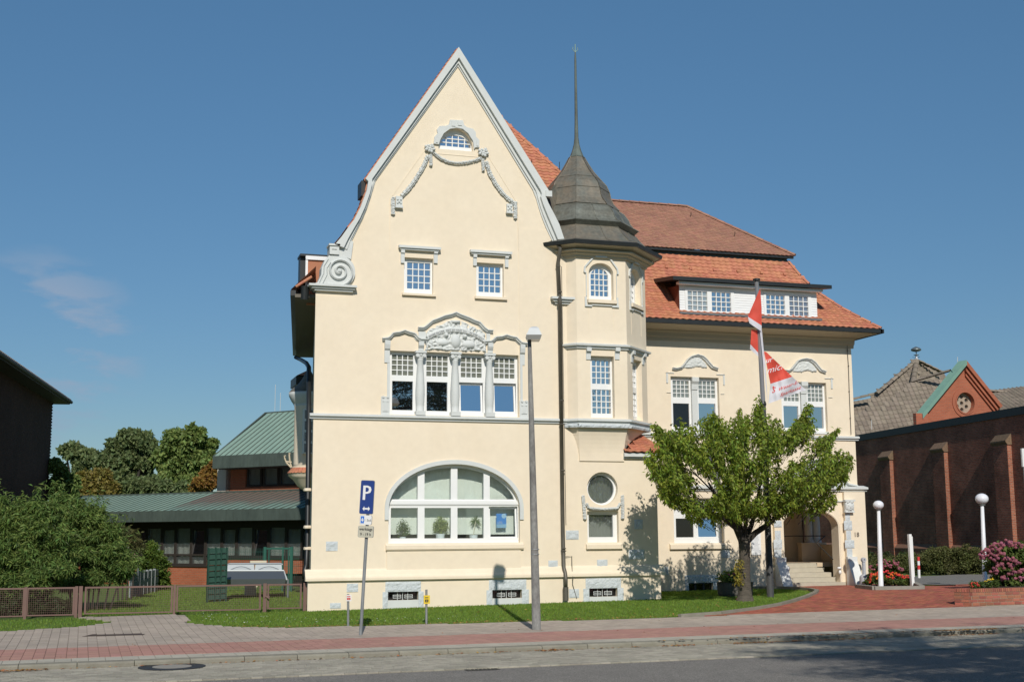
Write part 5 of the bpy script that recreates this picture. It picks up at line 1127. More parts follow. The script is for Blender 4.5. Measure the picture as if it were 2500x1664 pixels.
# volute pediment over the entrance
ze = zco + .06
mb = MB(); q = [fp(x, y, WY) for x, y in ((2032, 1160), (2042, 1168), (2056, 1178), (2072, 1183), (2086, 1184))]
mb.prism(WF, [fp(1925, 1185, WY), fp(2088, 1186, WY), fp(2070, 1180, WY), fp(2052, 1168, WY), fp(2040, 1150, WY), fp(2022, 1132, WY), fp(1990, 1120, WY), fp(1960, 1125, WY), fp(1930, 1150, WY)], 0, .10)
mb.sweep(WF, [fp(x, y, WY) for x, y in ((2088, 1184), (2068, 1180), (2052, 1168), (2040, 1150), (2022, 1132), (1990, 1120), (1960, 1125), (1930, 1150), (1915, 1180))], [(0, 0), (0, .2), (.05, .2), (.07, .12), (.07, 0)])
cq = fp(2062, 1168, WY); mb.sweep(WF, [(cq[0] + .09 * math.cos(t) * (1 - t / 12), cq[1] + .09 * math.sin(t) * (1 - t / 12)) for t in np.linspace(0, 8, 20)], [(-.02, 0), (.02, 0), (.02, .12), (-.02, .12)])
hb(mb, 'scrolled_pediment', TRIM)
V, FF = text_mesh('18', .24); a = fp(1880 + 1232 / 6.032, 1180 + 780 / 6.032, GY - .14)
mk('house_number', [facY(GY - .15).p(a[0] + x, a[1] + y, 0) for x, y in V], FF, mat('bronze_number', (.08, .065, .05), .5), HOUSE)
# handrail
mb = MB(); r0 = zp(700, 835, GY + 1.9); mb.tube([(PX1 - .5, GY + 1.9, fz + 1.0), (pa1 - .45, GY + .8, fz + .75), (pa1 - .2, GY + .1, fz + .15)], .02, 6); mb.tube([(PX0 + 1.3, GY + 2.6, fz + 1.0), (PX1 - .5, GY + 2.5, fz + 1.0), (PX1 - .5, GY + 1.9, fz + 1.0)], .02, 6); hb(mb, 'handrail', IRON)
mb = MB(); a = zp(1010, 1240, GY - .05); mb.blob((a[0], GY - .1, a[1]), .1, .07, .05); mb.blob((a[0] + .02, GY - .1, a[1] - .15), .06, .05, .08); a = zp(245, 1250, GY); mb.blob((a[0], GY - .1, a[1]), .07, .07, .1); hb(mb, 'rail_bracket', WHITE, smooth=True)
# notice board by the entrance
# ================================================================== GROUND, ROAD, PAVEMENT
def structure(o): o['kind'] = 'structure'; return o
TH = math.atan(.0207); S_ = np.array([math.cos(TH), math.sin(TH)]); T_ = np.array([-math.sin(TH), math.cos(TH)]); O_ = np.array([0.0, -11.82])
def st(s, t): q = O_ + S_ * s + T_ * t; return (q[0], q[1])
GRASSM = mat('lawn_soil_and_grass', (.10, .16, .028), .95, base2=(.08, .135, .022), vscale=1.2, var=.25, bump=.5, bscale=60)
ASPH = mat('asphalt', (.255, .238, .212), .95, var=.12, vscale=1.5, bump=.6, bscale=140, spec=.15, base2=(.22, .205, .185))
_pb = ASPH.node_tree; _n = _pb.nodes.new('ShaderNodeTexVoronoi'); _n.inputs['Scale'].default_value = 75; _P = _pb.nodes['Principled BSDF']; _src = _P.inputs['Base Color'].links[0].from_socket
_h = _pb.nodes.new('ShaderNodeHueSaturation'); _m = _pb.nodes.new('ShaderNodeMapRange'); _m.inputs['To Min'].default_value = .65; _m.inputs['To Max'].default_value = 1.5
_sp = _pb.nodes.new('ShaderNodeSeparateColor'); _g = _pb.nodes.new('ShaderNodeNewGeometry'); _pb.links.new(_g.outputs['Position'], _n.inputs['Vector']); _pb.links.new(_n.outputs['Color'], _sp.inputs[0]); _pb.links.new(_sp.outputs[0], _m.inputs['Value']); _pb.links.new(_m.outputs['Result'], _h.inputs['Value']); _pb.links.new(_src, _h.inputs['Color']); _pb.links.new(_h.outputs['Color'], _P.inputs['Base Color'])
PAVG = mat('grey_paver', (.42, .35, .285), .9, rand=.10, base2=(.32, .27, .22), vscale=.8, bump=.25, bscale=60)
PAVR = mat('faded_red_paver', (.40, .205, .165), .9, rand=.10, base2=(.36, .20, .155), vscale=.5, bump=.2, bscale=60)
PAVL = mat('light_kerb_paver', (.40, .37, .30), .9, rand=.08, bump=.2, bscale=60)
PAVS = mat('parking_lane_sett', (.40, .365, .29), .9, rand=.16, base2=(.26, .24, .19), vscale=.9, bump=.4, bscale=50)
PAVK = mat('kerb_stone', (.27, .25, .20), .9, rand=.08, base2=(.20, .185, .14), vscale=3, bump=.3, bscale=60)
CLINK = mat('red_clinker_paver', (.34, .10, .055), .85, rand=.3, base2=(.24, .075, .05), vscale=.9, bump=.2, bscale=60)
GAP = mat('dark_joint_sand', (.20, .175, .135), .95, var=.3, vscale=3)
def gxs(a, b, c): return np.arange(a, b + 1e-6, c).tolist()
xs_ = [-260, -150, -90, -60] + gxs(-40, 40, 1.0) + [60, 90, 150, 260]; ys_ = [-11.0, -9.5, -8.5] + gxs(-8, 6, 1.0) + [10, 20, 40, 80, 140, 260]
P = []; 
for j, y in enumerate(ys_):
    for x in xs_:
        yy = y if j else (O_[1] + (x * .0207) - .3); P.append((x, yy, G(x, yy) - .03))
n = len(xs_); structure(mk('ground', P, [(j * n + i, j * n + i + 1, (j + 1) * n + i + 1, (j + 1) * n + i) for j in range(len(ys_) - 1) for i in range(n - 1)], GRASSM, smooth=True))
mb = MB(); mb.add([(*st(-260, -.2), -.125), (*st(260, -.2), -.125), (*st(260, -12.0), -.14), (*st(-260, -12.0), -.14)], [(3, 2, 1, 0)]); structure(mb.build('road', ASPH))
mb = MB(); mb.add([(*st(-260, -12.0), -.05), (*st(260, -12.0), -.05), (*st(260, -260), -.05), (*st(-260, -260), -.05)], [(3, 2, 1, 0)]); structure(mb.build('ground_across_street', GRASSM))
def patch(name, poly, cell, z, m, parent=None):
    x0, x1 = min(p[0] for p in poly), max(p[0] for p in poly); y0, y1 = min(p[1] for p in poly), max(p[1] for p in poly); mb = MB()
    for i in range(int((x1 - x0) / cell) + 1):
        for j in range(int((y1 - y0) / cell) + 1):
            q = clip_convex(poly, rect(x0 + i * cell, x0 + (i + 1) * cell, y0 + j * cell, y0 + (j + 1) * cell))
            if area(q) > 1e-6: mb.add([(a, b, G(a, b) + z) for a, b in q], [tuple(range(len(q)))])
    return mb.build(name, m, parent)
def pave(parent, poly, w_, h_, m, z=0.0, singles=0, bond=.0, gap=.006, name='paver', zf=None, tilt=.0, rowj=0.0):
    """lay pavers, rows along the street"""
    q = [(float(np.dot(np.array(p) - O_, S_)), float(np.dot(np.array(p) - O_, T_))) for p in poly]
    s0, s1 = min(a[0] for a in q), max(a[0] for a in q); t0, t1 = min(a[1] for a in q), max(a[1] for a in q); cells = []
    j = 0; t = t0 + h_ / 2
    while t < t1:
        s = s0 + w_ / 2 + (bond * w_ if j % 2 else 0) + rnd.uniform(-rowj, rowj)
        while s < s1:
            if inpoly(s, t, q): cells.append((s, t))
            s += w_
        t += h_; j += 1
    def depth(c): x, y = st(*c); return (x - C[0]) ** 2 + (y - C[1]) ** 2 + (4000 if proj_x(x, y) else 0)
    cells.sort(key=depth)
    hw, hh = w_ / 2 - gap / 2, h_ / 2 - gap / 2; bv = .008
    B = np.array([(-hw, -hh, -.03), (hw, -hh, -.03), (hw, hh, -.03), (-hw, hh, -.03), (-hw, -hh, -bv * .6), (hw, -hh, -bv * .6), (hw, hh, -bv * .6), (-hw, hh, -bv * .6), (-hw + bv, -hh + bv, 0), (hw - bv, -hh + bv, 0), (hw - bv, hh - bv, 0), (-hw + bv, hh - bv, 0)])
    fs = [(0, 1, 5, 4), (1, 2, 6, 5), (2, 3, 7, 6), (3, 0, 4, 7), (4, 5, 9, 8), (5, 6, 10, 9), (6, 7, 11, 10), (7, 4, 8, 11), (8, 9, 10, 11)]
    me = bpy.data.meshes.new(name); me.from_pydata(B.tolist(), [], fs); me.materials.append(m)
    RT = np.array([[S_[0], S_[1], 0], [T_[0], T_[1], 0], [0, 0, 1]]); V = []
    for k, (s, t) in enumerate(cells):
        x, y = st(s, t); zz_ = (zf(x, y) if zf else G(x, y)) + z + rnd.uniform(-.001, .0012)
        if k < singles: inst(name, me, (x, y, zz_), parent, rot=(rnd.uniform(-tilt, tilt), rnd.uniform(-tilt, tilt), TH))
        else: V.append(B @ RT + np.array([x, y, zz_]) + B[:, :1] * rnd.uniform(-tilt, tilt) * np.array([[0, 0, 1]]))
    if V: mk(name + 's', np.concatenate(V), [tuple(i + 12 * k for i in f_) for k in range(len(V)) for f_ in fs], m, parent, kind='stuff')
def proj_x(x, y):
    v = MR.T @ (np.array([x, y, 0]) - C)
    if v[2] < 1: return True
    px, py = 1250 + F * v[0] / v[2], 832 + F * v[1] / v[2]; return px < -20 or px > 2520 or py > 1690
L0, L1 = -16, 26
lawn_edge = [(-3.4, -1.5), (-3.56, -3.05), (-2.61, -4.61), (-1.31, -5.47), (4.35, -5.81), (7.13, -5.89), (9.3, -5.78)]
pav_poly = [st(L0, 2.95), st(L1, 2.95), st(L1, 5.9), (9.3, -5.78)] + lawn_edge[::-1][1:] + [(-3.6, .35), (-6.3, .55), (-5.3, -1.8), (-6.1, -3.12), (-7.95, -3.86), st(L0, 7.9)]
PAVE = structure(patch('pavement', pav_poly, 1.0, -.018, GAP)); pave(PAVE, pav_poly, .20, .20, PAVG, singles=300)
cyc = [st(L0, .62), st(L1, .62), st(L1, 2.94), st(L0, 2.94)]
CYC = structure(patch('cycle_path', cyc, 2.0, -.018, GAP)); pave(CYC, cyc, .20, .20, PAVR, singles=300)
stp = [st(L0, -.02), st(L1, -.02), st(L1, .62), st(L0, .62)]
KST = structure(patch('kerb_strip', stp, 2.0, -.018, GAP)); pave(KST, stp, .30, .30, PAVL, singles=100)
KB = structure(mk('kerb', [(*st(L0 - 60, -.16), -.13), (*st(L1 + 60, -.16), -.13), (*st(L1 + 60, -.04), -.02), (*st(L0 - 60, -.04), -.02)], [(0, 1, 2, 3)], PAVK))
kme = None
for k in range(int(L0), int(L1) + 4):
    a0, a1 = k + .006, k + .994; dz = rnd.uniform(-.003, .003); mb = MB(); Pk = [(*st(a, t), z) for a in (a0, a1) for (t, z) in ((-.36, -.2), (-.36, -.035 + dz), (-.33, -.004 + dz), (-.05, dz), (-.05, -.2))]
    mb.add(Pk, [(0, 1, 6, 5), (1, 2, 7, 6), (2, 3, 8, 7), (3, 4, 9, 8), (0, 1, 2, 3, 4), (5, 6, 7, 8, 9)]); mb.build('kerb_stone', PAVK, KB)
lane = [st(L0, -3.0), st(L1, -3.0), st(L1, -.36), st(L0, -.36)]
LANE = structure(mk('parking_lane', [(*p, -.121) for p in lane], [(0, 1, 2, 3)], GAP)); pave(LANE, lane, .20, .132, PAVS, zf=lambda x, y: -.10, singles=300, bond=.5, rowj=.05, tilt=.012)
apron = [st(10.5, 5.92)] + [(9.6, -5.7), (12.01, -4.55), (14.15, -2.85), (16.4, -.34), (17.4, 1.3), (17.5, 2.65), (17.2, 3.62), (16.4, 4.15), (20.9, 4.15), (21.0, 5.0), (21.65, 4.55), (22.38, 2.4), (23.6, 2.0), (24.6, 3.4), (27.5, 7.0), (34, 6), (30, -1), (23.3, .1), (19.2, -4.1), (18.55, -5.0)] + [st(19.2, 5.92)]
APR = structure(patch('red_apron', apron, 1.0, -.016, GAP)); pave(APR, apron, .20, .10, CLINK, singles=300, bond=.5)
# curved kerb between lawn and apron
CK = structure(mk('lawn_kerb', [(14, -3, .1), (14.1, -3, .1), (14, -3.1, .1)], [(0, 1, 2)], PAVK))
cp = [(9.0, -5.85), (10.4, -5.45), (12.0, -4.55), (13.2, -3.7), (14.15, -2.85), (15.4, -1.55), (16.4, -.34), (17.1, .7), (17.45, 1.7), (17.5, 2.65), (17.25, 3.4), (16.7, 3.95), (16.2, 4.1)]
for a, b in zip(cp, cp[1:]):
    a, b = np.array(a), np.array(b); d = b - a; L_ = np.linalg.norm(d); d /= L_; nn = np.array([-d[1], d[0]]) * .07; mb = MB(); V = []
    for q in (a + d * .01, b - d * .01):
        for s_ in (-1, 1):
            for z in (-.1, .07): V.append((q[0] + nn[0] * s_, q[1] + nn[1] * s_, G(*q) + z))
    mb.add(V, [(0, 1, 5, 4), (2, 3, 7, 6), (1, 3, 7, 5), (0, 1, 3, 2), (4, 5, 7, 6)]); mb.build('kerb_stone', PAVK, CK)
# asphalt drive behind the white post
drv = [(22.6, 4.3), (23.6, 2.6), (27.0, 3.4), (34, 6.2), (40, 10), (36, 14), (29.0, 10.6), (24.5, 9.4)]
structure(patch('drive', drv, 2.0, .004, mat('old_asphalt', (.20, .195, .18), .9, var=.1, bump=.3, bscale=80)))
# grass blades
GRB = leafmat('grass_blades', (.17, .255, .04), (.13, .215, .03), rand=.4, trans=.3)
def blades(poly, n, hgt, name, label, seed, far=None):
    r = np.random.RandomState(seed); x0, x1 = min(p[0] for p in poly), max(p[0] for p in poly); y0, y1 = min(p[1] for p in poly), max(p[1] for p in poly); pts = []
    while len(pts) < n:
        x, y = r.uniform(x0, x1), r.uniform(y0, y1)
        if inpoly(x, y, poly): pts.append((x, y, G(x, y) - .028))
    P = np.array(pts); n = len(P); a = r.uniform(0, 2 * np.pi, n); w_ = r.uniform(.006, .012, n); h = r.uniform(.5, 1.2, n) * hgt; ln = r.uniform(-.4, .4, (n, 2)) * h[:, None]
    V = np.zeros((n, 3, 3)); V[:, 0] = P; V[:, 1] = P; V[:, 0, 0] -= np.cos(a) * w_; V[:, 0, 1] -= np.sin(a) * w_; V[:, 1, 0] += np.cos(a) * w_; V[:, 1, 1] += np.sin(a) * w_; V[:, 2] = P; V[:, 2, :2] += ln; V[:, 2, 2] += h
    o = mk(name, V.reshape(-1, 3), np.arange(3 * n).reshape(-1, 3), GRB); o['kind'] = 'stuff'; o['label'] = label; o['category'] = 'grass'; return o
lawn = lawn_edge + [(9.8, -5.5), (12.01, -4.45), (14.1, -2.75), (16.3, -.3), (17.3, 1.6), (17.3, 2.8), (16.2, 4.0), (13, 4.1), (11.3, 4.1), (11.2, -.15), (-.05, -.15), (-.2, .05), (-3.4, .15)]
blades(lawn, 105000, .045, 'grass', 'short mown grass of the front lawn between pavement and cream house', 1)
blades([(-6.3, .75), (-6.2, 4), (-5, 10), (-4.5, 18), (1.5, 18), (1.2, 8), (.4, 5), (-.15, .3)], 36000, .055, 'grass', 'grass of the garden behind the brown mesh fence', 2)
blades([(-16, -4.2), (-7.95, -3.8), (-6.1, -3.1), (-5.3, -1.8), (-6.3, .5), (-16, .6)], 16000, .055, 'grass', 'strip of grass in front of the dark shrubs at the left edge', 3)
# daisies and fallen leaves
def scatter_small(poly, n, sz, m, name, label, seed, z=.03, cat='leaves', flat=True, pts=None):
    r = random.Random(seed); V = []; FF = []; x0, x1 = min(p[0] for p in poly), max(p[0] for p in poly); y0, y1 = min(p[1] for p in poly), max(p[1] for p in poly); k = 0
    while k < n:
        x, y = r.uniform(x0, x1), r.uniform(y0, y1)
        if not inpoly(x, y, poly): continue
        zz_ = (G(x, y) if y > -12.1 else -.10) + z; a = r.uniform(0, 6.3); s = sz * r.uniform(.6, 1.3); c_, s_ = math.cos(a), math.sin(a); b = len(V)
        V += [(x - c_ * s, y - s_ * s, zz_), (x + s_ * s * .5, y - c_ * s * .5, zz_ + r.uniform(0, .4) * s), (x + c_ * s, y + s_ * s, zz_ + r.uniform(0, .5) * s), (x - s_ * s * .5, y + c_ * s * .5, zz_ + r.uniform(0, .4) * s)]; FF.append((b, b + 1, b + 2, b + 3)); k += 1
    o = mk(name, V, FF, m); o['kind'] = 'stuff'; o['label'] = label; o['category'] = cat; return o
DRYL = leafmat('fallen_leaf', (.42, .22, .07), (.30, .12, .04), rand=.5, trans=.1); DAISY = mat('daisy_petals', (.75, .75, .70), .8)
edge = [(-2.61, -4.66), (-1.31, -5.52), (4.35, -5.86), (9.3, -5.83), (9.3, -5.5), (4.35, -5.5), (-1.31, -5.15), (-2.5, -4.4)]
scatter_small(edge, 420, .035, DRYL, 'fallen_leaves', 'brown leaves caught along the edge of the lawn', 5, .01)
scatter_small([st(-12, -.50), st(25, -.50), st(25, -.38), st(-12, -.38)], 520, .04, DRYL, 'fallen_leaves', 'orange leaves gathered in the gutter under the kerb', 6, .012)
for (s0, s1, n_) in ((7.3, 10.8, 330), (5.6, 6.4, 60), (12.5, 14.2, 260), (-8, -6.5, 120), (2.9, 3.6, 70)): scatter_small([st(s0, -.62), st(s1, -.62), st(s1, -.38), st(s0, -.38)], n_, .04, DRYL, 'fallen_leaves', 'drift of orange leaves against the kerb face', 7 + int(s0), .015)
scatter_small(lawn, 260, .035, DRYL, 'fallen_leaves', 'few yellow leaves scattered over the front lawn', 8, .05)
scatter_small([(-3.3, -3), (-2.5, -4.4), (4, -5.6), (4, -4.4), (0, -4), (-3, -.5)], 170, .022, DAISY, 'daisies', 'white daisies in the corner of the front lawn', 9, .055, 'daisies')
scatter_small([st(-10, .2), st(22, .2), st(22, 5.5), st(-10, 5.5)], 90, .03, DRYL, 'fallen_leaves', 'odd leaves lying on the pavement and cycle path', 10, .006)
# covers
mb = MB(); q = [pG(205, 1550), pG(345, 1542), pG(365, 1543.5), pG(226, 1551.5)]; q = [pG(200, 1553), pG(350, 1549), pG(362, 1542), pG(232, 1545)]
mb.prism(Fr((0, 0, 0), (1, 0, 0), (0, 1, 0), (0, 0, 1)), ccw([(p[0], p[1]) for p in q]), -.02, .012); tag(mb.build('cover_plate', mat('rusty_plate', (.09, .06, .04), .7, var=.3, vscale=5)), 'long rusty brown cover plate set in the grey pavement', 'cover plate')
mc = pZ(420, 1627, -.1); t = thing('manhole_cover', 'round manhole cover with pale concrete centre and dark iron ring', 'manhole cover', (mc[0], mc[1], -.1))
mb = MB(); mb.lathe((mc[0], mc[1], -.1), [(.60, 0), (.60, .012), (.36, .012), (.36, 0)], 36, cap=False); mb.build('iron_ring', IRON, t); mb = MB(); mb.lathe((mc[0], mc[1], -.1), [(.355, 0), (.35, .015), (.0, .016)], 36); mb.build('concrete_centre', CONC, t)
dg_ = pZ(1172, 1631, -.12); t = thing('drain_grate', 'rectangular iron drain grate with slots where setts meet asphalt', 'drain grate', (dg_[0], dg_[1], -.1)); mb = MB(); GR = Fr((dg_[0], dg_[1], -.138), (*S_, 0), (*T_, 0), (0, 0, 1))
mb.prism(GR, rect(-.30, .30, -.24, .24), 0, .02, holes=[rect(-.25, .25, -.19, .19)]); mb.build('grate_frame', IRON, t)
for k in range(7): mb = MB(); mb.box(GR, -.25 + k * .075, -.25 + k * .075 + .042, -.19, .19, 0, .019); mb.build('bar', IRON, t)
for (px_, lab) in ((1480, 'narrow strip of red brick edging let into the pavement'),):
    a, b = pG(1395, 1513.5), pG(1500, 1511); mb = MB(); mb.box(Fr((a[0], a[1] - .25, .0), (1, 0, 0), (0, 1, 0), (0, 0, 1)), 0, b[0] - a[0], 0, .4, .0, .01); mb.build('brick_edging', CLINK, PAVE)
# ================================================================== ANNEX with copper roofs
AA = -.86; ad = np.array([math.cos(AA), math.sin(AA), 0]); an = np.array([math.sin(AA), -math.cos(AA), 0])   # along (to the right, nearer), outward normal
A0_ = pZ(450, 1424, .1); 
def pA(px, py, off=0.0): return pP(px, py, A0_ + an * off, an)
AFr = Fr((A0_[0], A0_[1], 0), ad, (0, 0, 1), an)
def aA(px, py, off=0.0): p = pA(px, py, off); q = p - A0_; return (float(np.dot(q, ad)), p[2])
ANX = thing('annex_building', 'low brick annex with green copper standing-seam roofs behind the garden', 'building', (A0_[0], A0_[1], .05))
BRA = brick_mat('orange_red_brick', tuple(ad), (.42, .12, .06), (.33, .09, .045), (.30, .17, .11), bump=.4, var=.12)
BRD = mat('dark_brown_frame', (.035, .028, .024), .6)
aL, aR = aA(150, 1400)[0], aA(762, 1400)[0]
zg0 = .0; sill1 = aA(450, 1379)[1]; sill2 = aA(650, 1360)[1]; xb = aA(505, 1380)[0] ; ztop = aA(600, 1284)[1]
mb = MB(); mb.box(AFr, aL, xb, zg0, sill1 - .06, -.3, 0); mb.box(AFr, xb, aR, aA(650, 1398)[1], sill2 - .06, -.3, 0); mb.build('brick_wall', BRA, ANX)
mb = MB(); mb.box(AFr, xb, aR, zg0, aA(650, 1398)[1], -.5, -.1); mb.box(AFr, aL, aR, ztop - .05, ztop + .9, -.4, -.02); mb.box(AFr, aL, aR, zg0, ztop, -3.3, -3.2); mb.box(AFr, aL, aL + .1, 0, ztop, -3.3, 0); mb.build('dark_base', BRD, ANX)
mb = MB(); mb.box(AFr, aL, xb + .05, sill1 - .06, sill1, -.3, .06); mb.box(AFr, xb, aR, sill2 - .06, sill2, -.3, .06); mb.build('window_ledge', BRD, ANX)
pitch = aA(590, 1300)[0] - aA(550, 1300)[0]; x = aL + .1; k = 0
while x < aR - .2:
    s0 = sill1 if x < xb - .1 else sill2; lo_ = s0 < sill2
    narrow = (k % 2 == 1); w_ = pitch * (.98 if not narrow else .94)
    mbx = MB(); O = rect(x, x + w_, s0, ztop); fw = .09 if narrow else .05; tr_ = s0 + (ztop - s0) * .27
    hl = [rect(x + fw, x + w_ - fw, (tr_ + .04) if lo_ else s0 + .08, ztop - (.14 if narrow else .06))]
    if lo_: hl.append(rect(x + fw, x + w_ - fw, s0 + .08, tr_ - .04))
    mbx.prism(AFr.off(-.12), O, -.06, .06, holes=hl); W_ = mbx.build('window', BRD, ANX)
    for q in hl:
        g_ = GLS if (narrow and k in (5, 9, 13, 1)) else GLN
        if g_ is GLS and q is not hl[0]: g_ = GLN
        mp_ = MB(); 
        if g_ is GLS: fq = AFr.off(-.10); mp_.add([fq.p(q[0][0], q[0][1], .0), fq.p(q[1][0], q[1][1], .0), fq.p(q[2][0], q[2][1], -.12), fq.p(q[3][0] + .03, q[3][1], -.12)], [(0, 1, 2, 3)])
        else: mp_.box(AFr.off(-.12), q[0][0], q[1][0], q[0][1], q[2][1], -.01, .01)
        mp_.build('pane', g_, W_)
    x += w_ + .0; k += 1
n = int((aR - aL) / .06); V = []
for z in (.7, ztop):
    for i in range(n + 1): V.append(AFr.p(aL + (aR - aL) * i / n, z, -.27 + .022 * math.sin(i * 1.1) + .012 * math.sin(i * .37)))
mk('net_curtain', V, [(i, i + 1, n + 2 + i, n + 1 + i) for i in range(n)], mat('pale_curtain', (.82, .83, .78), .9, var=.1), ANX, smooth=True)
# lower roof: fascia on an overhanging plane, slope rising back
def copper_roof(name, e0, e1, t0, t1, zb_f, npan, m, mf, brown=None, parent=ANX):
    """e0,e1 eave ends (3D), t0,t1 top ends (3D); vertical panels perpendicular to eave, standing seams"""
    e0, e1, t0, t1 = map(np.array, (e0, e1, t0, t1)); d = (e1 - e0); L_ = np.linalg.norm(d); d = d / L_; R_ = mk(name, [e0, e1, e1 - [0, 0, .01]], [(0, 1, 2)], mf, parent)
    T0 = float(np.dot(t0 - e0, d)); T1 = float(np.dot(t1 - e0, d)); up = t0 - e0 - d * T0      # slope vector
    def top(s):   # how far up the slope the panel at s reaches (0..1)
        if T0 > 0 and s < T0: return max(0.0, s / T0)
        if T1 < L_ and s > T1: return max(0.0, (L_ - s) / (L_ - T1))
        return 1.0
    nn = np.cross(d, up / np.linalg.norm(up)); nn *= 1 if nn[2] > 0 else -1; pw = L_ / npan
    for k in range(npan):
        s0, s1 = k * pw, (k + 1) * pw; h0_, h1_ = top(s0 + 1e-4), top(s1 - 1e-4); mb = MB()
        a, b = e0 + d * s0, e0 + d * s1; sag = -nn * .0
        mb.add([a, b, b + up * h1_, a + up * h0_], [(0, 1, 2, 3)])
        if h1_ > .02: q = up / np.linalg.norm(up); mb.cur = 1; mb.tube([b + nn * .012, b + up * h1_ + nn * .012], .026, 4); mb.cur = 0  # dark second material paints in the shadow line along each seam
        if T0 > 0 and s0 < T0 < s1: mb.add([a + up * h0_, b + up, e0 + d * T0 + up], [(0, 1, 2)])
        mm = m if brown is None or not brown(s0 / L_) else BCOPM
        mb.build('roof_panel', [mm, GCOD], R_)
        mb = MB(); lip = .06 * math.sin(1.3 * k); F_ = Fr((e0[0], e0[1], 0), d, (0, 0, 1)); sg = 1 if np.dot(F_.n, -up) > 0 else -1
        mb.box(F_, s0 + .006, s1 - .006, zb_f, e0[2] + .02, -.02 * sg if sg > 0 else .0, .03 * sg if sg > 0 else .03)
        for ss in (s1,): mb.box(F_, ss - .012, ss + .012, zb_f, e0[2] + .02, .0, .05 * sg)
        mb.build('fascia_panel', mf, R_)
    return R_
# brown streaked copper that turns green towards the eave
BCOPM = mat('brown_copper_green_foot', (.19, .135, .11), .65, var=.12)
def _zmix(m, zlo, zhi, c_lo):
    t = m.node_tree; P_ = t.nodes['Principled BSDF']; src = P_.inputs['Base Color'].links[0].from_socket; g = t.nodes.new('ShaderNodeNewGeometry'); s = t.nodes.new('ShaderNodeSeparateXYZ'); t.links.new(g.outputs['Position'], s.inputs[0])
    nz_ = t.nodes.new('ShaderNodeTexNoise'); nz_.inputs['Scale'].default_value = 1.2; t.links.new(g.outputs['Position'], nz_.inputs['Vector']); a = t.nodes.new('ShaderNodeMath'); a.operation = 'MULTIPLY_ADD'; a.inputs[1].default_value = .5; t.links.new(nz_.outputs['Fac'], a.inputs[0]); t.links.new(s.outputs['Z'], a.inputs[2])
    mr_ = t.nodes.new('ShaderNodeMapRange'); mr_.inputs['From Min'].default_value = zlo + .25; mr_.inputs['From Max'].default_value = zhi + .25; t.links.new(a.outputs[0], mr_.inputs['Value'])
    mx_ = t.nodes.new('ShaderNodeMix'); mx_.data_type = 'RGBA'; t.links.new(mr_.outputs['Result'], mx_.inputs['Factor']); mx_.inputs['A'].default_value = (*c_lo, 1); t.links.new(src, mx_.inputs['B']); t.links.new(mx_.outputs['Result'], P_.inputs['Base Color'])
OV = .9
zf1 = pA(600, 1243, OV)[2]; zf0 = pA(600, 1270, OV)[2]
zr = pA(500, 1203, -2.4)[2]
_zmix(BCOPM, zf1 + .16, zf1 + .42, (.19, .29, .24))
EF0, EF1 = aA(172, 1208, -2.4)[0], aA(760, 1243, OV)[0]; RT0, RT1 = aA(186, 1205, -2.4)[0], aA(757, 1200, -2.4)[0]
P3 = lambda a, z, c: AFr.p(a, z, c)
LR = copper_roof('lower_roof', P3(EF0, zf1, OV), P3(EF1, zf1, OV), P3(EF0, zr, -2.4), P3(EF1, zr, -2.4), zf0, 44, GCOP, GCOD, brown=lambda t: t > (aA(520, 1200, -2.4)[0] - EF0) / (EF1 - EF0))
mb = MB(); mb.box(AFr, EF0, EF1, zf0 - .02, zf0, -.3, OV - .05); mb.build('soffit', BRD, ANX)
mb = MB(); mb.box(AFr, EF0, RT1, zr - .0, zr + .06, -2.6, -2.35); mb.build('ridge_cap', GCOD, ANX)
# upper storey
UO = -2.5
u0, u1 = aA(551, 1150, UO)[0], aA(770, 1150, UO)[0]; uw = aA(530, 1150, UO)[0]
zu0, zu1 = zr - .3, aA(600, 1134, UO)[1] + .15
ub, uc = aA(552, 1150, UO)[0], aA(600, 1150, UO)[0]
mb = MB(); mb.box(AFr.off(UO), ub, uc, zu0, zu1, -.3, 0); mb.box(AFr.off(UO), uc, u1, zu0, aA(650, 1186, UO)[1], -.3, 0); mb.build('brick_wall', BRA, ANX)
mb = MB(); F2 = Fr(AFr.p(ub, 0, UO), -an, (0, 0, 1), -ad); mb.box(F2, 0, 6, zu0, zu1, -.3, 0); 
mb.box(AFr.off(UO), uw, ub, zu0, zu1, -.6, -.02); mb.build('rendered_wall', mat('cream_grey_render', (.55, .50, .42), .9), ANX)
mb = MB(); mb.box(AFr.off(UO), uc, u1, zu1 - .3, zu1 + .1, -.3, -.02); mb.box(AFr.off(UO), uc, u1, zu0, zu1, -3, -2.9); mb.build('dark_base', BRD, ANX)
for (x0, x1) in ((603, 638), (642, 680), (682, 722)):
    a = aA(x0, 1165, UO)[0]; b = aA(x1, 1165, UO)[0]; z0_, z1_ = aA(660, 1188, UO)[1], zu1 - .25; fq = AFr.off(UO - .05); mbx = MB(); hh_ = rect(a + .1, b - .1, z0_ + .12, z1_ - .08); mbx.prism(fq, rect(a, b, z0_, z1_), -.06, .05, holes=[hh_]); W_ = mbx.build('window', BRD, ANX)
    mp_ = MB(); mp_.box(fq, hh_[0][0], hh_[1][0], hh_[0][1], hh_[2][1], -.01, .01); mp_.build('pane', GLN, W_)
n = 60; a, b = uc, u1; V = []
for z in (zu0, zu1):
    for i in range(n + 1): V.append(AFr.p(a + (b - a) * i / n, z, UO - .3 + .02 * math.sin(i)))
mk('net_curtain', V, [(i, i + 1, n + 2 + i, n + 1 + i) for i in range(n)], CURT, ANX, smooth=True)
UOV = UO + 1.0
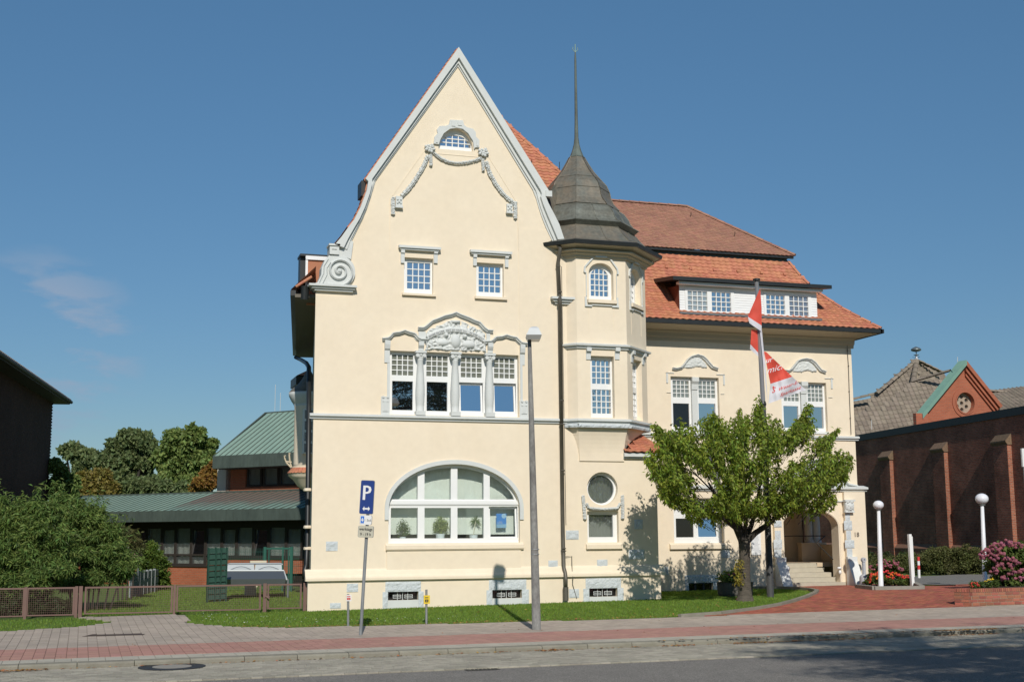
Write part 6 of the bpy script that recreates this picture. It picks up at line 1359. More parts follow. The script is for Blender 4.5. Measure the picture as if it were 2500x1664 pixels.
zq1 = pA(600, 1110, UOV)[2]; zq0 = pA(600, 1140, UOV)[2]; e0 = aA(521, 1108, UOV)[0]; e1 = aA(770, 1108, UOV)[0]
zt1 = pA(690, 1005, UO - 2.6)[2]; t0_ = aA(647, 1007, UO - 2.6)[0]; t1_ = e1
UR = copper_roof('upper_roof', P3(e0, zq1, UOV), P3(e1, zq1, UOV), P3(t0_, zt1, UO - 2.6), P3(t1_, zt1, UO - 2.6), zq0, 17, GCOP, GCOD)
mb = MB(); mb.box(AFr, e0, e1, zq0 - .02, zq0, UO - .3, UOV - .05); F2 = Fr(AFr.p(e0, 0, UOV), -an, (0, 0, 1), -ad); mb.build('soffit', BRD, ANX)
mb = MB(); mb.box(F2, 0, 5.0, zq0, zq1, 0, .04); mb.add([P3(e0, zq1, UOV), P3(t0_, zt1, UO - 2.6), P3(e0, zq1, UO - 5.5)], [(0, 1, 2)]); mb.build('fascia_panel', GCOD, ANX)
mb = MB(); mb.tube([P3(t0_, zt1, UO - 2.6), P3(t1_, zt1, UO - 2.6)], .05, 6); mb.tube([P3(e0, zq1, UOV), P3(t0_, zt1, UO - 2.6)], .04, 6); mb.build('ridge_cap', GCOD, ANX)
for x in (671, 684): q = pA(x, 1003, UO - 2.6); mb = MB(); mb.tube([q, q + np.array([0, 0, 1.3 if x < 680 else .9])], .012, 4); mb.build('lightning_rod', TRIM, ANX)

# ================================================================== LEFT HOUSE (dark brick)
la = math.radians(6.5); ld = np.array([math.sin(la), math.cos(la), 0]); ln_ = np.array([math.cos(la), -math.sin(la), 0])
lc = pD(128, 985, 62.5); LH = thing('brick_house', 'dark shaded brick house with grey tiled eaves at left edge', 'house', (lc[0] - 5, lc[1] - 6, 0))
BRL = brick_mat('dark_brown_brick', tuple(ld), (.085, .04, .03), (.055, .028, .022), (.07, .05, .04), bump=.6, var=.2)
LF = Fr((lc[0], lc[1], 0), ld, (0, 0, 1), ln_); ez_ = pD(178, 980, 62.0)[2]
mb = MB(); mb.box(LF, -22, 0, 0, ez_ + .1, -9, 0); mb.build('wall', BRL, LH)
tm = MB()
for k in range(60):
    z = .12 + k * .15
    tm.box(LF, -.0, .035 if k % 2 else .0, z, z + .075, -.12, .03)
tm.build('corner_bricks', BRL, LH)
ovh = .75
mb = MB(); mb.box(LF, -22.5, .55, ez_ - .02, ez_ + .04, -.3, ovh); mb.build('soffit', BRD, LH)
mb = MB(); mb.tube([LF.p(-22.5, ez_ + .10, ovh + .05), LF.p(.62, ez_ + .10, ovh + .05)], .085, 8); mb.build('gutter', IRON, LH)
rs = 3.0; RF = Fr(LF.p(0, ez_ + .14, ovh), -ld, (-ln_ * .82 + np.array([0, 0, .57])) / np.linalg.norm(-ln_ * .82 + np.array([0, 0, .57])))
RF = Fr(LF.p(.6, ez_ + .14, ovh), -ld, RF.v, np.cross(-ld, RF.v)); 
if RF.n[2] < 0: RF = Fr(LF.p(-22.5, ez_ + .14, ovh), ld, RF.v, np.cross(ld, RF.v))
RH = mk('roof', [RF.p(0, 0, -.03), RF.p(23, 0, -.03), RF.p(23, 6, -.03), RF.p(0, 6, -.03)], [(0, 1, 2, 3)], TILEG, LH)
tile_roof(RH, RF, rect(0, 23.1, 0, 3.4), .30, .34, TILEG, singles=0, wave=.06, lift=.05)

# ================================================================== CHURCH HALL at right
wa = math.radians(7.8); wd = np.array([math.sin(wa), math.cos(wa), 0]); wn = np.array([-math.cos(wa), math.sin(wa), 0])
w0 = pD(2095, 1062, 70.0); zt_ = w0[2]
BRW = brick_mat('dark_red_brown_brick', tuple(wd), (.36, .115, .075), (.22, .072, .05), (.24, .17, .125), bump=.8, var=.45)
BRF = brick_mat('dark_red_brown_brick_front', (1, 0, 0), (.36, .12, .065), (.25, .08, .05), (.28, .2, .15), bump=.6, var=.25)
HW = Fr((w0[0], w0[1], 0), -wd, (0, 0, 1), wn)       # u runs towards the street
def hW(px, py): p = pP(px, py, w0, wn); return (float(np.dot(p - w0, -wd)), p[2])
HALL = thing('church_hall', 'long dark brick church hall with buttresses and black parapet', 'church hall', (w0[0] + 3, w0[1] - 8, .2))
uE = 27; 
mb = MB(); mb.box(HW, -14, uE, -.2, zt_ - .3, -8, 0); mb.build('brick_wall', [BRW], HALL)
mb = MB(); mb.box(HW, -14, uE, zt_ - .33, zt_ + .02, -8.05, .06); mb.build('parapet', mat('black_parapet_sheet', (.02, .021, .024), .6), HALL)
zl_ = hW(2200, 1333)[1]; mb = MB(); mb.box(HW, -14, uE, -.2, zl_ - .12, 0, .16); mb.build('plinth', BRW, HALL)
mb = MB(); sB = Fr(HW.p(-14, 0, 0), wn, (0, 0, 1), -wd); mb.prism(sB, [(0, zl_ - .12), (.17, zl_ - .12), (.17, zl_ - .07), (0, zl_ + .12)], 0, uE + 14); mb.build('sloping_ledge', mat('brown_brick_ledge', (.26, .13, .08), .9, var=.3, vscale=12), HALL)
capm = mat('mossy_brick_cap', (.20, .13, .08), .9, var=.4, vscale=9, rand=.2)
for (xr, yt) in ((2179, 1101), (2312, 1080), (2467, 1060)):
    u_, z_ = hW(xr, yt); bw_ = 1.15; mb = MB(); zt2 = z_ - .42
    mb.box(HW, u_ - bw_, u_, -.2, zt2, 0, .20); B_ = mb.build('buttress', [BRF, BRW], HALL)
    nf = len(B_.data.polygons)
    for p_ in B_.data.polygons: p_.material_index = 0 if abs(np.dot(np.array(p_.normal), -wd)) > .8 else 1
    mb = MB(); sB = Fr(HW.p(u_ - bw_ - .05, 0, 0), wn, (0, 0, 1), -wd); mb.prism(sB, [(0, zt2 - .02), (.2, zt2 - .02), (.29, zt2 + .10), (.29, zt2 + .16), (0, z_ + .05)], 0, bw_ + .1); mb.build('buttress_cap', capm, B_)
    nb_ = int((zt2 - .3) / .3)
    for k in range(nb_):
        mb = MB(); mb.box(HW, u_ - .0, u_ + .012, .5 + k * .3, .5 + k * .3 + .065, .02 + .09 * (k % 2), .19 if k % 2 else .11); mb.build('brick', BRF, B_)
# ================================================================== CHURCH behind
CH = thing('brick_church', 'red brick church gable with rose window and grey tiled roofs', 'church', tuple(pD(2350, 1300, 78)))
gy = pD(2351, 900, 76)[1]; GFc = facY(gy); gp = lambda x, y, Y=None: fp(2050 + x / 4.127, 820 + y / 4.127, gy if Y is None else Y)
BRG = brick_mat('church_brick', (1, 0, 0), (.40, .12, .065), (.33, .095, .055), (.30, .15, .10), bw=.26, bh=.09, bump=.4, var=.15)
ap = gp(1245, 248); gl_ = gp(800, 790); gr_ = gp(1610, 705); base_z = gp(1200, 900)[1]
rcn = gp(1262, 672); rrd = abs(gp(1350, 672)[0] - rcn[0])
out_ = [(gl_[0], base_z - 1), (gr_[0], base_z - 1), (gr_[0], gr_[1]), ap, (gl_[0], gl_[1])]
wall(CH, GFc, out_, [circ(rcn[0], rcn[1], rrd)], BRG, depth=.45, name='gable_wall')
mb = MB(); mb.prism(GFc.off(-.35), circ(rcn[0], rcn[1], rrd), -.1, .1, holes=[circ(rcn[0] - .05, rcn[1], rrd * .2, 12)] + [circ(rcn[0] - .05 + rrd * .62 * math.cos(t), rcn[1] + rrd * .62 * math.sin(t), rrd * .2, 12) for t in [k * math.pi / 3 + .5 for k in range(6)]]); RS = mb.build('rose_window', mat('rose_stone', (.42, .33, .25), .85, var=.3, vscale=5), CH)
mb = MB(); mb.prism(GFc.off(-.5), circ(rcn[0], rcn[1], rrd), -.02, 0); mb.build('pane', mat('pale_leaded_glass', (.62, .66, .68), .4), RS)
mb = MB(); mb.prism(GFc, circ(rcn[0], rcn[1], rrd * 1.45, 36), 0, .05, holes=[circ(rcn[0], rcn[1], rrd * 1.0, 36)]); mb.prism(GFc, circ(rcn[0], rcn[1], rrd * 1.12, 36), .04, .09, holes=[circ(rcn[0], rcn[1], rrd * 1.0, 36)]); mb.build('brick_arch_ring', mat('arch_brick', (.38, .12, .065), .9, var=.2, vscale=14), CH)
for k, (t0, t1, c) in enumerate(((0, .22, .30), (.30, .42, .2), (.5, .6, .12))):
    d = np.array(gr_) - np.array(ap); d /= np.linalg.norm(d); nn = np.array([-d[1], d[0]]) * -1.0; mb = MB(); A = np.array(ap); B = np.array(gr_)
    mb.prism(GFc, [tuple(A + nn * t0 + d * 1.2 * t0), tuple(B + nn * t0), tuple(B + nn * t1), tuple(A + nn * t1 + d * 1.2 * t1)], 0, c); mb.build('verge_course', BRG, CH)
d = np.array(gl_) - np.array(ap); L_ = np.linalg.norm(d); d /= L_; nn = np.array([d[1], -d[0]])
A = np.array(ap); B = np.array(gl_); lft = np.array([-.95, .0]) 
mb = MB(); q = [FAC.p(0, 0, 0)]; V = [GFc.p(*A, .35), GFc.p(*B, .35), GFc.p(B[0] - .2, B[1] + .0, -.1), GFc.p(A[0] - .28, A[1] - .03, -.1), GFc.p(A[0], A[1] - .28, .35), GFc.p(B[0], B[1] - .28, .35)]
mb.add(V, [(0, 1, 2, 3), (0, 4, 5, 1)]); mb.build('copper_verge', mat('bright_copper_patina', (.17, .31, .245), .7, var=.15), CH)
mb = MB(); mb.box(GFc, gp(738, 800)[0], gp(860, 800)[0], base_z - 1, gp(800, 782)[1], 0, .3); mb.build('kneeler', BRG, CH)
# roofs
def quadroof(pts, nm, w_=.30, h_=.34, m=TILEG):
    pts = [np.array(p, float) for p in pts]; u = pts[1] - pts[0]; u[2] *= 1; L_ = np.linalg.norm(u); u /= L_; n = np.cross(u, pts[-1] - pts[0]); n /= np.linalg.norm(n)
    if np.dot(n, C - pts[0]) < 0: n = -n
    v = np.cross(n, u); fr = Fr(pts[0], u, v, n); poly = [(float(np.dot(p - pts[0], u)), float(np.dot(p - pts[0], v))) for p in pts]
    if v[2] < 0: v = -v; fr = Fr(pts[0], u, v, n); poly = [(float(np.dot(p - pts[0], u)), float(np.dot(p - pts[0], v))) for p in pts]
    o = mk(nm, [fr.p(a, b, -.04) for a, b in poly], [tuple(range(len(pts)))], m, CH); tile_roof(o, fr, poly, w_, h_, m, wave=.06, lift=.035); return o
zc_ = lambda x, y, dep: pD(2050 + x / 4.127, 820 + y / 4.127, dep)
apex = zc_(775, 243, 84)
quadroof([zc_(40, 1060, 78), zc_(900, 960, 78), zc_(1120, 350, 80), zc_(738, 460, 81)], 'nave_roof')
quadroof([zc_(0, 1060, 79.5), zc_(900, 900, 79.5), apex, zc_(370, 580, 82)], 'tower_roof')
quadroof([zc_(735, 520, 81.9), zc_(1100, 470, 86), zc_(1080, 385, 86), apex], 'tower_roof_side')
quadroof([zc_(-400, 1120, 83), zc_(420, 1000, 83), zc_(385, 578, 85), zc_(-300, 745, 85)], 'transept_roof')
quadroof([zc_(1400, 860, 84), zc_(2200, 760, 84), zc_(2200, 600, 90), zc_(1505, 552, 90)], 'choir_roof')
for a, b in ((zc_(738, 462, 81.8), apex), (zc_(370, 580, 81.9), apex), (zc_(1040, 372, 85), apex), (zc_(738, 460, 81.5), zc_(1115, 350, 79.8)), (zc_(-100, 700, 84.8), zc_(370, 580, 84.5)), (zc_(1505, 552, 89.8), zc_(2100, 592, 89.8))): ridge_tiles(CH, a + (C - a) * .004, b + (C - b) * .004, TILEG, r=.17, L=.5)
q = apex; mb = MB(); mb.lathe(tuple(q), [(.34, -.15), (.09, .12), (.05, .3)], 12); mb.build('finial_cone', mat('pale_lead', (.5, .52, .54), .5, metal=.3), CH)
mb = MB(); mb.tube([q, q + np.array([0, 0, .75])], .03, 6); mb.lathe((q[0], q[1], q[2] + .34), [(.05, -.04), (.18, -.01), (.18, .01), (.05, .04)], 16)
mb.lathe((q[0], q[1], q[2] + .72), [(.06, -.16), (.28, -.10), (.34, -.04), (.34, .0), (.26, .09), (.13, .15), (.03, .19)], 24); mb.build('ball_finial', mat('weathered_metal_finial', (.20, .23, .23), .35, metal=.5, var=.3), CH, smooth=True)
for a_ in range(5): t = a_ * 1.256; mb = MB(); mb.tube([q + np.array([.05 * math.cos(t), .05 * math.sin(t), .15]), q + np.array([.25 * math.cos(t), .25 * math.sin(t), .22])], .01, 4); mb.build('finial_rod', IRON, CH)
for (x, y0, y1, dep) in ((322, 845, 940, 77), (1188, 210, 260, 75)): a, b = zc_(x, y0, dep), zc_(x, y1, dep); mb = MB(); mb.tube([a, b], .02, 4); mb.build('lightning_rod', TRIM, CH)
# ================================================================== VEGETATION
DSP = 1.0611
def leaves_obj(name, parent, m, P, L_, W_, droop, seed, spread=1.0, up=None, kind=None, world=None):
    """P: (n,3) points; each a folded leaf (4 verts, 2 tris)"""
    r = np.random.RandomState(seed); n = len(P); az = r.uniform(0, 2 * np.pi, n); el = r.normal(droop, .35 * spread, n)
    d = np.stack([np.cos(az) * np.cos(el), np.sin(az) * np.cos(el), np.sin(el)], 1)
    a2 = r.normal(size=(n, 3)); s = np.cross(d, a2); s /= np.linalg.norm(s, axis=1)[:, None]; nn = np.cross(d, s)
    ln = L_ * r.uniform(.65, 1.25, n)[:, None]; wd_ = W_ * r.uniform(.7, 1.2, n)[:, None]
    V = np.zeros((n, 4, 3)); V[:, 0] = P; V[:, 1] = P + d * ln * .45 + s * wd_ * .5 + nn * wd_ * .12; V[:, 2] = P + d * ln + np.array([0, 0, -1]) * ln * .12; V[:, 3] = P + d * ln * .45 - s * wd_ * .5 + nn * wd_ * .12
    b = 4 * np.arange(n)[:, None]; FF = np.concatenate([b + [0, 1, 2], b + [0, 2, 3]])
    return mk(name, V.reshape(-1, 3), FF, m, parent, kind=kind)
def sub(blobs, k, f, seed):
    r = random.Random(seed); o_ = []
    for b in blobs:
        o_.append((b[0], b[1], b[2], b[3] * .72, b[4] * .72, b[5] * .72))
        for _ in range(k):
            a = r.uniform(0, 6.283); e = r.uniform(-.6, 1.3); q = r.uniform(.62, .95); s = r.uniform(.7, 1.3) * f
            o_.append((b[0] + b[3] * q * math.cos(a) * math.cos(e), b[1] + b[4] * q * math.sin(a) * math.cos(e), b[2] + b[5] * q * math.sin(e), b[3] * s, b[4] * s, b[5] * s * .8))
    return o_
def blob_pts(blobs, n, seed, shell=.55, lump=.28):
    """blobs: (x,y,z,rx,ry,rz); points near the surface with lumps and gaps"""
    r = np.random.RandomState(seed); wts = np.array([b[3] * b[5] for b in blobs]); wts = wts / wts.sum(); out_ = []
    tot = 0
    while tot < n:
        m = int(n * 1.3); k = r.choice(len(blobs), m, p=wts); B = np.array(blobs)[k]; v = r.normal(size=(m, 3)); v /= np.linalg.norm(v, axis=1)[:, None]; rad = 1 - shell * r.rand(m) ** 1.6
        nz_ = np.array([noise.noise(Vector((v[i, 0] * 2.6 + k[i] * 3.1, v[i, 1] * 2.6, v[i, 2] * 2.6 + seed))) for i in range(m)])
        rad *= 1 + lump * nz_ * 1.6; keep = r.rand(m) < np.clip(.72 + nz_ * 1.9, .12, 1)
        p = B[:, :3] + v * B[:, 3:6] * rad[:, None]; p = p[keep]; out_.append(p); tot += len(p)
    return np.concatenate(out_)[:n]
LG1 = leafmat('cherry_leaf', (.25, .31, .045), (.15, .215, .03), rand=.5, trans=.38)
LG2 = leafmat('shrub_leaf', (.17, .235, .06), (.10, .16, .04), rand=.5, trans=.3)
LG3 = leafmat('far_tree_leaf', (.16, .20, .08), (.115, .155, .06), rand=.35, trans=.3)
LG4 = leafmat('far_tree_leaf_light', (.19, .25, .07), (.135, .19, .05), rand=.35, trans=.3)
LBR = leafmat('browning_leaf', (.19, .15, .03), (.14, .125, .03), rand=.35, trans=.15)
LOR = leafmat('orange_leaf', (.26, .15, .03), (.17, .09, .025), rand=.4, trans=.2)
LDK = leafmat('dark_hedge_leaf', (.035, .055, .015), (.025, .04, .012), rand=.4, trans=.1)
LHG = leafmat('hedge_leaf', (.08, .10, .025), (.10, .10, .035), rand=.45, trans=.1)
BARK = mat('cherry_bark', (.14, .115, .09), .9, var=.5, vscale=7, bump=.7, bscale=25, base2=(.065, .055, .042), stretch=(1, 1, 3))
BARK2 = mat('dark_bark', (.045, .038, .03), .9, var=.4, vscale=5, bump=.5, bscale=20)
# ---- cherry tree in front of the wing
tb_ = pG(1819, 1464); tdep = float((MR.T @ (tb_ - C))[2])
TREE = thing('cherry_tree', 'small round-crowned cherry tree with forked trunk on the front lawn', 'tree', tb_)
def tp(x, y, dd=0.0): return pD(x * DSP, y * DSP, tdep + dd + (x - 1714) / 243 * 1.9)
tb0 = np.array([tb_[0], tb_[1], tb_[2] - .1])
mb = MB(); mb.tube([tb0, tp(1714, 1365), tp(1714, 1340), tp(1713, 1300), tp(1713, 1262), tp(1712, 1238)], [.30, .21, .17, .162, .168, .185], 14)
mb.build('trunk', BARK, TREE, smooth=True)
limbs = [([(1708, 1245), (1692, 1210), (1672, 1180), (1655, 1150), (1630, 1110)], (0, -.2, -.4, -.8, -1.0), .12), ([(1712, 1240), (1702, 1205), (1688, 1160), (1672, 1100), (1665, 1050)], (0, .2, .5, .7, .8), .10),
         ([(1718, 1245), (1738, 1225), (1765, 1208), (1788, 1185), (1815, 1150), (1850, 1110)], (0, -.3, -.6, -.9, -1.1, -1.3), .11), ([(1716, 1240), (1730, 1205), (1738, 1170), (1750, 1110), (1760, 1040)], (0, .3, .6, .8, 1), .09),
         ([(1712, 1240), (1716, 1200), (1712, 1150), (1718, 1080), (1722, 1010)], (0, -.2, -.5, -.6, -.7), .08), ([(1700, 1222), (1660, 1190), (1610, 1165), (1560, 1130)], (-.2, -1, -1.6, -1.8), .06), ([(1745, 1218), (1800, 1180), (1860, 1150), (1905, 1120)], (-.5, .4, 1.0, 1.4), .06),
         ([(1706, 1225), (1690, 1185), (1640, 1130), (1590, 1080)], (.3, 1.0, 1.8, 2.2), .06)]
for pts, dd, r0 in limbs:
    mb = MB(); Pn = [tp(x, y, d) for (x, y), d in zip(pts, dd)]; mb.tube(Pn, [r0 * (1 - .75 * i / (len(Pn) - 1)) for i in range(len(Pn))], 8); mb.build('limb', BARK2, TREE, smooth=True)
outline = [(1478, 1052), (1500, 1010), (1497, 968), (1530, 985), (1560, 958), (1585, 975), (1640, 938), (1668, 965), (1700, 935), (1722, 950), (1748, 905), (1760, 945), (1790, 955), (1812, 985), (1838, 960), (1868, 922), (1872, 965), (1895, 1000), (1935, 978), (1918, 1018), (1967, 1045), (1955, 1090), (1915, 1110), (1925, 1150), (1890, 1165), (1862, 1160), (1830, 1172), (1800, 1160), (1775, 1172), (1745, 1165), (1700, 1185), (1670, 1175), (1640, 1190), (1610, 1168), (1575, 1180), (1548, 1150), (1515, 1140), (1500, 1100), (1485, 1085)]
r_ = random.Random(21); SP = []; tw = MB(); cxp, cyp = 1722, 1085
while len(SP) < 950:
    x, y = r_.uniform(1475, 1970), r_.uniform(900, 1195)
    if not inpoly(x, y, outline): continue
    rad = min(1, math.hypot((x - cxp) / 250, (y - cyp) / 135)); 
    if r_.random() > .35 + .65 * rad: continue
    dz = math.sqrt(max(0, 1 - rad * rad)) * 2.9 + .25; 
    if noise.noise(Vector((x * .021, y * .021, 3.7))) < -.3 and rad < .93: continue
    SP.append((x, y, r_.uniform(-1, 1) * dz if r_.random() < .55 else -dz * r_.uniform(.55, 1.0) if r_.random() < .62 else dz * r_.uniform(.5, 1)))
for k in range(110):     # upright shoots on the rim
    i = r_.randrange(len(outline)); x, y = outline[i]; SP.append((x + (cxp - x) * r_.uniform(0, .07), y + (cyp - y) * r_.uniform(0, .07), r_.uniform(-1.2, 1.2)))
LP_ = []; 
base_c = tp(1715, 1165)
for (x, y, dz) in SP:
    e = tp(x, y, dz); d = e - base_c; L_ = np.linalg.norm(d); d /= L_; d = d * .75 + np.array([r_.uniform(-.25, .25), r_.uniform(-.25, .25), .30 + r_.uniform(-.2, .25)]); d /= np.linalg.norm(d); ln = r_.uniform(.45, .95)
    s0 = e - d * ln; 
    if len(tw.f) < 9000: tw.tube([s0 - d * .3, s0, e], [.009, .007, .003], 4, cap=False)
    nl_ = int(ln * 46)
    for q in range(nl_):
        t = q / nl_; p = s0 + d * ln * t; LP_.append(p + np.array([r_.gauss(0, .035), r_.gauss(0, .035), r_.gauss(0, .02)]))
tw.build('twigs', BARK2, TREE, kind='stuff')
LP_ = np.array(LP_)
leaves_obj('crown', TREE, LG1, LP_, .135, .062, -.6, 4, spread=1.4)
# ivy on the trunk
q0 = [tp(1700 + r_.gauss(0, 5), r_.uniform(1285, 1345), -.22) for k in range(230)]
t = thing('climbing_plant', 'yellow-leaved climber growing up the left side of the cherry trunk', 'climber', tuple(tp(1700, 1345, -.2)))
leaves_obj('foliage', t, leafmat('yellow_leaf', (.32, .25, .04), (.2, .2, .04), rand=.4), np.array(q0), .09, .05, -.6, 9)
mb = MB(); mb.tube([tp(1703, 1350, -.22), tp(1702, 1310, -.24), tp(1698, 1280, -.22)], .012, 4); mb.build('stem', BARK2, t)
# ---- trees behind the annex
def far_tree(label, cx_, cy_, blobs, dep, m, n, leaf, seed, trunk=True, name='tree', base_y=1440):
    b3 = []
    for (x, y, r) in blobs: p = pD(x * DSP, y * DSP, dep); R_ = r * DSP * dep / F; b3.append((p[0], p[1] + random.Random(x).uniform(-1, 1) * R_ * .5, p[2], R_, R_, R_ * .92))
    g_ = pD(cx_ * DSP, cy_ * DSP, dep); T = thing(name, label, 'tree', (g_[0], g_[1], 0), group='trees behind the annex')
    P = blob_pts(sub(b3, 10, .27, seed), int(n * .72), seed, shell=.6, lump=.5); leaves_obj('crown', T, m, P, leaf * .82, leaf * .62, -.2, seed + 1, spread=2.5)
    mb = MB(); mb.tube([(g_[0], g_[1], -.2), (g_[0] + .1, g_[1], g_[2] * .5), (g_[0], g_[1], g_[2])], [.35, .28, .15], 8)
    for b in b3: mb.tube([(g_[0], g_[1], g_[2] * .55), ((g_[0] + b[0]) / 2, (g_[1] + b[1]) / 2, (g_[2] * .6 + b[2]) / 2), (b[0], b[1], b[2])], [.16, .11, .05], 6)
    mb.build('trunk', BARK2, T); return T
far_tree('tallest green tree behind the annex with airy open crown', 300, 1110, [(300, 1010, 30), (265, 1030, 24), (335, 1020, 26), (250, 1060, 26), (300, 1055, 36), (340, 1060, 26), (285, 1100, 40), (330, 1110, 32)], 95, LG3, 26000, .42, 41)
far_tree('bright green round tree right of the tallest, touching the copper roof', 428, 1120, [(400, 1015, 30), (440, 1008, 32), (475, 1025, 24), (385, 1050, 30), (430, 1050, 36), (470, 1060, 26), (400, 1095, 34), (440, 1100, 28)], 92, LG4, 26000, .42, 42)
far_tree('thin sparse tree at the left of the tree group', 180, 1090, [(170, 1040, 24), (205, 1048, 20), (150, 1035, 14), (225, 1062, 22), (185, 1075, 22), (240, 1080, 18)], 97, LG3, 7500, .42, 43)
far_tree('olive-brown dense tree low in the tree group', 215, 1120, [(195, 1105, 26), (230, 1100, 26), (215, 1130, 30), (180, 1125, 22), (250, 1125, 24)], 88, LBR, 13000, .36, 44)
far_tree('dark green tree directly above the long copper roof', 345, 1140, [(310, 1120, 26), (345, 1120, 28), (375, 1125, 24), (420, 1130, 22), (285, 1130, 20)], 90, LG3, 13000, .38, 45)
far_tree('orange autumn tree squeezed beside the upper annex wall', 478, 1120, [(478, 1085, 16), (470, 1108, 22), (492, 1105, 18), (455, 1120, 18), (490, 1070, 10)], 86, LOR, 9000, .32, 46)
far_tree('light green bushy tree beside the dark brick house', 140, 1110, [(132, 1075, 20), (140, 1105, 28), (150, 1130, 26), (125, 1130, 24), (165, 1110, 20)], 62, LG4, 14000, .24, 47)
# ---- shrubs at left
def shrub(name, label, cat, blobs, dep, m, n, leaf, wl, seed, group=None, droop=-.35, spread=1.6, base=None, jit=.5):
    b3 = []
    for (x, y, r, *dd) in blobs: p = pD(x * DSP, y * DSP, dep + (dd[0] if dd else 0)); R_ = r * DSP * dep / F; b3.append((p[0], p[1], p[2], R_, R_ * 1.1, R_))
    cx_ = np.mean([b[0] for b in b3]); cy_ = np.mean([b[1] for b in b3]); T = thing(name, label, cat, (cx_, cy_, G(cx_, cy_)), group=group)
    PT = blob_pts(sub(b3, 7, .34, seed) if len(blobs) > 6 else b3, n, seed, shell=.7)
    if name == 'large_shrub':
        rr = np.random.RandomState(seed); i_ = rr.choice(len(PT), 260); ctr = PT.mean(0); ex = []
        for p_ in PT[i_]:
            d_ = p_ - ctr; d_ /= np.linalg.norm(d_) + 1e-6; d_ = d_ * .5 + np.array([rr.uniform(-.4, .4), rr.uniform(-.4, .4), .75]); ln_s = rr.uniform(.4, .95)
            for t_ in np.linspace(0, 1, 16): ex.append(p_ + d_ * ln_s * t_ + np.array([0, 0, -.55 * ln_s * t_ * t_]) + rr.normal(0, .02, 3))
        PT = np.concatenate([PT, np.array(ex)])
    leaves_obj('foliage', T, m, PT, leaf, wl, droop, seed, spread=spread)
    mb = MB(); zmin = min(b[2] - b[5] for b in b3)
    for b in b3[:10]: mb.tube([(cx_ * .4 + b[0] * .6, cy_ * .4 + b[1] * .6, -.1), (b[0], b[1], b[2])], [.035, .015], 5)
    mb.build('stem', BARK2, T); return T
shrub('large_shrub', 'big willow-leaved shrub filling the left edge before the dark brick house', 'shrub', [(20, 1200, 48), (60, 1235, 52), (10, 1280, 55), (80, 1300, 60), (30, 1340, 50), (110, 1180, 34), (130, 1230, 46), (130, 1290, 52), (100, 1340, 46), (0, 1170, 30), (60, 1180, 30)], 36.2, LG2, 30000, .17, .036, 51)
shrub('large_shrub', 'broad grey-green shrub next to the garden lawn with arching leafy shoots', 'shrub', [(170, 1190, 42), (150, 1160, 30), (210, 1215, 46), (185, 1260, 50), (240, 1245, 44), (265, 1280, 44), (220, 1310, 46), (285, 1300, 36), (150, 1320, 40), (175, 1335, 36), (270, 1325, 24)], 38.5, LG2, 34000, .17, .036, 52)
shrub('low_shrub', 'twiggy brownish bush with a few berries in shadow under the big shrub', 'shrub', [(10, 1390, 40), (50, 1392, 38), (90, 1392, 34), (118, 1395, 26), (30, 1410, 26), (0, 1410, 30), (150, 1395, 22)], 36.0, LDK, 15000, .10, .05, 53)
shrub('thuja_bush', 'bright green rounded conifer bush in front of the annex windows', 'bush', [(350, 1275, 24), (335, 1300, 30), (365, 1305, 28), (350, 1330, 30), (375, 1330, 18), (330, 1325, 24), (350, 1258, 14), (380, 1345, 14)], 51.0, leafmat('thuja_leaf', (.11, .16, .025), (.07, .115, .018), rand=.45, trans=.2), 15000, .11, .05, 54, droop=.2)
shrub('tall_shrub', 'feathery brown-tipped shrub between the big shrub and the annex', 'shrub', [(300, 1235, 20), (285, 1225, 16), (315, 1255, 18), (270, 1215, 14)], 44, leafmat('brown_green_leaf', (.12, .11, .04), (.07, .09, .03), rand=.5), 2600, .14, .04, 55)
# ---- hedges at right
shrub('hedge', 'low rounded hedge behind the slim lamp beside the cream house', 'hedge', [(1995, 1300, 28), (2030, 1300, 30), (2065, 1300, 30), (2095, 1302, 28), (2010, 1320, 20), (2050, 1322, 20), (2090, 1322, 20)], 59, LHG, 20000, .09, .05, 56, group='clipped hedges before the church hall', droop=.0)
shrub('hedge', 'higher wide hedge right of the red and white post', 'hedge', [(2135, 1290, 34), (2165, 1278, 26), (2175, 1298, 34), (2215, 1282, 32), (2215, 1300, 30), (2255, 1282, 32), (2260, 1300, 30), (2290, 1290, 30), (2130, 1312, 24), (2180, 1316, 24), (2235, 1318, 24), (2285, 1315, 24)], 56.5, LHG, 30000, .09, .05, 57, group='clipped hedges before the church hall', droop=.0)
shrub('ivy', 'dark ground cover against the hall wall behind the hedges', 'ground cover', [(2000, 1278, 12), (2040, 1280, 12), (2080, 1280, 12), (1980, 1290, 14)], 63, LDK, 3000, .1, .06, 58)
def flowers(T, name, m, pts, r0, nb=7):
    for p in pts:
        mb = MB(); rr = random.Random(int(abs(p[0]) * 977))
        for k in range(nb):
            o_ = np.array([rr.gauss(0, r0 * .45), rr.gauss(0, r0 * .45), rr.gauss(0, r0 * .3)]); mb.blob(p + o_, r0 * .36, r0 * .36, r0 * .3, 6, 4)
        mb.build(name, m, T)
PINK = mat('faded_pink_petals', (.30, .09, .12), .8, rand=.3, var=.3, vscale=20); RED = mat('red_petals', (.62, .04, .03), .7, rand=.2); ORA = mat('orange_petals', (.75, .20, .03), .7, rand=.2); YEL = mat('yellow_petals', (.75, .52, .03), .7)
def plantp(pxs, dep): return [pD(x * DSP, y * DSP, dep) for x, y in pxs]
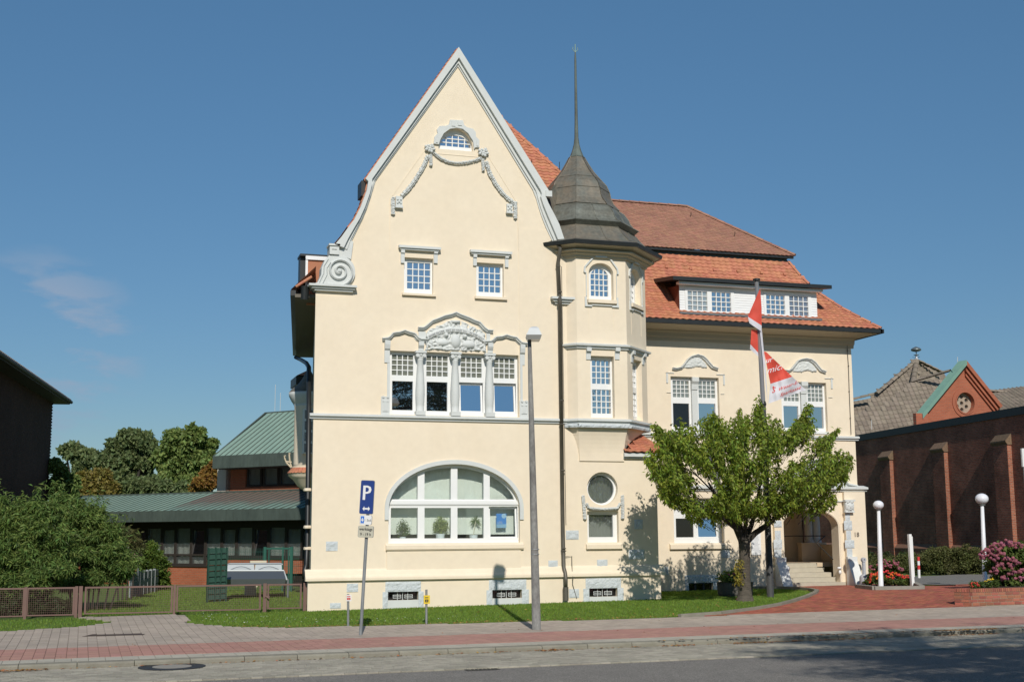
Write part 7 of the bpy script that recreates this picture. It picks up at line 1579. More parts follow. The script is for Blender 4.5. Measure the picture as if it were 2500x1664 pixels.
HY = shrub('hydrangea', 'large hydrangea with faded pink flower heads in the brick planter', 'hydrangea', [(2300, 1275, 26), (2340, 1270, 30), (2285, 1300, 22), (2320, 1305, 30), (2356, 1300, 34), (2310, 1330, 24), (2345, 1335, 24), (2380, 1290, 40)], 40.6, leafmat('hydrangea_leaf', (.12, .16, .04), (.08, .12, .025), rand=.4), 9000, .15, .09, 61)
flowers(HY, 'flower_head', PINK, plantp([(2273, 1265), (2283, 1258), (2296, 1262), (2262, 1278), (2303, 1250), (2318, 1248), (2332, 1252), (2345, 1250), (2300, 1275), (2313, 1285), (2322, 1300), (2300, 1298), (2334, 1290), (2290, 1312), (2330, 1318), (2350, 1312), (2348, 1330), (2310, 1328), (2276, 1270), (2288, 1284)], 39.6), .155, 10)
FB = shrub('flower_bed', 'bed of red and orange geraniums with pink hydrangea by the entrance ramp', 'flower bed', [(2010, 1325, 14), (2025, 1332, 14), (2045, 1334, 14), (2070, 1334, 14), (2085, 1338, 10), (2000, 1336, 10), (2030, 1305, 14), (2045, 1300, 15), (2060, 1312, 13)], 45.2, leafmat('geranium_leaf', (.08, .13, .03), (.12, .15, .04), rand=.45), 5000, .09, .07, 62, droop=.1)
flowers(FB, 'red_flower', RED, plantp([(2003, 1326), (2009, 1320), (2018, 1318), (2030, 1315), (2036, 1314), (2048, 1318), (2062, 1322), (2070, 1322), (2078, 1327), (2086, 1326), (2001, 1335), (2055, 1328), (2043, 1326)], 44.6), .09)
flowers(FB, 'orange_flower', ORA, plantp([(2014, 1322), (2022, 1324), (2019, 1330), (2028, 1326), (2050, 1322), (2024, 1333), (2062, 1318)], 44.5), .07)
flowers(FB, 'pink_flower', PINK, plantp([(2004, 1304), (2030, 1291), (2040, 1295), (2056, 1293), (2066, 1306), (2074, 1310), (2024, 1298), (2048, 1302), (2062, 1296), (2036, 1303)], 44.9), .11)
GRD = shrub('bedding_plants', 'small red and yellow bedding flowers on the brick planter edge', 'bedding plants', [(2240, 1345, 8), (2255, 1346, 9), (2272, 1344, 9), (2290, 1342, 8)], 38.6, leafmat('bedding_leaf', (.09, .13, .03), (.07, .11, .025), rand=.4), 1500, .07, .04, 63, droop=.2)
flowers(GRD, 'yellow_flower', YEL, plantp([(2268, 1336), (2276, 1333), (2284, 1331), (2272, 1334), (2280, 1332)], 38.2), .045, 5); flowers(GRD, 'red_flower', RED, plantp([(2235, 1343), (2242, 1340), (2250, 1346), (2238, 1348), (2247, 1341)], 38.2), .05, 5)
# brick planter, individual bricks
pc = pG(2331, 1477); pl = np.array([pc[0], pc[1]]); zt2 = pY(2331, 1447, pc[1])[2]; dx_ = np.array([math.cos(TH), math.sin(TH)]); dyv = np.array([-.62, .78]); dyv /= np.linalg.norm(dyv)
lc_ = pG(2330, 1477); back = pG(2334, 1441)
PLN = thing('brick_planter', 'low red brick planter wall holding the large hydrangea', 'planter', (pc[0] + 2, pc[1] + 1, pc[2]))
pr0 = pG(2375, 1478); plf = pG(2331, 1475); H_ = zt2 - pr0[2] - .0
PW1 = Fr((pr0[0], pr0[1], pr0[2]), (*dx_, 0), (0, 0, 1)); dl_ = np.array([plf[0] - pr0[0], plf[1] - pr0[1], 0]); ll = np.linalg.norm(dl_); dl_ /= ll; PW2 = Fr((plf[0], plf[1], pr0[2]), -dl_, (0, 0, 1))
MORT = mat('mortar', (.38, .30, .22), .95); BRP = mat('planter_brick', (.36, .12, .07), .85, rand=.22, bump=.25, bscale=40, base2=(.26, .10, .065), vscale=3)
H_ = .46; mb = MB(); mb.box(PW1, 0.01, 8, -.1, H_ - .07, -.24, -.012); mb.box(PW2, 0, ll - .01, -.1, H_ - .07, -.24, -.012); mb.build('mortar_core', MORT, PLN)
bme = None
def brick_at(fr, a0, a1, b0, b1, c=.0): mb = MB(); mb.box(fr, a0, a1, b0, b1, -.1, c + rnd.uniform(-.002, .003)); mb.build('brick', BRP, PLN)
for fr, L_ in ((PW1, 7.0), (PW2, ll)):
    for j in range(4):
        a = -.06 * (j % 2)
        while a < L_ - .05:
            brick_at(fr, max(a, 0) + .006, min(a + .24, L_), j * .095 + .006, j * .095 + .085); a += .25
    a = 0
    while a < L_ - .02: mb = MB(); mb.box(fr, a + .004, a + .068, .385, .385 + .10, -.23, .005); mb.build('brick', BRP, PLN); a += .075
mb = MB(); q = [PW1.p(0, H_ - .06, -.2), PW1.p(8, H_ - .06, -.2), PW1.p(8, H_ - .06, -4), PW2.p(0, H_ - .06, -4) , PW2.p(0, H_ - .06, -.2)]; mb.add(q, [(0, 1, 2, 3, 4)]); mb.build('soil', mat('soil', (.05, .035, .02), .95), PLN)

# ---- trees across the street (they shade the road and show in the panes)
def pine(x, y, h, seed, label):
    r = random.Random(seed); T = thing('pine_tree', label, 'tree', (x, y, -.05), group='pines across the street'); mb = MB(); mb.tube([(x, y, -.1), (x + .2, y, h * .5), (x, y, h)], [.35, .22, .05], 10); mb.build('trunk', BARK2, T); pts = []
    br = MB(); z = h * .32
    while z < h * .98:
        for k in range(6):
            a = r.uniform(0, 6.28); L_ = 4.4 * math.sqrt(max(.05, 1 - ((z - .66 * h) / (.40 * h)) ** 2)) * r.uniform(.65, 1.1); e = np.array([x + math.cos(a) * L_, y + math.sin(a) * L_, z + r.uniform(-.2, .9)]); s = np.array([x, y, z]); br.tube([s, (s + e) / 2 + [0, 0, .15], e], [.07, .045, .012], 5)
            for q in range(int(L_ * 7)):
                t = r.uniform(.3, 1.0); c_ = s + (e - s) * t + np.array([r.gauss(0, .25), r.gauss(0, .25), .1 + r.gauss(0, .1)])
                for w_ in range(14): pts.append(c_ + np.array([r.gauss(0, .17), r.gauss(0, .17), r.gauss(0, .09)]))
        z += r.uniform(.25, .42)
    br.build('branches', BARK2, T, kind='stuff'); leaves_obj('crown', T, LDK, np.array(pts), .19, .045, .3, seed, spread=2)
pine(7.6, -30.2, 12.6, 71, 'tall dark pine across the street opposite the cream house'); pine(13.0, -31.0, 13.4, 72, 'broader pine across the street further right'); pine(16.8, -32.5, 12.2, 73, 'rightmost pine across the street')

# ================================================================== STREET FURNITURE
GALV = mat('galvanised_steel', (.33, .34, .33), .5, var=.35, vscale=4, metal=.4, stretch=(1, 1, .5))
CPOLE = mat('weathered_concrete_pole', (.25, .245, .225), .9, var=.45, vscale=5, bump=.3, bscale=60, base2=(.14, .13, .12), stretch=(1, 1, .45))
lb = pZ(1310, 1536); T = thing('street_lamp', 'tall tapering concrete street lamp with box head before the gable', 'street lamp', lb)
mb = MB(); ltop = pY(1292.5, 828, lb[1]); mb.tube([lb + np.array([0, 0, -.1]), lb * .45 + ltop * .55, ltop], [.108, .078, .046], 14); mb.build('pole', CPOLE, T, smooth=True)
mb = MB()
for y in (1340, 1352): q = pY(1306, y, lb[1]); mb.lathe(tuple(q), [(.100, -.012), (.106, 0), (.100, .012)], 14)
mb.build('clamp_band', GALV, T)
hx = ltop + np.array([.03, -.12, .05]); L2 = Fr(hx, (.96, -.28, 0), (.28, .96, 0), (0, 0, 1))
mb = MB(); A = [(-.15, -.20), (.23, -.20), (.23, .36), (-.15, .36)]; Bq = [(-.06, -.12), (.16, -.12), (.16, .26), (-.06, .26)]
mb.add([L2.p(*q, .02) for q in A] + [L2.p(*q, .20) for q in Bq] + [L2.p(*q, .245) for q in [(x * .5 + .03, y * .5 + .03) for x, y in Bq]], [(0, 1, 5, 4), (1, 2, 6, 5), (2, 3, 7, 6), (3, 0, 4, 7), (4, 5, 9, 8), (5, 6, 10, 9), (6, 7, 11, 10), (7, 4, 8, 11), (8, 9, 10, 11)]); mb.build('lamp_housing', mat('light_grey_paint', (.55, .57, .57), .45, var=.1), T)
mb = MB(); mb.add([L2.p(*q, .02) for q in A] + [L2.p(q[0] * .75 + .01, q[1] * .75, -.09) for q in A], [(0, 1, 5, 4), (1, 2, 6, 5), (2, 3, 7, 6), (3, 0, 4, 7), (4, 5, 6, 7)]); mb.build('lamp_glass', mat('lamp_glass', (.32, .32, .30), .25), T)
# parking sign
sb = pZ(880, 1549); SG = thing('parking_sign', 'blue parking sign with two small plates on a leaning grey pole', 'road sign', sb)
top = pY(903, 1172, sb[1]); 
def sgp(px, py): return pY(px, py, sb[1] - .06)
mb = MB(); mb.tube([sb + np.array([0, 0, -.05]), top], .038, 10); mb.build('pole', GALV, SG, smooth=True)
vz = (top - sb) / np.linalg.norm(top - sb); yaw_s = math.radians(-28); us = np.array([math.cos(yaw_s), math.sin(yaw_s), 0]); us -= vz * np.dot(us, vz); us /= np.linalg.norm(us)
z860 = lambda x, y: (860 + x / 3.92, 1160 + y / 3.92)
SBL = mat('sign_blue', (.018, .045, .20), .35, var=.05); SWH = mat('sign_white', (.72, .72, .70), .4); SBE = mat('weathered_plate', (.50, .48, .38), .5, var=.12, vscale=6); SBK = mat('sign_black', (.03, .03, .03), .5); SB2 = mat('sign_bright_blue', (.03, .16, .55), .4)
def plate(name, cpx, wpx, hpx, m, parts_=()):
    c_ = sgp(*z860(*cpx)); sc_ = 1 / 3.92 * (float((MR.T @ (c_ - C))[2])) / F; w_ = wpx * sc_ / .93; h_ = hpx * sc_; fr = Fr(c_, us, vz, np.cross(us, vz)); 
    if fr.n[1] > 0: fr.n = -fr.n
    r_c = .035; pts = []
    for (cx2, cy2, a0) in ((w_ / 2 - r_c, h_ / 2 - r_c, 0), (-w_ / 2 + r_c, h_ / 2 - r_c, 90), (-w_ / 2 + r_c, -h_ / 2 + r_c, 180), (w_ / 2 - r_c, -h_ / 2 + r_c, 270)):
        for k in range(4): t = math.radians(a0 + k * 30); pts.append((cx2 + r_c * math.cos(t), cy2 + r_c * math.sin(t)))
    mb = MB(); mb.prism(fr, pts, -.02, .0); o = mb.build(name, GALV, SG); mb = MB(); mb.prism(fr, [(x * .955, y * .975) for x, y in pts], 0, .004); mb.build('plate_face', m, o)
    return o, fr, w_, h_
def lettering(parent, fr, body, size, cx2, cy2, m, sx=1.0, c=.007, name='lettering', bold=0.0):
    V, FF = text_mesh(body, size, sx); xs2 = [v[0] for v in V]; ys2 = [v[1] for v in V]; ox = (min(xs2) + max(xs2)) / 2; oy = (min(ys2) + max(ys2)) / 2
    mk(name, [fr.p(x - ox + cx2, y - oy + cy2, c) for x, y in V], FF, m, parent)
    if bold:
        for q_, b_ in enumerate((-bold, bold)): mk(name, [fr.p(x - ox + cx2 + b_, y - oy + cy2, c + .0015 * (q_ + 1)) for x, y in V], FF, m, parent)
o, fr, w_, h_ = plate('sign_panel', (141, 207), 128, 322, SBL)
lettering(o, fr, 'P', h_ * .62, 0, h_ * .13, SWH, .88, bold=h_ * .012)
mb = MB(); ar = h_ * -.34; s_ = w_ * .27
mb.prism(fr, [(-s_, ar), (-s_ * .5, ar + .055), (-s_ * .5, ar + .018), (s_ * .5, ar + .018), (s_ * .5, ar + .055), (s_, ar), (s_ * .5, ar - .055), (s_ * .5, ar - .018), (-s_ * .5, ar - .018), (-s_ * .5, ar - .055)], .004, .008); mb.build('double_arrow', SWH, o)
o, fr, w_, h_ = plate('sign_panel', (130, 425), 112, 92, SWH); mb = MB(); mb.box(fr, -w_ * .42, -w_ * .14, -h_ * .35, h_ * .38, .004, .006); mb.build('blue_disc_symbol', SB2, o); mb = MB(); mb.box(fr, -w_ * .31, -w_ * .25, -h_ * .2, h_ * .22, .006, .008); mb.box(fr, -w_ * .38, -w_ * .18, -.012, .012, .006, .0085); mb.build('symbol_mark', SWH, o); lettering(o, fr, '1 Std.', h_ * .36, w_ * .20, -h_ * .02, SBK)
o, fr, w_, h_ = plate('sign_panel', (129, 537), 144, 110, SBE); lettering(o, fr, 'werktags', h_ * .36, 0, h_ * .19, SBK, .92, bold=.002); lettering(o, fr, '9 - 19 h', h_ * .34, 0, -h_ * .22, SBK, .92, bold=.002)
# marker posts
def mpost(px0, py0, py1, label, colr, box, nm, txt=None):
    b = pG(px0, py0); T = thing(nm, label, 'marker post', b); mb = MB(); t_ = pY(px0, py1, b[1]); mb.tube([b + np.array([0, 0, -.05]), t_], .03, 8); mb.build('post', GALV, T)
    a, c_ = pY(box[0], box[1], b[1]), pY(box[2], box[3], b[1]); mb = MB(); mb.wbox(a[0], c_[0], b[1] - .05, b[1] - .032, c_[2], a[2]); P_ = mb.build('plate', colr, T)
    f2 = facY(b[1] - .052); mx_ = (a[0] + c_[0]) / 2; h = a[2] - c_[2]; mb = MB()
    for k in (.2, .42, .68): mb.box(f2, mx_ - .05, mx_ + .035, c_[2] + h * k, c_[2] + h * k + .02, 0, .002)
    mb.box(f2, mx_ - .045, mx_ - .015, c_[2] + h * .3, c_[2] + h * .5, 0, .0025); mb.box(f2, mx_ + .01, mx_ + .04, c_[2] + h * .3, c_[2] + h * .5, 0, .0025); mb.build('plate_marks', SBK if nm == 'gas_marker' else mat('red_paint', (.5, .05, .04), .6), T); return T, a, c_
T, a, c_ = mpost(850, 1527, 1449, 'white hydrant marker on a short grey post at the lawn edge', SWH, (845, 1451, 857, 1466), 'hydrant_marker')
mb = MB(); mb.wbox(a[0] + .02, c_[0] - .03, -5.7, -5.6, a[2] - .0, a[2] + .03); 
T, a, c_ = mpost(1041, 1521, 1438, 'small yellow marker plate on a short post at the lawn edge', mat('marker_yellow', (.70, .50, .03), .5), (1033.5, 1452, 1048.5, 1472.5), 'gas_marker')
# flagpole and flag
fb_ = pG(1881, 1455); FY = fb_[1]; ft_ = pY(1847, 685, FY)
T = thing('flagpole', 'tall silver metal flagpole rising through the cherry tree', 'flagpole', fb_); mb = MB(); mbp = pY(1863, 985, FY); mb.tube([fb_ + np.array([0, 0, -.1]), mbp], [.11, .085], 14); mb.build('lower_pole', mat('tree_shaded_pole_metal', (.10, .10, .10), .5, metal=.4, var=.3, vscale=3), T, smooth=True)  # lower pole coloured darker to stand for the tree's shade on it
mb = MB(); mb.tube([mbp, ft_], [.075, .065], 14); mb.build('upper_pole', mat('brushed_pole_metal', (.45, .45, .44), .35, metal=.7), T, smooth=True)
mb = MB(); mb.lathe(tuple(mbp), [(.10, -.06), (.105, 0), (.08, .08)], 14); mb.lathe(tuple(ft_), [(.08, -.02), (.12, .0), (.12, .06), (.05, .08)], 12); mb.build('pole_collar', GUT, T)
FRED = mat('flag_red_cloth', (.80, .10, .065), .75, var=.08); FWH = mat('flag_white_cloth', (.76, .75, .80), .75)
for m in (FRED, FWH):
    t_ = m.node_tree; P_ = t_.nodes['Principled BSDF']; tl = t_.nodes.new('ShaderNodeBsdfTranslucent'); s0 = P_.inputs['Base Color'].links[0].from_socket; t_.links.new(s0, tl.inputs['Color']); ms = t_.nodes.new('ShaderNodeMixShader'); ms.inputs[0].default_value = .3; t_.links.new(P_.outputs[0], ms.inputs[1]); t_.links.new(tl.outputs[0], ms.inputs[2]); t_.links.new(ms.outputs[0], t_.nodes['Material Output'].inputs['Surface'])
zf_ = lambda x, y: (1800 + x / 4.355, 660 + y / 4.355)
def flag_pt(x, y, d=0.0, base=-.16):
    """x,y in the flag picture"""
    px, py = zf_(x, y); wv = .08 * math.sin(x * .022 + y * .010) + .022 * math.sin(x * .06 - y * .02) + .012 * math.sin(y * .05 + x * .02); k = min(1, max(0.05, abs(x - 255) / 170)); return pY(px, py, FY + base + wv * k - d)
FLAG = thing('flag', 'red and white bank flag twisted around the flagpole, lower half blown right', 'flag', tuple(pY(1870, 800, FY - .2)))
def cloth(name, quads, nx=16, ny=16, base=-.16):
    V = []; FF = []; mi = []
    for (q, m_) in quads:
        (TL, TR, BR_, BL_) = [np.array(p, float) for p in q]; b = len(V)
        for j in range(ny + 1):
            for i in range(nx + 1): s, t = i / nx, j / ny; p = (TL * (1 - s) + TR * s) * (1 - t) + (BL_ * (1 - s) + BR_ * s) * t; V.append(flag_pt(p[0], p[1], base=base))
        for j in range(ny):
            for i in range(nx): FF.append((b + j * (nx + 1) + i, b + j * (nx + 1) + i + 1, b + (j + 1) * (nx + 1) + i + 1, b + (j + 1) * (nx + 1) + i)); mi.append(m_)
    o = mk(name, V, FF, [FRED, FWH], FLAG, smooth=True); o.data.polygons.foreach_set('material_index', mi); return o
cloth('upper_fold', [(((236, 205), (245, 205), (259, 400), (150, 400)), 0), (((150, 400), (259, 400), (259, 585), (112, 490)), 0), (((112, 490), (259, 585), (259, 650), (128, 560)), 1)])
cloth('middle_fold', [(((150, 625), (222, 640), (228, 880), (140, 785)), 0), (((140, 785), (228, 880), (222, 912), (134, 835)), 1)], base=.02)
cloth('white_edge', [(((240, 640), (262, 640), (280, 830), (262, 850)), 1), (((262, 850), (280, 830), (300, 1000), (275, 985)), 1), (((275, 985), (300, 1000), (325, 1415), (298, 1180)), 1)], 4, 12, base=-.12)
lower_r = [(283, 830), (310, 880), (585, 1128), (350, 1205)]
cloth('lower_panel', [(((284, 860), (308, 866), (585, 1128), (352, 1205)), 0), (((352, 1205), (585, 1128), (728, 1268), (330, 1415)), 1)], 26, 20)
LOWP = [(284, 860), (308, 866), (585, 1128), (728, 1268), (330, 1415)]
FLW = mat('flag_print_white', (.80, .78, .80), .8); FLR = mat('flag_print_red', (.75, .06, .05), .8)
def flagtext(body, x0, y0, ang, size, m, shear=0.0, grow=0.0, name='flag_lettering'):
    V, FF = text_mesh(body, size, 1.0, res=2); ca, sa = math.cos(ang), math.sin(ang); Q = []
    for x, y in V: g_ = 1 + grow * x / size; y = y * g_; x2 = x + shear * y; Q.append((x0 + ca * x2 + sa * y, y0 - (ca * y * 1.0 + sa * x2 * -1.0) if False else y0 - (sa * x2 + ca * y)))
    F3 = [f for f in FF if inpoly(sum(Q[i][0] for i in f) / len(f), sum(Q[i][1] for i in f) / len(f), LOWP)]
    mk(name, [flag_pt(q[0], q[1], d=.022) for q in Q], F3, m, FLAG)
flagtext('ur', 298, 985, math.radians(14), 86, FLW); flagtext('mich', 312, 1098, math.radians(17), 106, FLW)
flagtext('Weser-Elbe', 430, 1283, math.radians(21), 60, FLR); flagtext('Sparkasse', 452, 1340, math.radians(21), 60, FLR); flagtext('S', 366, 1300, math.radians(12), 84, FLR)
mb = MB(); q = [flag_pt(384 + 9 * math.cos(t), 1238 + 9 * math.sin(t), d=.022) for t in np.linspace(0, 6.28, 9)[:-1]]; mb.add(q, [tuple(range(8))]); mb.build('logo_dot', FLR, FLAG)
# round planter by the tree
pb = pG(1795, 1452); T = thing('stone_planter', 'dark round concrete planter with flowers behind the cherry trunk', 'planter', pb); mb = MB(); mb.lathe(tuple(pb), [(.50, -.05), (.56, .05), (.58, .38), (.60, .42), (.53, .42), (.51, .34), (.0, .34)], 24); mb.build('tub', mat('dark_exposed_concrete', (.12, .11, .095), .9, var=.4, vscale=14, bump=.4, bscale=60), T, smooth=False)
b_ = [(pb[0] - .1, pb[1], pb[2] + .55, .42, .4, .22)]; T2 = thing('potted_flowers', 'purple pink flowers growing in the dark round planter', 'flowers', (pb[0], pb[1], pb[2] + .4)); leaves_obj('foliage', T2, LG2, blob_pts(b_, 900, 88), .10, .06, .3, 88, spread=1.5)
flowers(T2, 'pink_flower', mat('purple_petals', (.30, .06, .16), .8), [np.array([pb[0] - .35 + .17 * k, pb[1] - .3, pb[2] + .66 + .06 * math.sin(k * 2.1)]) for k in range(5)], .07, 5)
# notice board at the entrance
b0, b1 = pY(1833, 1300, GY - .02), pY(1858.5, 1354, GY - .02); T = thing('notice_board', 'white notice board with small print left of the entrance arch', 'notice board', (b0[0], GY, b1[2])); mb = MB(); mb.wbox(b0[0], b1[0], GY - .03, GY - .003, b1[2], b0[2]); mb.build('board', WHITE, T)
mb = MB(); hh_ = b0[2] - b1[2]; rr = random.Random(3)
for k in range(15):
    wq = rr.uniform(.18, .38) * (b1[0] - b0[0]); xm = (b0[0] + b1[0]) / 2; mb.box(facY(GY - .031), xm - wq, xm + wq, b0[2] - hh_ * (.14 + k * .054), b0[2] - hh_ * (.14 + k * .054) + .012, 0, .001)
mb.build('printed_lines', mat('faint_print', (.32, .34, .38), .8), T)
# carved vine strip left of the arch
q = zp(20, 1000, GY)
# globe lamps
def globe(bx, by, tx, ty, rr_px, lab):
    b = pG(bx, by); T = thing('globe_lamp', lab, 'lamp', b, group='white globe lamps by the entrance'); t_ = pY(tx, ty, b[1]); sc_ = float((MR.T @ (t_ - C))[2]) / F; R_ = rr_px * sc_
    mb = MB(); mb.tube([b + np.array([0, 0, -.1]), b + (t_ - b) * .38, t_ - np.array([0, 0, R_ * .7])], [.085, .08, .055], 12); mb.build('pole', mat('white_pole', (.72, .72, .74), .4) if bpy.data.materials.get('white_pole') is None else bpy.data.materials['white_pole'], T, smooth=True)
    mb = MB(); mb.lathe(tuple(t_), [(R_ * .45, -R_ * 1.0), (R_ * .5, -R_ * .85), (R_ * .1, -R_ * .8)], 16); mb.build('lamp_collar', GALV, T)
    mb = MB(); mb.blob(t_, R_, R_, R_ * .85, 28, 18); mb.build('globe', mat('opal_glass', (.74, .74, .78), .25, spec=.5) if bpy.data.materials.get('opal_glass') is None else bpy.data.materials['opal_glass'], T, smooth=True)
globe(2151, 1436, 2144.5, 1232, 12.8, 'smaller globe lamp standing in the flower bed next to the house'); globe(2406, 1434, 2397, 1217, 15.6, 'larger globe lamp standing in the brick planter by the hydrangea')
# white gate post, striped bollard, water pump
b = pG(2228, 1430); T = thing('white_post', 'square white post at the corner of the flower bed', 'post', b); t_ = pY(2220, 1303, b[1]); mb = MB(); 
def leanbox(mb, b, t_, w1, d1): P = [p + np.array([sx * w1, sy * d1, 0]) for p in (b + np.array([0, 0, -.05]), t_) for (sx, sy) in ((-1, -1), (1, -1), (1, 1), (-1, 1))]; mb.add(P, [(0, 1, 5, 4), (1, 2, 6, 5), (2, 3, 7, 6), (3, 0, 4, 7), (4, 5, 6, 7), (0, 1, 2, 3)])
leanbox(mb, b, t_, .055, .055); mb.build('post', WHITE, T); mb = MB(); leanbox(mb, b * .25 + t_ * .75 + np.array([.075, 0, -1.0]), t_ + np.array([.075, 0, -.08]), .02, .05); mb.build('fixing_strip', WHITE, T)
b = pG(2244, 1410); T = thing('bollard', 'red and white striped bollard beside the drive', 'bollard', b); t_ = pY(2242, 1358, b[1]); RW = mat('bollard_red', (.60, .04, .04), .5)
for k in range(5): mb = MB(); mb.tube([b + (t_ - b) * k / 5, b + (t_ - b) * (k + 1) / 5 - np.array([0, 0, .002])], .055, 12); mb.build('red_band' if k in (2, 4) else 'white_band', RW if k in (2, 4) else WHITE, T)
b = pG(2112, 1429); T = thing('stone_ornament', 'pale grey domed base with upright ring-topped post beside the entrance', 'ornament', b); sc_ = float((MR.T @ (b - C))[2]) / F; GRM = mat('pale_grey_granite', (.46, .47, .50), .7, var=.12, vscale=20)
mb = MB(); mb.lathe(tuple(b), [(11.5 * sc_, -.05), (13 * sc_, 6 * sc_), (12.6 * sc_, 20 * sc_), (11 * sc_, 24 * sc_), (6 * sc_, 27.5 * sc_), (0.01, 29 * sc_)], 24); mb.build('domed_base', GRM, T, smooth=True)
q = pY(2109, 1380, b[1] + .5); bt = pY(2109.5, 1402, b[1] + .5); mb = MB(); leanbox(mb, bt + np.array([0, 0, -.3]), pY(2108.5, 1371, b[1] + .5), 3.3 * sc_, 3.3 * sc_); mb.build('upright', GRM, T)
qc = pY(2108, 1365.5, b[1] + .5); mb = MB(); mb.prism(Fr(qc, (1, 0, 0), (0, 0, 1)), circ(0, 0, 5.6 * sc_, 24), -.06, .06, holes=[circ(0, 0, 1.9 * sc_, 12)]); mb.build('ring_head', GRM, T)
# kerb of the flower bed
a0_, a1_, a2_ = pG(2092, 1434), pG(2135, 1439), pG(2252, 1437); bk_ = pG(2232, 1427); BK = thing('bed_kerb', 'low concrete kerb edging round the geranium bed', 'kerb', a1_)
mb = MB()
for p, q in ((a0_, a1_), (a1_, a2_), (a2_, bk_)):
    d = q - p; L_ = np.linalg.norm(d[:2]); d = d / L_; d[2] = 0; mb2 = MB(); mb2.box(Fr(p, d, (0, 0, 1)), 0, L_, -.1, .12, -.1, .08); mb2.build('kerb_stone', CONC, BK)
# sign cut by the right edge
b = pZ(2520, 1470, .1); T = thing('information_sign', 'white framed blue information sign cut off by the right edge', 'sign', b); a, c_ = pY(2493, 1094, b[1]), pY(2600, 1140, b[1]); mb = MB(); mb.wbox(a[0], c_[0], b[1] - .03, b[1] + .03, c_[2], a[2]); mb.build('sign_panel', SWH, T); mb = MB(); mb.wbox(a[0] + .09, c_[0] - .05, b[1] - .035, b[1] - .031, c_[2] + .05, a[2] - .06); mb.build('sign_field', SB2, T)
mb = MB(); mb.tube([(a[0] + .07, b[1], 0), (a[0] + .07, b[1], c_[2])], .035, 8); mb.tube([(c_[0] - .07, b[1], 0), (c_[0] - .07, b[1], c_[2])], .035, 8); mb.build('sign_leg', GALV, T)

# ================================================================== FENCES, GARDEN
FBR = mat('brown_painted_steel', (.17, .095, .075), .6, var=.15, vscale=4)
fA, fB = np.array([-6.35, .55]), np.array([-.06, .12]); fd = (fB - fA) / np.linalg.norm(fB - fA); FLn = Fr((fA[0], fA[1], 0), (*fd, 0), (0, 0, 1)); 
def fU(px): # along the fence for a picture column
    p = pP(px, 1470, (fA[0], fA[1], 0), FLn.n); return float(np.dot(p - FLn.o, FLn.u))
FH = pP(430, 1428, FLn.o, FLn.n)[2]
T = thing('mesh_fence', 'brown steel framed wire mesh fence closing the garden left of the house', 'fence', (fA[0] + 3, fA[1], .02))
def gz(u): p = FLn.p(u, 0, 0); return G(p[0], p[1])
def fpanel(par, x0, x1, nm='fence_panel'):
    u0, u1 = fU(x0), fU(x1); z0_ = (gz(u0) + gz(u1)) / 2 + .06; mb = MB(); mb.prism(FLn, rect(u0, u1, z0_, FH), -.02, .02, holes=[rect(u0 + .05, u1 - .05, z0_ + .035, FH - .045)]); P_ = mb.build(nm, FBR, par)
    mb = MB(); a = u0 + .08; r_w = .0024
    while a < u1 - .06: mb.box(FLn, a - r_w, a + r_w, z0_ + .03, FH - .04, -.003, .003); a += .055
    z = z0_ + .09
    while z < FH - .05: mb.box(FLn, u0 + .04, u1 - .04, z - r_w, z + r_w, .003, .009); z += .055
    mb.build('wire_mesh', FBR, P_, kind='stuff')
for (x0, x1) in ((-60, 60), (64, 182), (206, 421), (430, 637)): fpanel(T, x0, x1)
for x, w_ in ((62, .04), (186, .04), (196.5, .05), (425.5, .035), (646, .05), (744, .05)):
    u = fU(x); mb = MB(); mb.box(FLn, u - w_, u + w_, -.1, FH + .02, -w_, w_); mb.build('post', FBR, T)
TG = thing('garden_gate', 'small brown mesh gate between fence and corner of the cream house', 'gate', FLn.p(fU(690), .05, 0)); fpanel(TG, 652, 736, 'gate_leaf'); u = fU(653); mb = MB(); mb.box(FLn, u - .12, u + .05, FH * .55, FH * .62, .02, .06); mb.tube([FLn.p(u - .06, FH * .6, .08), FLn.p(u + .05, FH * .52, .10)], .018, 6); mb.build('latch', FBR, TG)
# tall green slatted panels
GRN = mat('dark_green_slat', (.02, .07, .05), .55, var=.25, vscale=5); gb_ = pG(505, 1468)
TGP = thing('privacy_screen', 'tall dark green slatted privacy screen in the garden', 'privacy screen', gb_)
gd = np.array([.93, .36, 0]); gd /= np.linalg.norm(gd); GFn = Fr((gb_[0], gb_[1], 0), gd, (0, 0, 1)); gh = pP(505, 1336, GFn.o, GFn.n)[2]
gw = float(np.dot(pP(552, 1400, GFn.o, GFn.n) - GFn.o, gd))
for k in range(9):
    z0_ = gz(0) + .1 + (gh - .15) * k / 9; z1_ = gz(0) + .1 + (gh - .15) * (k + .97) / 9; mb = MB(); mb.add([GFn.p(0, z0_, .03), GFn.p(gw, z0_ + .02, .03), GFn.p(gw, z1_, -.02), GFn.p(0, z1_, -.02), GFn.p(0, z0_, 0), GFn.p(gw, z0_, 0)], [(0, 1, 2, 3), (0, 1, 5, 4)]); mb.build('slat', GRN, TGP)
for t in (0, .40, .68, 1): mb = MB(); mb.box(GFn, gw * t - .02, gw * t + .02, 0, gh, -.03, .05); mb.build('post', GRN, TGP)
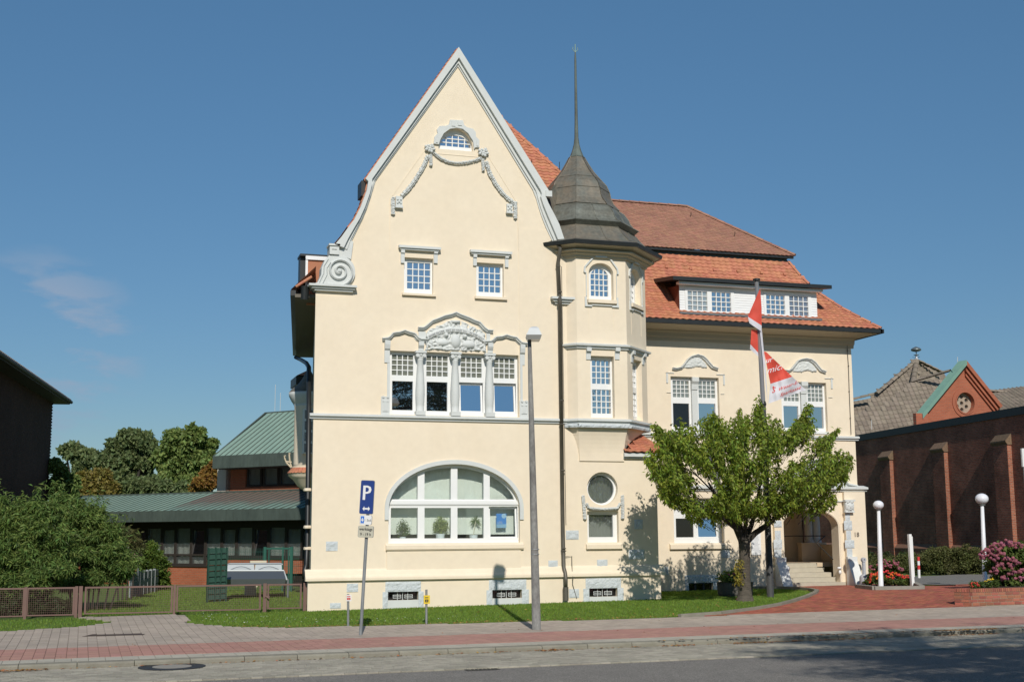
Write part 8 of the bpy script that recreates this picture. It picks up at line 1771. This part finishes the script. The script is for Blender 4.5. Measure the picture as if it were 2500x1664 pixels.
# green welded mesh fence
GR2 = mat('green_powder_coat', (.02, .10, .07), .45); gm0 = pG(570, 1455); T = thing('green_mesh_fence', 'bright green welded mesh fence with gate frame before the annex', 'fence', tuple(pG(690, 1440)))
gB = pG(650, 1442); GM = Fr((gB[0], gB[1], 0), (*ad[:2] * [1, .35] / np.linalg.norm(ad[:2] * [1, .35]), 0), (0, 0, 1)); gU = lambda px: float(np.dot(pP(px, 1400, GM.o, GM.n) - GM.o, GM.u)); gt = pP(650, 1336, GM.o, GM.n)[2]
for x, w_ in ((646, .05), (690, .03), (711, .055)): mb = MB(); mb.box(GM, gU(x) - w_, gU(x) + w_, -.1, gt + .03, -w_, w_); mb.build('post', GR2, T)
mb = MB(); mb.box(GM, gU(648), gU(710), gt - .07, gt, -.02, .02); mb.box(GM, gU(655), gU(657), .2, gt - .05, -.02, .02); mb.box(GM, gU(703), gU(705), .2, gt - .05, -.02, .02); mb.build('gate_frame', GR2, T)
mb = MB(); a = gU(552)
while a < gU(748): mb.box(GM, a - .004, a + .004, .15, gt - .02, -.004, .004); a += .075
z = .2
while z < gt: mb.box(GM, gU(552), gU(748), z - .005, z + .005, .004, .012); z += .28
mb.build('wire_mesh', GR2, T, kind='stuff')
# garden swing shelter
sp_ = pG(620, 1458); SF = Fr((sp_[0], sp_[1], 0), (1, 0, 0), (0, 0, 1)); zz7 = lambda x, y, c=0.0: pP(400 + x / 5.6, 1280 + y / 5.6, SF.o + SF.n * c, SF.n)
T = thing('garden_shelter', 'low garden shelter with sloping dark glass front and white arched backs', 'shelter', sp_); GRS = mat('grey_shelter_metal', (.20, .22, .24), .5, metal=.3); WSH = mat('translucent_white_shell', (.62, .66, .66), .5)
V = [zz7(830, 630, -.6), zz7(1640, 628, -.6), zz7(1668, 740, .35), zz7(755, 745, .35)]; mb = MB(); mb.add(V, [(0, 1, 2, 3)]); mb.add([zz7(755, 745, .35), zz7(1668, 740, .35), zz7(1655, 822, .3), zz7(770, 825, .3)], [(0, 1, 2, 3)]); mb.build('sloping_panel', glass('dark_shelter_glass', .13, (.09, .10, .11)), T)
mb = MB(); mb.tube([zz7(770, 740, .36), zz7(830, 628, -.6), zz7(1640, 626, -.6), zz7(1680, 745, .36)], .03, 6); mb.build('front_frame', WSH, T)
for (x0, x1) in ((870, 1238), (1255, 1615)):
    mb = MB(); mb.add([zz7(x0 - 15, 628, -.62), zz7(x1, 626, -.62), zz7(x1 - 5, 545, -1.3), zz7(x0 + 5, 547, -1.3)], [(0, 1, 2, 3)]); o = mb.build('arched_back', WSH, T)
    mb = MB(); xm = (x0 + x1) / 2; mb.tube([zz7(xm - 150 + 15 * k, 618 - 45 * math.sin(math.pi * k / 20), -.75) for k in range(21)], .012, 4); mb.build('arch_rib', GRS, o)
mb = MB(); mb.tube([zz7(868, 548, -1.3), zz7(900, 536, -1.32), zz7(1590, 532, -1.32), zz7(1625, 548, -1.3)], .04, 6); mb.build('top_rail', GRS, T)
for x, y, c in ((750, 1030, .3), (845, 1000, -.6), (1692, 1010, .3), (1650, 985, -.6)): mb = MB(); q = zz7(x, y, c); q2 = zz7(x + 5, 745, c); mb.tube([np.array([q[0], q[1], 0]), q2], .035, 6); mb.build('leg', GRS, T)
T = thing('cream_stand', 'cream T-shaped stand with stepped foot behind the garden shelter', 'stand', tuple(zz7(1180, 930, -2.2))); CRM = mat('cream_painted_wood', (.62, .56, .42), .7)
mb = MB(); a, c_ = zz7(1178, 492, -2.2), zz7(1400, 520, -2.2); mb.wbox(a[0], c_[0], a[1] - .1, a[1] + .1, c_[2], a[2]); a, c_ = zz7(1245, 520, -2.2), zz7(1280, 850, -2.2); mb.wbox(a[0], c_[0], a[1] - .06, a[1] + .06, c_[2], a[2]); mb.build('t_post', CRM, T)
mb = MB(); a, c_ = zz7(1115, 835, -2.2), zz7(1250, 915, -2.2); mb.wbox(a[0], c_[0], a[1] - .3, a[1] + .3, 0, a[2]); mb.build('foot', CRM, T)
# slab fence and closed parasol
sa_, sb2 = pG(318, 1457), pG(384, 1441); d = sb2 - sa_; d[2] = 0; L_ = np.linalg.norm(d) ; d /= L_; T = thing('slab_fence', 'low grey weathered board fence beside the thuja bush', 'fence', sa_); SLF = Fr((sa_[0], sa_[1], 0), d, (0, 0, 1)); WG = mat('weathered_grey_board', (.25, .27, .27), .9, var=.3, vscale=6, rand=.2)
L_ = min(L_, 7.0); sh = .95
for k in range(7):
    for z in range(3): mb = MB(); mb.box(SLF, L_ * k / 7 + .02, L_ * (k + 1) / 7 - .03, .1 + z * .28, .1 + z * .28 + .24, -.03, .03); mb.build('board', WG, T)
    mb = MB(); mb.box(SLF, L_ * k / 7 - .04, L_ * k / 7 + .04, 0, sh, -.05, .05); mb.build('post', WG, T)
pq = pD(336, 1440, 46.5); T = thing('closed_parasol', 'closed beige garden parasol standing behind the shrubs', 'parasol', (pq[0], pq[1], 0)); c0 = pD(332.5, 1309, 46.5); c1 = pD(338, 1352, 46.5); BEI = mat('beige_canvas', (.42, .29, .20), .9, var=.2, vscale=6)
mb = MB(); mb.tube([(pq[0], pq[1], 0), c1], .025, 6); mb.build('pole', GRS, T); 
mb = MB(); mb.lathe((c0[0], c0[1], 0), [(.04, c0[2]), (.13, c0[2] - .12), (.19, c0[2] - .22), (.12, c0[2] - .24), (.11, c0[2] - .5), (.15, c0[2] - .85), (.05, c0[2] - 1.0)], 10); mb.build('folded_canopy', BEI, T)

# ================================================================== things in the shop window
def houseplant(cx_, y0, y1, wpx, label, pot, n, seed, m, spiky=False):
    """picture box in the enlarged window view"""
    Yp = .37; b = zb_(cx_, 1262, Yp); t_ = zb_(cx_, y0, Yp); pt = zb_(cx_, pot[1], Yp); pw = abs(zb_(cx_ + pot[0], 1262, Yp)[0] - b[0]); zb3 = bb0 + .04
    T = thing('houseplant', label, 'houseplant', (b[0], Yp, zb3), group='plants on the arched window sill'); mb = MB(); mb.lathe((b[0], Yp, zb3), [(pw * .8, 0), (pw, pt[1] - zb3), (pw * .9, pt[1] - zb3), (pw * .85, pt[1] - zb3 - .03)], 18); mb.build('pot', mat('white_pot', (.72, .76, .80), .4), T)
    h = t_[1] - pt[1]; wr = abs(zb_(cx_ + wpx, y0, Yp)[0] - t_[0])
    if spiky:
        V = []; FF = []; c_ = np.array([b[0] + .07, Yp, pt[1] + h * .52]); rr = random.Random(seed); mb = MB(); mb.tube([(b[0] - .0, Yp, pt[1]), (b[0] + .03, Yp, pt[1] + h * .25), tuple(c_)], .012, 5); mb.build('stem', CRM, T)
        for k in range(60):
            a = rr.uniform(0, 6.28); e = rr.uniform(-.9, 1.2); d = np.array([math.cos(a) * math.cos(e), math.sin(a) * math.cos(e) * .5, math.sin(e)]); l2 = rr.uniform(.6, 1) * wr; s = np.cross(d, [0, 1, .2]); s = s / np.linalg.norm(s) * .010; q = len(V); V += [c_ - s, c_ + s, c_ + d * l2 * .6 + s * .8, c_ + d * l2 + np.array([0, 0, -.04]), c_ + d * l2 * .6 - s * .8]; FF.append((q, q + 1, q + 2, q + 3, q + 4))
        mk('leaf_tuft', V, FF, m, T)
    else:
        bl = [(b[0] + wr * .1, Yp, pt[1] + h * .45, wr * .75, .14, h * .45), (b[0] - wr * .3, Yp, pt[1] + h * .35, wr * .5, .12, h * .35), (b[0] + wr * .4, Yp, pt[1] + h * .4, wr * .5, .12, h * .35), (b[0], Yp, pt[1] + h * .75, wr * .4, .1, h * .25)]
        leaves_obj('foliage', T, m, blob_pts(bl, n, seed, shell=.9), .055, .035, -.2, seed, spread=2); mb = MB()
        for k in range(5): mb.tube([(b[0] + .012 * (k - 2), Yp, pt[1]), (b[0] + .05 * (k - 2), Yp, pt[1] + h * .5)], .005, 4)
        mb.build('stems', BARK2, T)
HPL = leafmat('houseplant_leaf', (.16, .22, .07), (.10, .15, .05), rand=.4); HPL2 = leafmat('variegated_leaf', (.34, .38, .14), (.22, .28, .08), rand=.4)
houseplant(283, 940, 1262, 130, 'slim leafy houseplant in the first pane of the arched window', (50, 1238), 420, 91, HPL); houseplant(880, 900, 1262, 150, 'bushy yellow-green houseplant in the second pane of the arched window', (72, 1190), 1000, 92, HPL2); houseplant(1412, 780, 1262, 125, 'spiky dracaena on a thin stem in the third pane of the arched window', (66, 1208), 0, 93, HPL, True)
a, c_ = zb_(1775, 868, .34), zb_(1935, 1095, .34); T = thing('poster', 'blue poster with pale round emblem in the tilted pane of the arched window', 'poster', (a[0], .34, c_[1])); PF3 = facY(.34); zm2 = c_[1] + (a[1] - c_[1]) * .26; mb = MB(); mb.box(PF3, a[0], c_[0], zm2, a[1], 0, .003); mb.build('blue_field', mat('poster_blue', (.09, .28, .72), .6), T); mb = MB(); mb.box(PF3, a[0], c_[0], c_[1], zm2 - .001, 0, .003); mb.build('lower_field', mat('poster_light_blue', (.30, .50, .72), .6), T)
mb = MB(); q = zb_(1895, 905, .34); mb.prism(PF3, circ(q[0], q[1], .075, 24), .004, .006); mb.build('round_emblem', mat('poster_pale_blue', (.42, .62, .85), .6), T); lettering(T, Fr((0, .34, 0), (1, 0, 0), (0, 0, 1)), 'LTG', .085, a[0] + .115, zm2 + .05, SWH, c=.006, name='poster_lettering')
houseplant  # small plants behind the upper panes
for (px_, py_, Yp, lab, sd3) in ((1066, 1000, .5, 'green pot plant behind the second tall sash', 95), (1676, 1322, 4.9, 'leafy pot plant behind the dark ground-floor pane', 96)):
    q = pY(px_, py_, Yp); T = thing('houseplant', lab, 'houseplant', (q[0], Yp, q[2] - .1)); leaves_obj('foliage', T, HPL, blob_pts([(q[0], Yp, q[2] + .22, .16, .12, .24)], 260, sd3, shell=.9), .08, .035, -.1, sd3, spread=2); mb = MB(); mb.lathe((q[0], Yp, q[2] - .1), [(.06, 0), (.09, .12), (.08, .12)], 14); mb.build('pot', bpy.data.materials['white_pot'], T)
